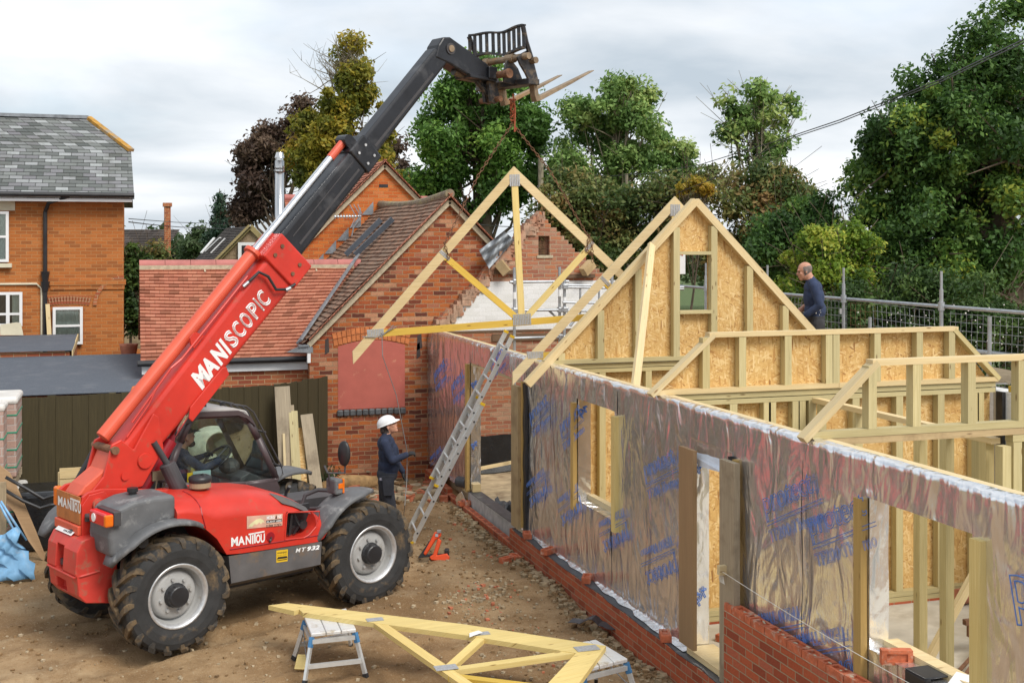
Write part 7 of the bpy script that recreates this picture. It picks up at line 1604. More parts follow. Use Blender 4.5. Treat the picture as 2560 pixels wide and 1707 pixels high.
# ---------------------------------------------------------------- people: primitives fused by a voxel remesh into one body, then coloured by region
class Body:
    def __init__(s, org, fwd): s.o = Vector(org); f = Vector(fwd); f.z = 0; s.f = f.normalized(); s.l = Vector((-s.f.y, s.f.x, 0)); s.pr = []; s.m = MB()
    def W(s, p): return s.o + s.f * p[0] + s.l * p[1] + Vector((0, 0, p[2]))
    def limb(s, a, b, ra, rb, mat):
        A, B = s.W(a), s.W(b); s.m.cyl(A, B, ra, rb, 14); s.m.ball(A, ra * .995, 14, 9); s.m.ball(B, rb * .995, 14, 9); s.pr.append((A, B, ra, rb, mat)); return s
    def ell(s, c, r, mat, tilt=0.0):
        C = s.W(c); b = len(s.m.v); s.m.ball((0, 0, 0), 1.0, 16, 11)
        ct, st_ = math.cos(tilt), math.sin(tilt)
        for i in range(b, len(s.m.v)):
            v = s.m.v[i]; x, y, z = v.x * r[0], v.y * r[1], v.z * r[2]; x, z = x * ct + z * st_, -x * st_ + z * ct
            s.m.v[i] = C + s.f * x + s.l * y + Vector((0, 0, z))
        s.pr.append((C, C, sum(r) / 3, sum(r) / 3, mat)); return s
    def head(s, c, sc=1.0, tilt=0.0, skin=0):
        """c = head centre; tilt > 0 looks down"""
        k = sc; ct, st_ = math.cos(tilt), math.sin(tilt)
        R = lambda x, y, z: (c[0] + (x * ct + z * st_) * k, c[1] + y * k, c[2] + (-x * st_ + z * ct) * k)
        s.ell(R(-.012, 0, .03), (.098 * k, .076 * k, .092 * k), skin, tilt); s.ell(R(.028, 0, -.045), (.066 * k, .058 * k, .075 * k), skin, tilt)
        s.ell(R(.065, 0, -.098), (.030 * k, .032 * k, .024 * k), skin, tilt); s.ell(R(.098, 0, -.018), (.022 * k, .014 * k, .027 * k), skin, tilt); s.ell(R(.080, 0, .028), (.018 * k, .050 * k, .014 * k), skin, tilt)
        s.ell(R(.085, 0, -.066), (.016 * k, .026 * k, .014 * k), skin, tilt)
        for q in (-1, 1): s.ell(R(-.012, q * .078, -.012), (.022 * k, .010 * k, .034 * k), skin, tilt); s.ell(R(.060, q * .040, -.022), (.024 * k, .022 * k, .022 * k), skin, tilt)
        s.hd = R; return s
    def hand(s, wrist, d, palm_n, mat, curl=1.0, k=1.0):
        """palm along d, fingers curling towards -palm_n; five separate fingers"""
        d = Vector(d).normalized(); n = Vector(palm_n); n = (n - d * n.dot(d)).normalized(); a = d.cross(n); w_ = Vector(wrist)
        T = lambda v: (v.x, v.y, v.z)
        s.limb(T(w_), T(w_ + d * .05 * k), .026 * k, .032 * k, mat); s.limb(T(w_ + d * .04 * k - a * .018), T(w_ + d * .08 * k - a * .025), .020, .019, mat); s.limb(T(w_ + d * .04 * k + a * .018), T(w_ + d * .08 * k + a * .025), .020, .019, mat)
        for i, (off, L) in enumerate(((-.034, .066), (-.012, .078), (.012, .072), (.034, .056))):
            p = w_ + d * .085 * k + a * off; ang = .35 * curl
            for j in range(3):
                q = p + (d * math.cos(ang) - n * math.sin(ang)) * L * (.42, .33, .25)[j] * k; s.limb(T(p), T(q), .0105, .0095, mat); p = q; ang += .75 * curl
        p = w_ + d * .03 * k - a * .03; q = p + (d * .6 - a * .75 - n * .2) * .045; s.limb(T(p), T(q), .014, .012, mat); s.limb(T(q), T(q + (d * .8 - a * .1 - n * .5 * curl) * .035), .0115, .010, mat)
        return s
    def finish(s, name, mats, label, voxel=.009, group=None, hair=None):
        o = s.m.build(name, mats[0]); o.modifiers.new("r", 'REMESH').mode = 'VOXEL'; o.modifiers["r"].voxel_size = voxel
        q = o.modifiers.new("s", 'SMOOTH'); q.factor = .5; q.iterations = 3
        dg = bpy.context.evaluated_depsgraph_get(); dg.update(); me = bpy.data.meshes.new_from_object(o.evaluated_get(dg), depsgraph=dg); o.modifiers.clear(); o.data = me
        me.materials.clear()
        for m_ in mats: me.materials.append(m_)
        n = len(me.polygons); c = np.zeros(n * 3); me.polygons.foreach_get('center', c); c = c.reshape(-1, 3); best = np.full(n, 1e9); mi = np.zeros(n, np.int32)
        for A, B, ra, rb, mat in s.pr:
            A, B = np.array(A), np.array(B); d = B - A; L2 = d @ d; t_ = np.clip(((c - A) @ d) / L2, 0, 1) if L2 > 1e-9 else np.zeros(n); q_ = np.linalg.norm(c - A - t_[:, None] * d, axis=1) - (ra + (rb - ra) * t_)
            k = q_ < best; best[k] = q_[k]; mi[k] = mat
        if hair:                                                  # hair grows on part of the head
            hm_, hf, hc, tilt, k_ = hair; q_ = c - np.array(s.W(hc)); fx, lx, zx = q_ @ np.array(s.f), q_ @ np.array(s.l), q_[:, 2]
            x_, z_ = (fx * math.cos(tilt) - zx * math.sin(tilt)) / k_, (fx * math.sin(tilt) + zx * math.cos(tilt)) / k_
            mi[(mi == 2) & hf(x_, lx / k_, z_)] = hm_
        me.polygons.foreach_set('material_index', mi); me.polygons.foreach_set('use_smooth', [True] * n); me.update()
        s.ob = o; return tag(o, label, "person", group)
    def part(s, name, mat, m, smooth=True): return m.build(name, mat, s.ob, smooth=smooth)
# man in the white helmet, side on, looking up, one hand on the guide rope
hm0 = P(968, 1000, d=16.5); kz = 16.5 / FPX
def hm(px, py, y): return ((px - 966) * kz, y, CAMH - (py - YH) * kz)
B = Body((hm0.x, hm0.y, 0), (C_ * .985 + .06, -S_ + .03, 0))
NV, TRS, SK, GL, BT = 0, 1, 2, 3, 4
B.limb((-.02, -.10, .90), (.06, -.10, .50), .105, .078, TRS).limb((.06, -.10, .50), (.02, -.11, .10), .078, .062, TRS).limb((-.03, .10, .90), (-.04, .11, .50), .105, .078, TRS).limb((-.04, .11, .50), (-.12, .12, .10), .078, .062, TRS)
for x, y in ((.0, -.11), (-.14, .12)): B.limb((x - .03, y, .055), (x + .15, y, .045), .052, .042, BT)
B.ell((.0, 0, .98), (.145, .18, .13), TRS); B.ell((.025, 0, 1.10), (.155, .185, .15), NV); B.ell((.02, 0, 1.26), (.145, .195, .19), NV); B.ell((-.015, 0, 1.40), (.125, .205, .12), NV); B.limb((-.02, 0, 1.46), (.0, 0, 1.56), .07, .058, SK); B.limb((-.02, -.15, 1.46), (-.02, .15, 1.46), .075, .075, NV); B.limb((-.015, 0, 1.47), (-.01, 0, 1.505), .078, .07, NV)
B.limb((-.02, -.205, 1.43), (.09, -.255, 1.21), .068, .055, NV); B.limb((.09, -.255, 1.21), (.27, -.20, 1.275), .054, .042, NV)
B.limb((-.02, .205, 1.43), (.06, .25, 1.18), .066, .055, NV); B.limb((.06, .25, 1.18), (.20, .20, .98), .052, .04, NV)
B.head((.02, 0, 1.64), 1.0, -.42, SK)
B.hand((.275, -.20, 1.277), (.9, .1, .25), (0, -.3, .9), GL, 1.4); B.hand((.205, .20, .965), (.25, 0, -.95), (-1, .2, 0), GL, .7)
B.finish("person", [NAVY, TROUS, SKIN, GLOVE, BLACKP, HAIRB], "man in white hard hat and navy jumper looking up while holding a guide rope", hair=(5, lambda x, y, z: (x < -.02) & (z > -.085), (.02, 0, 1.64), -.42, 1.0))
m = MB()
N, M_ = 24, 9; hc_ = Vector((-.012, 0, .045))
def hp_(x, y, z): return B.W(B.hd(x, y, z))
vs = []
for i in range(M_ + 1):
    a = math.pi / 2 * i / M_
    for k in range(N): b = 2 * math.pi * k / N; r = math.sin(a); vs.append(hp_(hc_.x + .135 * r * math.cos(b), .105 * r * math.sin(b), hc_.z + .005 + .105 * math.cos(a)))
fs = [((i + 1) * N + k, (i + 1) * N + (k + 1) % N, i * N + (k + 1) % N, i * N + k) for i in range(M_) for k in range(N)]
m.add(vs, fs)
vs = []
for j, (e, dz) in enumerate(((1.0, .006), (1.05, -.002), (1.06, -.012))):
    for k in range(N): b = 2 * math.pi * k / N; pk = 1 + .30 * max(0, math.cos(b)) ** 2 * (e > 1); vs.append(hp_(hc_.x + .135 * e * math.cos(b) * pk, .105 * e * math.sin(b), hc_.z + dz - .03 * max(0, math.cos(b)) * (e > 1) * .6))
m.add(vs, [(j * N + k, (j + 1) * N + k, (j + 1) * N + (k + 1) % N, j * N + (k + 1) % N) for j in range(2) for k in range(N)])
hl = B.part("hard_hat", HELM, m); m = MB(); m.ball(B.W(B.hd(-.105, 0, -.02)), (.03, .06, .05), 10, 7); B.part("hair", HAIRB, m)
m = MB()
for q in (-1, 1): m.ball(B.W(B.hd(.080, q * .034, .006)), .0095, 8, 6)
split(B.part("eye", EYE, m), .001); m = MB(); m.ball(B.W(B.hd(.098, 0, -.066)), (.010, .022, .006), 8, 5); B.part("mouth", LIP, m)
m = MB(); c = B.W((.0, -.19, .80)); m.prism([(-.09, 0), (.08, 0), (.07, -.26), (-.06, -.26)], B.W((.03, -.205, .99)), B.f, Vector((0, 0, 1)), .02); B.part("tool_pocket", TROUS, m, False)
m = MB(); m.prism([(0, 0), (.05, 0), (.05, .03), (0, .03)], B.W((-.09, -.185, .93)), B.f, Vector((0, 0, 1)), .004); B.part("pocket_label", plain("faded_label", (.45, .42, .5), .7), m, False)
# bald man on the far scaffold boards
kz = 16.95 / FPX; bm0 = P(2038, 800, d=16.95); fz = 2.13
B = Body((bm0.x, bm0.y, fz), (-C_ * .95 + .0, S_ * .95 + .12, 0))
B.limb((-.02, -.10, .88), (.02, -.10, .48), .108, .08, TRS).limb((.02, -.10, .48), (-.05, -.10, .10), .08, .062, TRS).limb((-.02, .10, .88), (.05, .10, .48), .108, .08, TRS).limb((.05, .10, .48), (.0, .10, .10), .08, .062, TRS)
for y in (-.1, .1): B.limb((-.05, y, .055), (.12, y, .045), .052, .042, BT)
B.ell((.0, 0, .96), (.14, .18, .13), TRS); B.ell((.0, 0, 1.08), (.155, .185, .16), NV); B.ell((.02, 0, 1.25), (.15, .20, .20), NV); B.ell((.03, 0, 1.39), (.13, .205, .12), NV); B.limb((.04, -.15, 1.45), (.04, .15, 1.45), .078, .078, NV); B.limb((.05, 0, 1.46), (.10, 0, 1.57), .072, .062, SK); B.limb((.05, 0, 1.47), (.06, 0, 1.50), .08, .07, NV)
B.limb((.04, .21, 1.42), (-.03, .26, 1.16), .07, .058, NV); B.limb((-.03, .26, 1.16), (.15, .20, 1.02), .056, .045, NV); B.limb((.04, -.21, 1.42), (.02, -.25, 1.17), .068, .056, NV); B.limb((.02, -.25, 1.17), (.20, -.12, 1.06), .052, .036, SK)
B.head((.145, 0, 1.625), 1.04, .22, SK)
B.hand((.16, .195, 1.01), (.8, -.1, -.45), (-.2, .5, .8), SK, 1.0); B.hand((.21, -.115, 1.055), (.85, .1, -.4), (-.1, -.5, .8), SK, .8)
B.finish("person", [NAVY2, TROUSG, SKIN, GLOVE, BLACKP, HAIRG], "balding man in a navy jumper working behind the gable's right slope, looking down", hair=(5, lambda x, y, z: (x < .022) & (z < .062) & (z > -.055 - .4 * x) & (np.abs(y) < .0855), (.145, 0, 1.625), .22, 1.04))
m = MB()
for q in (-1, 1): m.ball(B.W(B.hd(.080, q * .034, .004)), .0095, 8, 6)
split(B.part("eye", EYE, m), .001); m = MB(); m.ball(B.W(B.hd(.099, 0, -.066)), (.012, .02, .006), 8, 5); B.part("mouth", LIP, m)
m = MB()
for k in range(14): m.ball(B.W((-.0 + random.uniform(-.05, .03), .268 + random.uniform(-.01, .0), random.uniform(1.02, 1.36))), .006, 5, 4)
B.part("paint_spot", WHITE, m)
m = MB(); m.box((8.95, 12.5, 2.06), (10.0, 17.0, 2.10)); tag(m.build("scaffold_boarding", T_OLD), "scaffold boards the bald man stands on beyond the gable", "boards")
# telehandler driver
R3 = Matrix.Rotation(math.atan2(TFW[1], TFW[0]), 3, 'Z'); d0 = Vector((TOR[0], TOR[1], 0))
B = Body(d0, (TFW[0], TFW[1], 0))
B.limb((.76, 1.27, 1.33), (1.18, 1.24, 1.36), .09, .07, TRS).limb((1.18, 1.24, 1.36), (1.26, 1.24, .98), .068, .055, TRS).limb((.76, 1.47, 1.33), (1.18, 1.52, 1.36), .09, .07, TRS).limb((1.18, 1.52, 1.36), (1.28, 1.52, .98), .068, .055, TRS)
for y in (1.24, 1.52): B.limb((1.25, y, .95), (1.42, y, .94), .05, .04, BT)
B.ell((.74, 1.37, 1.36), (.14, .18, .12), TRS); B.ell((.75, 1.37, 1.50), (.14, .19, .17), NV); B.ell((.78, 1.37, 1.65), (.13, .20, .14), NV); B.limb((.79, 1.22, 1.73), (.79, 1.52, 1.73), .07, .07, NV); B.limb((.80, 1.37, 1.74), (.85, 1.37, 1.84), .062, .055, SK)
B.limb((.80, 1.17, 1.70), (.98, 1.12, 1.56), .06, .05, NV); B.limb((.98, 1.12, 1.56), (1.22, 1.20, 1.62), .048, .036, NV); B.limb((.80, 1.57, 1.70), (.98, 1.62, 1.56), .06, .05, NV); B.limb((.98, 1.62, 1.56), (1.20, 1.56, 1.62), .048, .036, NV)
B.head((.89, 1.37, 1.91), 1.0, -.12, SK); B.hand((1.225, 1.20, 1.625), (.85, .2, .35), (0, -.2, 1), GL, 1.3); B.hand((1.205, 1.555, 1.625), (.85, -.2, .35), (0, .2, 1), GL, 1.3)
B.finish("person", [NAVY, TROUS, SKIN, GLOVE, BLACKP], "bearded driver in a dark cap sitting in the telehandler cab, gloved hand on the wheel", .011)
m = MB(); vs = []
for i in range(7):
    a = math.pi / 2 * i / 6
    for k in range(18): b = 2 * math.pi * k / 18; vs.append(B.W(B.hd(-.012 + .107 * math.sin(a) * math.cos(b), .086 * math.sin(a) * math.sin(b), .045 + .085 * math.cos(a))))
m.add(vs, [((i + 1) * 18 + k, (i + 1) * 18 + (k + 1) % 18, i * 18 + (k + 1) % 18, i * 18 + k) for i in range(6) for k in range(18)])
pk = [B.W(B.hd(.085, -.06, .045)), B.W(B.hd(.17, -.045, .035)), B.W(B.hd(.17, .045, .035)), B.W(B.hd(.085, .06, .045))]; m.add(pk + [p + Vector((0, 0, .008)) for p in pk], [(0, 1, 2, 3), (7, 6, 5, 4), (0, 4, 5, 1), (1, 5, 6, 2), (2, 6, 7, 3)])
B.part("cap", plain("dark_olive_cap", (.035, .04, .03), .9), m); m = MB(); m.ball(B.W(B.hd(.055, 0, -.092)), (.052, .058, .042), 12, 8); m.ball(B.W(B.hd(-.06, 0, -.03)), (.05, .075, .06), 10, 7); B.part("beard", HAIRB, m)

# ---------------------------------------------------------------- sling chains and guide rope
def chain(label, pts):
    m = MB(); L = 0; P_ = [Vector(p) for p in pts]
    seg = [(P_[i], P_[i + 1]) for i in range(len(P_) - 1)]; pitch = .052; k = 0
    for a, b in seg:
        n = max(1, int((b - a).length / pitch)); d = (b - a).normalized(); _, s_, u = frame_of(d)
        for i in range(n):
            c = a + (b - a) * (i + .5) / n; w_ = s_ if k % 2 else u; k += 1
            ring = [c + d * (.034 * math.cos(t_)) + w_ * (.017 * math.sin(t_)) for t_ in [2 * math.pi * q / 8 for q in range(9)]]; m.tube(ring, .0055, 5, caps=False)
    return tag(m.build("lifting_chain", RUST), label, "chain", "rusty lifting chains")
HK = Vector((4.985, 15.56, 6.08))
def TP(u, w_, dy=0): return TR_HANG @ Vector((u, dy, w_))
for s_, lab in ((-1, "rusty chain running from the fork down to the hanging truss's left rafter"), (1, "rusty chain running from the fork down to the hanging truss's right rafter")):
    e = TP(s_ * 1.02, 1.17); mid = HK.lerp(e, .5) + Vector((0, 0, -.03))
    r_ = [TP(s_ * 1.04, 1.19, -.04), TP(s_ * .98, .98, -.035), TP(s_ * 1.06, .90, .0), TP(s_ * .98, 1.0, .035), TP(s_ * 1.02, 1.19, .03)]
    chain(lab, [HK + Vector((0, 0, -.30)), mid + Vector((0, 0, -.15)) * 0, e] + r_ + ([TP(1.06, 1.1, -.05), TP(1.05, .80, -.055)] if s_ > 0 else []))
m = MB(); m.tube([HK + Vector((0, .0, .02)) + Vector((.04 * math.sin(a), .045 * math.cos(a), .16 * math.cos(a) * .0 + .0)) for a in (0, 1, 2, 3, 4, 5, 6.28)], .012, 6)
for k in range(6): a = k * 1.05; m.tube([HK + Vector((.03 * math.cos(a + q), .03 * math.sin(a + q), -.03 - .045 * k + .05 * math.sin(q * 2))) for q in (0, 1.2, 2.4, 3.6, 4.8, 6.2)], .010, 5)
m.tube([HK + Vector((.0, -.02, .10)), HK + Vector((.03, -.03, -.1)), HK + Vector((.02, -.03, -.42)), HK + Vector((.05, -.03, -.36))], .012, 6)
tag(m.build("lifting_shackle", plain("red_rust", (.34, .085, .035), .7, .2, var=.4, sc=20)), "tangled rusty hook and links hanging under the fork heel", "hook")
m = MB(); hnd = P(1018, 1128, d=16.45); tp = TP(-1.94, .05, -.03)
m.tube([tp, tp + Vector((.01, 0, -.3)), tp.lerp(hnd, .5) + Vector((.02, 0, -.02)), hnd, P(1017, 1200, d=16.4), P(1012, 1262, d=16.3), P(1008, 1300, z=.03)], .006, 5)
m.tube([TP(-2.2, .02, -.03), TP(-2.0, .0, -.035), TP(-1.75, .12, -.035)], .007, 5); m.tube([TP(-1.78, .14, -.04), TP(-1.98, -.02, -.03)], .007, 5)
tag(m.build("guide_rope", plain("grey_rope", (.25, .24, .23), .9)), "thin grey guide rope from the hanging truss down through the helmeted man's hand", "rope")

# ---------------------------------------------------------------- ladder, nail gun, work benches, truss on the benches
lad = thing("extension_ladder", "aluminium extension ladder leaning against the foil wall, yellow end caps", "ladder", (3.81, 16.6, 0))
LF, LT = Vector((3.805, 16.615, 0)), Vector((5.085, 16.18, 2.66)); LU = (LT - LF); LLn = LU.length; LU.normalize(); LW = Vector((.04, 1, .14)); LW = (LW - LU * LW.dot(LU)).normalized(); LN = LU.cross(LW).normalized()
if LN.x > 0: LN = -LN
def lp_(s, w_, n=0): return LF + LU * s + LW * w_ + LN * n
for (s0, s1, hw, n) in ((0, 2.15, .19, 0.0), (.86, LLn + .20, .165, .055)):
    for q in (-1, 1):
        m = MB(); m.beam(lp_(s0, q * hw, n), lp_(s1, q * hw, n), .026, .062, up=LN); m.build("stile", ALU, lad)
    m = MB(); s_ = s0 + .14
    while s_ < s1 - .05:
        m.cyl(lp_(s_, -hw - .015, n), lp_(s_, hw + .015, n), .016, n=8); s_ += .25
    split(m.build("rung", ALU, lad))
    m = MB(); s_ = s0 + .14
    while s_ < s1 - .05: m.cyl(lp_(s_, -hw - .0155, n), lp_(s_, -hw - .018, n), .014, n=8); s_ += .25
    m.build("rung_socket", BLACKP, lad)
m = MB()
for s_, hw, n in ((-.01, .19, 0), (2.16, .19, 0), (.85, .165, .055), (LLn + .205, .165, .055)):
    for q in (-1, 1): m.beam(lp_(s_ - .015, q * hw, n), lp_(s_ + .02, q * hw, n), .032, .068, up=LN)
split(m.build("end_cap", YELLOW, lad), .001)
# nail gun
q = P(1088, 1392, z=.03); ng = thing("nail_gun", "bright orange cordless nail gun lying on the bare earth", "nail gun", (q.x, q.y, 0.03), -TH)
def NL(m, name, mat, **k):
    m.v = [v * 1.22 for v in m.v]
    return m.build(name, mat, ng, local=True, **k)
m = MB(); m.prism([(-.13, .02), (-.10, -.0), (.0, .16), (.06, .20), (.06, .25), (-.01, .25), (-.06, .15)], (0, .06, 0), (1, 0, 0), (0, .25, .97), .085); NL(m, "body", TOOLOR, bevel=.018, seg=3)
m = MB(); m.prism([(-.19, -.02), (-.05, .0), (-.045, .02), (-.12, .035), (-.02, .20), (-.03, .215)], (0, .03, 0), (1, 0, 0), (0, .25, .97), .04); NL(m, "magazine", BLACKP, bevel=.006)
m = MB(); m.prism([(.03, .20), (.07, .17), (.02, .02), (.13, .04), (.16, -.0), (.14, -.05), (-.04, -.03), (-.06, .0), (-.02, .03)], (0, -.0, 0), (1, 0, 0), (0, .25, .97), .07); NL(m, "handle", TOOLOR, bevel=.012, seg=3)
m = MB(); m.box((-.06, -.06, -.02), (.10, .05, .03)); m.box((.10, -.05, .0), (.15, .04, .09)); NL(m, "battery", BLACKP, bevel=.012)
m = MB(); m.box((.02, .02, .255), (.06, .06, .28)); m.prism([(.0, .21), (.03, .21), (.03, .24), (.0, .24)], (0, -.03, .01), (1, 0, 0), (0, .25, .97), .003); NL(m, "nose", GALV)
# hop-up benches
def bench(c4, zt, label):
    """c4: top corners (back left, back right, front right, front left)"""
    c4 = [Vector((p.x, p.y, zt)) for p in c4]; ct = sum(c4, Vector()) / 4; t = thing("work_bench", label, "work bench", (ct.x, ct.y, 0), 0, "folding aluminium work benches")
    nb = 3; a0, a1, b1, b0 = c4
    m = MB()
    for k in range(nb):
        f0, f1 = k / nb + .006, (k + 1) / nb - .006; pts = [a0.lerp(a1, f0), a0.lerp(a1, f1), b0.lerp(b1, f1), b0.lerp(b1, f0)]
        m.add(pts + [p - Vector((0, 0, .035)) for p in pts], [(0, 1, 2, 3), (7, 6, 5, 4), (0, 4, 5, 1), (1, 5, 6, 2), (2, 6, 7, 3), (3, 7, 4, 0)])
    m.build("deck", ALUW, t, bevel=.008, recalc=True)
    ft = []
    for i, p in enumerate(c4):
        o = (p - ct); o.z = 0; oi = p.lerp(ct, .06); oi.z = zt - .04; f = p + o.normalized() * .13; f.z = .0; ft.append((oi, f)); zf = ground_z(f.x, f.y)
        m = MB(); m.beam(oi, oi.lerp(f, .93), .026, .042, up=(o.x, o.y, 0)); m.build("leg", ALU, t); m = MB(); e = oi.lerp(f, .90); m.beam(e, f, .034, .05, up=(o.x, o.y, 0)); m.build("foot", BLACKP, t)
        m = MB(); m.beam(oi, oi.lerp(f, .22), .034, .048, up=(o.x, o.y, 0)); m.build("hinge_cover", plain("blue_hinge", (.05, .17, .34), .5), t)
    m = MB()
    for i, j in ((0, 1), (3, 2)):
        for f in (.10, .62): m.beam(ft[i][0].lerp(ft[i][1], f), ft[j][0].lerp(ft[j][1], f), .03, .04)
    for i, j in ((0, 3), (1, 2)): m.beam(ft[i][0].lerp(ft[i][1], .12), ft[j][0].lerp(ft[j][1], .12), .025, .03)
    split(m.build("stretcher", ALU, t), -.004); m = MB()
    for i, j in ((0, 3), (1, 2)): m.cyl(ft[i][0].lerp(ft[i][1], .2), ft[j][0].lerp(ft[j][1], .6), .006, n=5)
    split(m.build("brace_wire", GALV, t)); return t
BZ = .445
bench([P(760, 1541, z=BZ), P(866, 1519, z=BZ), P(891, 1571, z=BZ), P(777, 1583, z=BZ)], BZ, "aluminium work bench under the pointed tail of the truss on the ground side")
bench([P(1438, 1606, z=BZ), P(1490, 1597, z=BZ), P(1570, 1645, z=BZ), P(1462, 1672, z=BZ)], BZ, "aluminium work bench under the truss corner nearest the brick plinth")
ZT2 = BZ + .024
tz_ = lambda px, py: P(px, py, z=ZT2 + .02)
TG = thing("roof_truss", "raised tie roof truss lying flat across two aluminium work benches", "roof truss", tuple(tz_(1200, 1600)), 0, "triangular roof trusses")
FLZ = [0.0]
def flat(pts, name, mat, th_=.045):
    FLZ[0] += .0017; z1 = ZT2 + .024 - FLZ[0]; m = MB(); q = [Vector((p.x, p.y, z1)) for p in pts]; n = len(q); m.add(q + [p - Vector((0, 0, th_)) for p in q], [list(range(n)), list(range(n, 2 * n))[::-1]] + [(i, n + i, n + (i + 1) % n, (i + 1) % n) for i in range(n)], None)
    L = (q[1] - q[0]); d = L.normalized(); s_ = Vector((-d.y, d.x, 0)); o = random.random() * 40
    for k in range(len(m.f)): m.uv[k] = [(o + m.v[i].dot(d), m.v[i].dot(s_) + m.v[i].z) for i in m.f[k]]
    return m.build(name, mat, TG, recalc=True)
def bar(a, b, w_, name, mat):
    a, b = tz_(*a), tz_(*b); d = (b - a).normalized(); s_ = Vector((-d.y, d.x, 0)) * w_ / 2; return flat([a + s_, b + s_, b - s_, a - s_], name, mat)
g = lambda *q: [tz_(*p) for p in q]
flat(g((671, 1513), (718, 1507), (1160, 1560), (1515, 1614), (1440, 1632), (1160, 1587), (930, 1556), (757, 1531), (748, 1523), (735, 1527)), "rafter", T_PALEY)
flat(g((1515, 1614), (1440, 1632), (1320, 1760), (1405, 1765)), "rafter", T_PALEY)
bar((940, 1550), (1300, 1800), .10, "bottom_chord", T_PALEY); bar((1118, 1668), (1210, 1585), .085, "web", T_PALEY); bar((1115, 1672), (1468, 1622), .09, "king_post", T_PALEY); bar((1125, 1684), (1400, 1718), .085, "web", T_YEL)
m = MB()
for (x, y, s_) in ((937, 1549, .09), (1205, 1584, .08), (1115, 1669, .11), (1467, 1621, .12)):
    c = tz_(x, y); m.box((c.x - s_ * .9, c.y - s_ * .55, ZT2 + .0245), (c.x + s_ * .9, c.y + s_ * .55, ZT2 + .0275))
split(m.build("nail_plate", PLATE, TG))
m = MB(); c = tz_(1190, 1588); m.add([c + Vector((-.08, -.06, .012)), c + Vector((.06, -.02, .03)), c + Vector((.05, .08, .02)), c + Vector((-.05, .05, .014))], [(0, 1, 2, 3)]); m.build("truss_tag", WHITE, TG)
m = MB(); q = P(754, 1662, z=.04); m.prism([(-.06, -.05), (.06, -.05), (.05, .09), (-.03, .09)], (q.x, q.y, ground_z(q.x, q.y) + .05), (.9, -.4, 0), (.1, .5, .85), .05); tag(m.build("wood_offcut", T_PALEY), "small pale wooden offcut on the earth beside a bench leg", "offcut")
m = MB(); q = P(1490, 1562, z=.03); N = 14; pts = [Vector((q.x - .22 + .034 * k, q.y + .20 - .028 * k + .03 * math.sin(k), .045 + .07 * max(0, math.sin((k - 3) * .62)) * (3 < k < 9))) for k in range(N)]
for k in range(N - 1): a, b = pts[k], pts[k + 1]; s0, s1 = Vector((.05, .06, 0)) * (1 + .4 * (k > 9)), Vector((.05, .06, 0)) * (1 + .4 * (k + 1 > 9)); m.add([a - s0, b - s1, b + s1, a + s0, a - s0 - Vector((0, 0, .006)), b - s1 - Vector((0, 0, .006)), b + s1 - Vector((0, 0, .006)), a + s0 - Vector((0, 0, .006))], [(0, 1, 2, 3), (7, 6, 5, 4), (0, 4, 5, 1), (2, 6, 7, 3)])
tag(m.build("damp_course_offcut", DPC), "curled black offcut of damp proof strip lying on the earth by the plinth", "offcut")

# ---------------------------------------------------------------- things along the left edge and behind the telehandler
def wrapped(label, x0, x1, y0, y1, z0, z1):
    t = thing("brick_pallet", label, "pallet", ((x0 + x1) / 2, (y0 + y1) / 2, z0), 0, "plastic wrapped brick pallets")
    m = MB(); nz = int((z1 - z0 - .12) / .105)
    m.box((x0, y0, z0 + .12), (x1, y1, z0 + .12 + nz * .105)); m.build("brick_stack", brick("wrapped_brick_" + str(len(bpy.data.materials)), [(.42, .27, .22), (.48, .32, .26), (.50, .36, .31)], (.46, .40, .36), bw=.225, rh=.105, ms=.01), t, bevel=.02)
    m = MB()
    for k in range(4): z = z0 + .25 + k * (z1 - z0 - .3) / 4; m.box((x0 - .006, y0 - .006, z), (x1 + .006, y1 + .006, z + .018))
    for k in range(2): x = x0 + (x1 - x0) * (.3 + .4 * k); m.box((x, y0 - .007, z0 + .12), (x + .018, y1 + .007, z0 + .12 + nz * .105))
    m.build("green_strap", plain("green_strap_%d" % len(bpy.data.materials), (.03, .30, .18), .5), t)
    m = MB(); m.box((x0 - .02, y0 - .02, z0 + nz * .105 + .05), (x1 + .02, y1 + .02, z0 + .16 + nz * .105)); m.build("wrap_hood", plain("white_wrap_%d" % len(bpy.data.materials), (.68, .66, .62), .4, var=.12, bmp=.6, bsc=10), t, bevel=.05, seg=3)
    m = MB()
    for k in range(0, 5): m.box((x0, y0 + (y1 - y0) * k / 4 - .04, z0), (x1, y0 + (y1 - y0) * k / 4 + .04, z0 + .10))
    m.build("pallet", T_OLD, t); return t
xr = P(41, 1000, y=17.6).x; zt_ = P(41, 968, y=17.6).z; wrapped("taller plastic wrapped pallet of bricks at the left edge", xr - 1.0, xr, 17.6, 18.5, .85, zt_ - .1); wrapped("plastic wrapped brick pallet under the taller one at the left edge", xr - .9, xr + .07, 17.5, 18.4, .0, .83)
xr = P(9, 1000, y=17.0).x; zt_ = P(9, 992, y=17.0).z; wrapped("nearer plastic wrapped pallet of bricks cut by the left edge", xr - 1.0, xr, 17.0, 17.45, .1, zt_ - .1)
m = MB(); gq = [P(*q, y=15.2) for q in ((0, 1165), (24, 1182))] ; a = [P(-12, 1155, y=16.95), P(24, 1182, y=16.95), P(44, 1222, y=16.92), P(64, 1268, y=16.88), P(90, 1330, y=16.85), P(118, 1404, y=16.8), P(104, 1398, y=16.8), P(70, 1350, y=16.82), P(36, 1280, y=16.88), P(-12, 1225, y=16.9)]
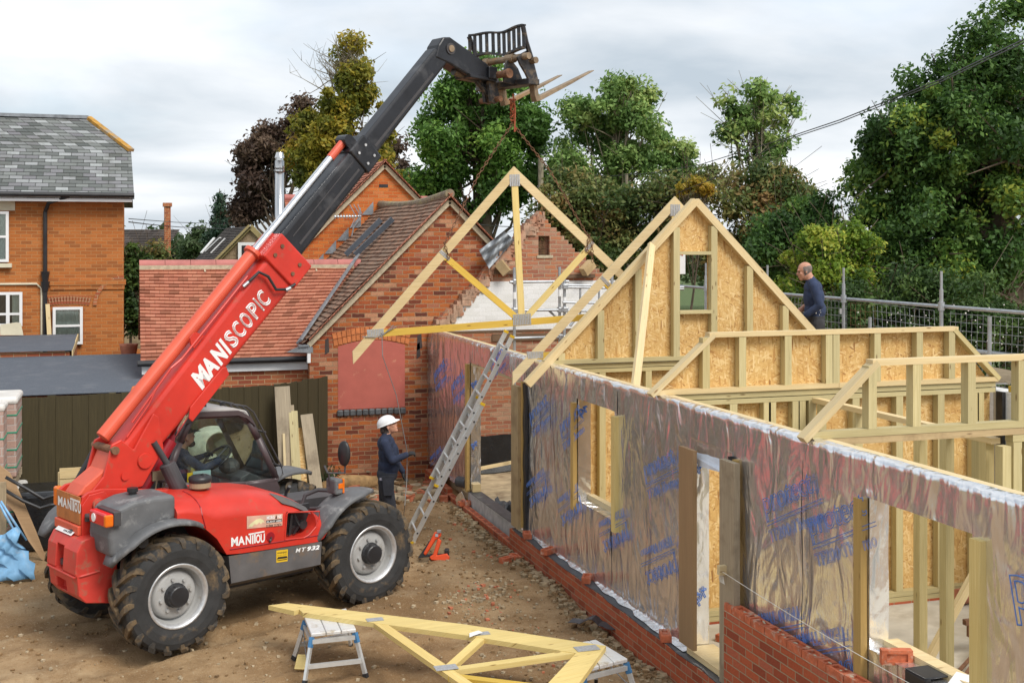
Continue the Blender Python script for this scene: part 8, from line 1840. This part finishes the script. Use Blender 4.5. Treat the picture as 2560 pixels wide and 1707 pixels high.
n_ = len(a); m.add(a + [p + Vector((.004, .018, .004)) for p in a], [list(range(n_)), list(range(n_, 2 * n_))[::-1]] + [(i, (i + 1) % n_, n_ + (i + 1) % n_, n_ + i) for i in range(n_)]); tag(m.build("board_sheet", T_PLY, recalc=True), "thin bowed brown board leaning against the brick pallets at the left edge", "board")
m = MB(); m.beam(P(5, 1425, y=16.3), P(5, 1205, y=16.3), .10, .03, up=(0, -1, 0)); tag(m.build("upright_plank", T_OLD), "grey upright plank at the extreme left edge beside the blue bag", "plank")
m = MB(); b0 = P(52, 1452, z=.0); N = 12
for i in range(N):
    for j in range(8):
        def bg_(i, j): t_ = i / N; u = j / 8; wob = .05 * math.sin(i * 1.9 + j * 2.3) + .03 * math.sin(i * 4.1 - j * 1.2); return b0 + Vector((-.75 + .95 * t_ * (1 - .45 * u) + wob * .5 + .15 * u, .18 * u + wob, .02 + .62 * u * (0.45 + .75 * t_) * (1 - .2 * t_) + .3 * wob * u))
        m.face([bg_(i, j), bg_(i + 1, j), bg_(i + 1, j + 1), bg_(i, j + 1)])
m.tube([b0 + Vector((-.05, .2, .5)), b0 + Vector((-.18, .22, .75)), b0 + Vector((-.28, .25, .95))], .012, 5); m.tube([b0 + Vector((.05, .2, .45)), b0 + Vector((-.12, .24, .72)), b0 + Vector((-.25, .25, .95))], .012, 5)
o = m.build("builders_bag", BLUEBAG, smooth=True, recalc=True); s_ = o.modifiers.new("s", 'SOLIDIFY'); s_.thickness = .03; tag(o, "crumpled pale blue woven builder's bag slumped at the lower left edge", "bag")
m = MB(); q = P(105, 1330, y=16.0); q = P(105, 1330, y=17.3); m.box((q.x - .36, 17.3, .0), (q.x + .42, 18.1, .80)); o = m.build("wrapped_bundle", plain("shiny_black_wrap", (.015, .016, .018), .18, var=.3, bmp=.9, bsc=7), bevel=.07, seg=3); tag(o, "shiny black plastic wrapped bundle behind the telehandler's tail", "bundle")
for k, (pp, lab) in enumerate(((((14, 1192), (60, 1218), (108, 1247), (128, 1240), (150, 1236)), "upper black hose looping from the leaning board to the telehandler's tail"), (((8, 1222), (58, 1252), (100, 1270), (125, 1262), (152, 1260)), "lower black hose looping from the leaning board towards the telehandler's tail"))):
    m = MB(); m.tube([P(a, b, y=16.75 + k * .05) for a, b in pp], .022, 8); tag(m.build("rubber_hose", BLACKP, smooth=True), lab, "hose", "black hoses")
pt = thing("timber_pallet", "pale timber pallet propped on its side behind the telehandler", "pallet", tuple(P(180, 1230, y=17.6)))
m = MB()
for z0, z1 in ((1196, 1178), (1225, 1206), (1255, 1236)): a, b = P(149, z0, y=17.6), P(215, z1 - 8, y=17.6); m.box((a.x, 17.58, a.z), (b.x + .3, 17.6, b.z + .02))
split(m.build("slat", T_NEW, pt)); m = MB()
for px in (153, 205): a = P(px, 1290, y=17.66); m.box((a.x - .04, 17.61, .1), (a.x + .04, 17.7, P(px, 1182, y=17.6).z))
split(m.build("bearer", T_NEW, pt))
mxr = thing("cement_mixer", "cream cement mixer drum seen through the telehandler cab windows", "cement mixer", tuple(P(545, 1300, y=17.7) * 1))
c = P(548, 1118, y=17.7); ax = Vector((.28, -.93, .22)).normalized()
m = MB(); m.lathe([(.0, .205), (.02, .215), (-.02, .235), (-.20, .33), (-.34, .34), (-.55, .26), (-.60, .0)], c, ax, 28); m.lathe([(.0, .205), (-.2, .30), (-.5, .24), (-.55, .0)], c, ax, 28); dr = m.build("drum", CREAMDRUM, mxr, smooth=True)
m = MB(); m.lathe([(-.02, .20), (.02, .205), (.025, .222), (-.02, .225)], c, ax, 28); m.build("drum_rim", CREAMDRUM, dr, smooth=True)
m = MB(); _, s_, u = frame_of(ax)
for k in range(3): a = k * 2.1 + .5; o = s_ * math.cos(a) + u * math.sin(a); m.beam(c - ax * .12 + o * .24, c - ax * .30 + o * .08, .10, .02, up=ax)
split(m.build("mixing_blade", CREAMDRUM, dr))
m = MB()
for sx_ in (-.35, .35): m.tube([(c.x + sx_, c.y + .2, c.z - .1), (c.x + sx_ * 1.1, c.y + .1, .1)], .03, 6); m.tube([(c.x + sx_ * 1.1, c.y - .3, .1), (c.x + sx_ * 1.1, c.y + .6, .1)], .03, 6)
m.build("stand", plain("mixer_frame_yellow", (.42, .33, .05), .6), mxr)
m = MB(); q = P(885, 1212, z=.12); m.tube([q + Vector((-.55, -.12, 0)), q + Vector((-.2, -.03, .04)), q + Vector((.15, 0, .02)), q + Vector((.5, .1, .0))], [.10, .15, .14, .09], 12); tag(m.build("rotten_log", LOGM, smooth=True), "pale brown rotten log lying behind the helmeted man", "log")
m = MB(); q = P(830, 1195, z=.3); rs = np.random.RandomState(31)
for k in range(46):
    a = rs.rand() * 6.28; o = Vector((q.x + .05 * math.cos(a), q.y + .5 + .05 * math.sin(a), .05)); L = rs.uniform(.2, .45); s_ = rs.uniform(.1, .9); tp_ = o + Vector((math.cos(a) * s_ * L, math.sin(a) * s_ * L, L * (1.1 - s_ * .6)))
    m.tube([q + Vector((0, .5, -.25)), o, tp_], [.02, .012, .004], 4)
    for j in range(5):
        c_ = o.lerp(tp_, .35 + .16 * j); d = Vector(rs.normal(size=3)).normalized() * .05; u = Vector(rs.normal(size=3)).normalized() * .02; b_ = len(m.v); m.face([c_, c_ + d * .5 - u, c_ + d, c_ + d * .5 + u])
tag(m.build("weed_clump", plain("weed_green", (.04, .06, .02), .8, var=.4)), "small dark weed clump at the foot of the barn wall", "weed")
for k, (px0, py0, px1, py1) in enumerate(((805, 1172, 850, 1200), (880, 1170, 925, 1178))):
    m = MB(); m.beam(P(px0, py0, z=.2), P(px1, py1, z=.16), .09, .03); tag(m.build("rubble_timber", T_OLD), ("broken timber batten slanting out of the rubble by the barn", "flat grey lath lying on the rubble below the blocked window")[k], "timber")

# ---------------------------------------------------------------- scaffolding
def sc_post(m, x, y, z0, z1, r=.0245): m.cyl((x, y, z0), (x, y, z1), r, n=10)
gr = thing("scaffold_guard_rail", "galvanised scaffold guard rail hung with wire mesh panels beyond the white wall", "guard rail", (10, 14, 0))
GXR = 10.0; rz_ = 3.335
m = MB(); m.cyl((GXR, 8.0, rz_), (GXR, 22.0, rz_), .0245, n=10); m.build("top_rail", GALV, gr)
m = MB(); m.cyl((GXR + .02, 8.0, 2.80), (GXR + .02, 22.0, 2.83), .0245, n=10); m.build("mid_rail", GALV, gr)
for y in (19.6, 17.4, 15.21, 13.0, 10.8):
    m = MB(); sc_post(m, GXR - .05, y, 0, 3.56); sc_post(m, GXR - .05, y, 3.56, 3.79, .017); m.cyl((GXR - .05, y, rz_ - .05), (GXR - .05, y, rz_ + .06), .04, n=10); m.cyl((GXR - .05, y, 2.77), (GXR - .05, y, 2.87), .04, n=10); m.build("standard", GALV, gr)
for px, py in ((2175, 793), (2474, 792)):
    q = P(px, py, x=9.9); m = MB(); sc_post(m, 9.9, q.y, 0, q.z); m.build("short_standard", GALV, gr)
rs = np.random.RandomState(41)
for (y0, y1, col_, tilt, zt) in ((15.25, 17.3, GALV, .0, 3.29), (14.55, 15.15, RUST, .0, 3.28), (13.2, 14.55, GALV, .05, 3.27), (11.0, 12.95, GALV, -.03, 3.27), (9.0, 10.9, GALV, .04, 3.25), (17.5, 19.5, GALV, 0, 3.28)):
    m = MB(); ny_, nz_ = max(2, int((y1 - y0) / .10)), 9
    for k in range(ny_ + 1): y = y0 + (y1 - y0) * k / ny_; m.cyl((GXR + .03, y + tilt * .0, zt - .95), (GXR + .03, y + tilt, zt), .0026, n=4, caps=False)
    for k in range(nz_ + 1): z = zt - .95 * k / nz_; m.cyl((GXR + .03, y0 + tilt * (1 - k / nz_), z), (GXR + .03, y1 + tilt * (1 - k / nz_), z + tilt * .6), .0026, n=4, caps=False)
    m.build("mesh_panel", col_, gr)
m = MB(); q = P(2105, 775, x=9.97); m.box((9.95, q.y - .03, q.z - .06), (9.96, q.y + .03, q.z + .02)); m.build("scaffold_tag", WHITE, gr)
m = MB(); q = P(2500, 925, y=11.5); m.add([P(2470, 915, y=11.7), P(2540, 928, y=11.3), P(2525, 962, y=11.3), P(2462, 955, y=11.7), P(2470, 915, y=12.1), P(2540, 928, y=11.7), P(2525, 962, y=11.7), P(2462, 955, y=12.1)], [(0, 1, 2, 3), (7, 6, 5, 4), (0, 4, 5, 1), (1, 5, 6, 2), (2, 6, 7, 3), (3, 7, 4, 0)]); tag(m.build("timber_sheet", T_OLD, recalc=True), "pale curved sheet of board lying on the white wall's far end", "board")
st_ = thing("scaffold_tower", "grey tubular scaffold standing in front of the whitewashed gable", "scaffold", (8, 19.6, 0))
AY, BY2 = 19.7, 19.1
xa, xb, xc = P(1286, 700, y=AY).x, P(1399, 700, y=AY).x, P(1411, 700, y=BY2).x
for x, y, py in ((xa, AY, 668), (xb, AY, 668), (xc, BY2, 695), (P(1530, 700, y=BY2).x, BY2, 680)):
    m = MB(); sc_post(m, x, y, .1, P(1300, py, y=y).z, .027); m.build("standard", GALV, st_)
m = MB()
for py in (704, 775, 843): z = P(1340, py, y=AY).z; m.cyl((xa - .1, AY - .05, z), (xb + .15, AY - .05, z), .025, n=10)
for py, dx2 in ((717, 2.2), (712, 2.2), (775, 2.0), (755, 2.0), (846, 1.0)): z = P(1440, py, y=BY2).z; m.cyl((xc - .05, BY2 - .05, z), (xc + dx2, BY2 - .05, z - .06), .022, n=10)
split(m.build("ledger", GALV, st_), .001)
m = MB()
for px in (1449, 1496): x = P(px, 700, y=BY2).x; m.cyl((x, BY2 - .03, P(px, 717, y=BY2).z), (x, BY2 - .03, P(px, 790, y=BY2).z), .02, n=8)
a, b = P(1372, 776, y=AY), P(1396, 798, y=AY); m.cyl(a, b, .02, n=8); a, b = P(1325, 776, y=AY), P(1300, 795, y=AY); m.cyl(a, b, .02, n=8); a, b = P(1425, 815, y=BY2), P(1440, 795, y=BY2); m.cyl(a, b, .025, n=8); split(m.build("brace", GALV, st_), .001)
m = MB()
for x, y, py in ((xa, AY, 704), (xb, AY, 704), (xa, AY, 775), (xb, AY, 775), (xb, AY, 843), (xc, BY2, 717), (xc, BY2, 775), (xc, BY2, 846)): z = P(1340, py, y=y).z; m.box((x - .045, y - .085, z - .045), (x + .045, y + .04, z + .045))
split(m.build("coupler", GALV, st_, bevel=.012))
m = MB()
for x, y, p0, p1 in ((xa, AY, 730, 747), (xb, AY, 725, 742), (xc, BY2, 744, 762)): m.cyl((x, y, P(1300, p1, y=y).z), (x, y, P(1300, p0, y=y).z), .029, n=10)
split(m.build("label_sleeve", WHITE, st_))
# sign seen through the gable window
sg = thing("sale_board", "white estate sign with red lettering glimpsed through the gable window", "sign", tuple(P(1690, 700, y=24)))
m = MB(); a, b = P(1655, 628, y=24), P(1714, 686, y=24); m.box((a.x, 24, b.z), (b.x, 24.03, a.z)); m.build("board", WHITE, sg, bevel=.06, seg=3)
m = MB(); q = P(1697, 653, y=23.99); m.text("r", q + Vector((-.06, 0, -.0)), (1, 0, 0), (0, 0, 1), size=.42, bold=.04); m.build("lettering", plain("sign_red", (.55, .02, .03), .6), sg)
m = MB(); m.box(((a.x + b.x) / 2 - .04, 24.04, 0), ((a.x + b.x) / 2 + .04, 24.1, a.z)); m.build("post", T_OLD, sg)
# overhead lines and poles
def line(label, pp, r=.012):
    pts = [P(a, b, d=c) for a, b, c in pp]; q = []
    for i in range(len(pts) - 1):
        for k in range(4): q.append(pts[i].lerp(pts[i + 1], k / 4))
    m = MB(); m.tube(q + [pts[-1]], r, 5); tag(m.build("overhead_cable", BLACKP), label, "cable", "overhead cables")
line("upper overhead cable sweeping from the oak down to the far utility pole", ((2620, 70, 12), (2350, 200, 16), (2100, 300, 20), (1960, 347, 23), (1750, 412, 29), (1640, 432, 33), (1520, 441, 38), (1352, 420, 43)), .010)
line("lower overhead cable running from the oak towards the thicket behind the gable", ((2620, 78, 12), (2350, 206, 16), (2100, 306, 20), (1960, 352, 23), (1800, 440, 27), (1650, 500, 31), (1500, 560, 35)), .009)
line("thin cable crossing the sky from the left house to the distant fir", ((322, 555, 30), (380, 562, 40), (450, 568, 50), (560, 572, 60)), .016)
line("faint higher wire between the left house and the cottage", ((322, 547, 30), (440, 556, 45), (640, 562, 60)), .012)
line("slack wire across the dark tree beneath the hanging truss", ((1175, 560, 30), (1250, 566, 33), (1310, 568, 36), (1352, 560, 43)), .012)
m = MB(); a, b = P(1352, 700, d=43), P(1352, 395, d=43); m.cyl((a.x, a.y, 0), b, .14, .10, 10); tag(m.build("utility_pole", BARKL), "pale wooden utility pole standing among the trees behind the truss peak", "pole")
m = MB(); a, b = P(1572, 560, d=40), P(1566, 435, d=40); m.cyl((a.x, a.y, 0), b, .09, .06, 8); tag(m.build("utility_pole", BARKL), "slim pale pole among the ash branches right of the truss", "pole")
m = MB(); q = P(310, 918, y=24.6); m.ball((q.x, 24.6, q.z), (.14, .12, .09), 10, 7); tag(m.build("plastic_tub", WHITE, smooth=True), "small white object on the ground between the left house and the tiled roof", "tub")
m = MB(); q = P(322, 870, y=24.5); m.lathe([(0, .12), (.3, .17), (.33, .18), (.31, .15)], (q.x, 24.5, q.z - .25), (0, 0, 1), 16); tag(m.build("plant_pot", PIPEC, smooth=True), "terracotta pot in the gap beside the left house", "pot")
m = MB(); a = P(312, 800, y=26.6); m.box((a.x, 26.6, -.3), (a.x + .55, 26.75, 1.9)); tag(m.build("garden_wall", B_HOUSE), "ivy shaded brick garden wall in the gap between house and outbuilding", "wall")
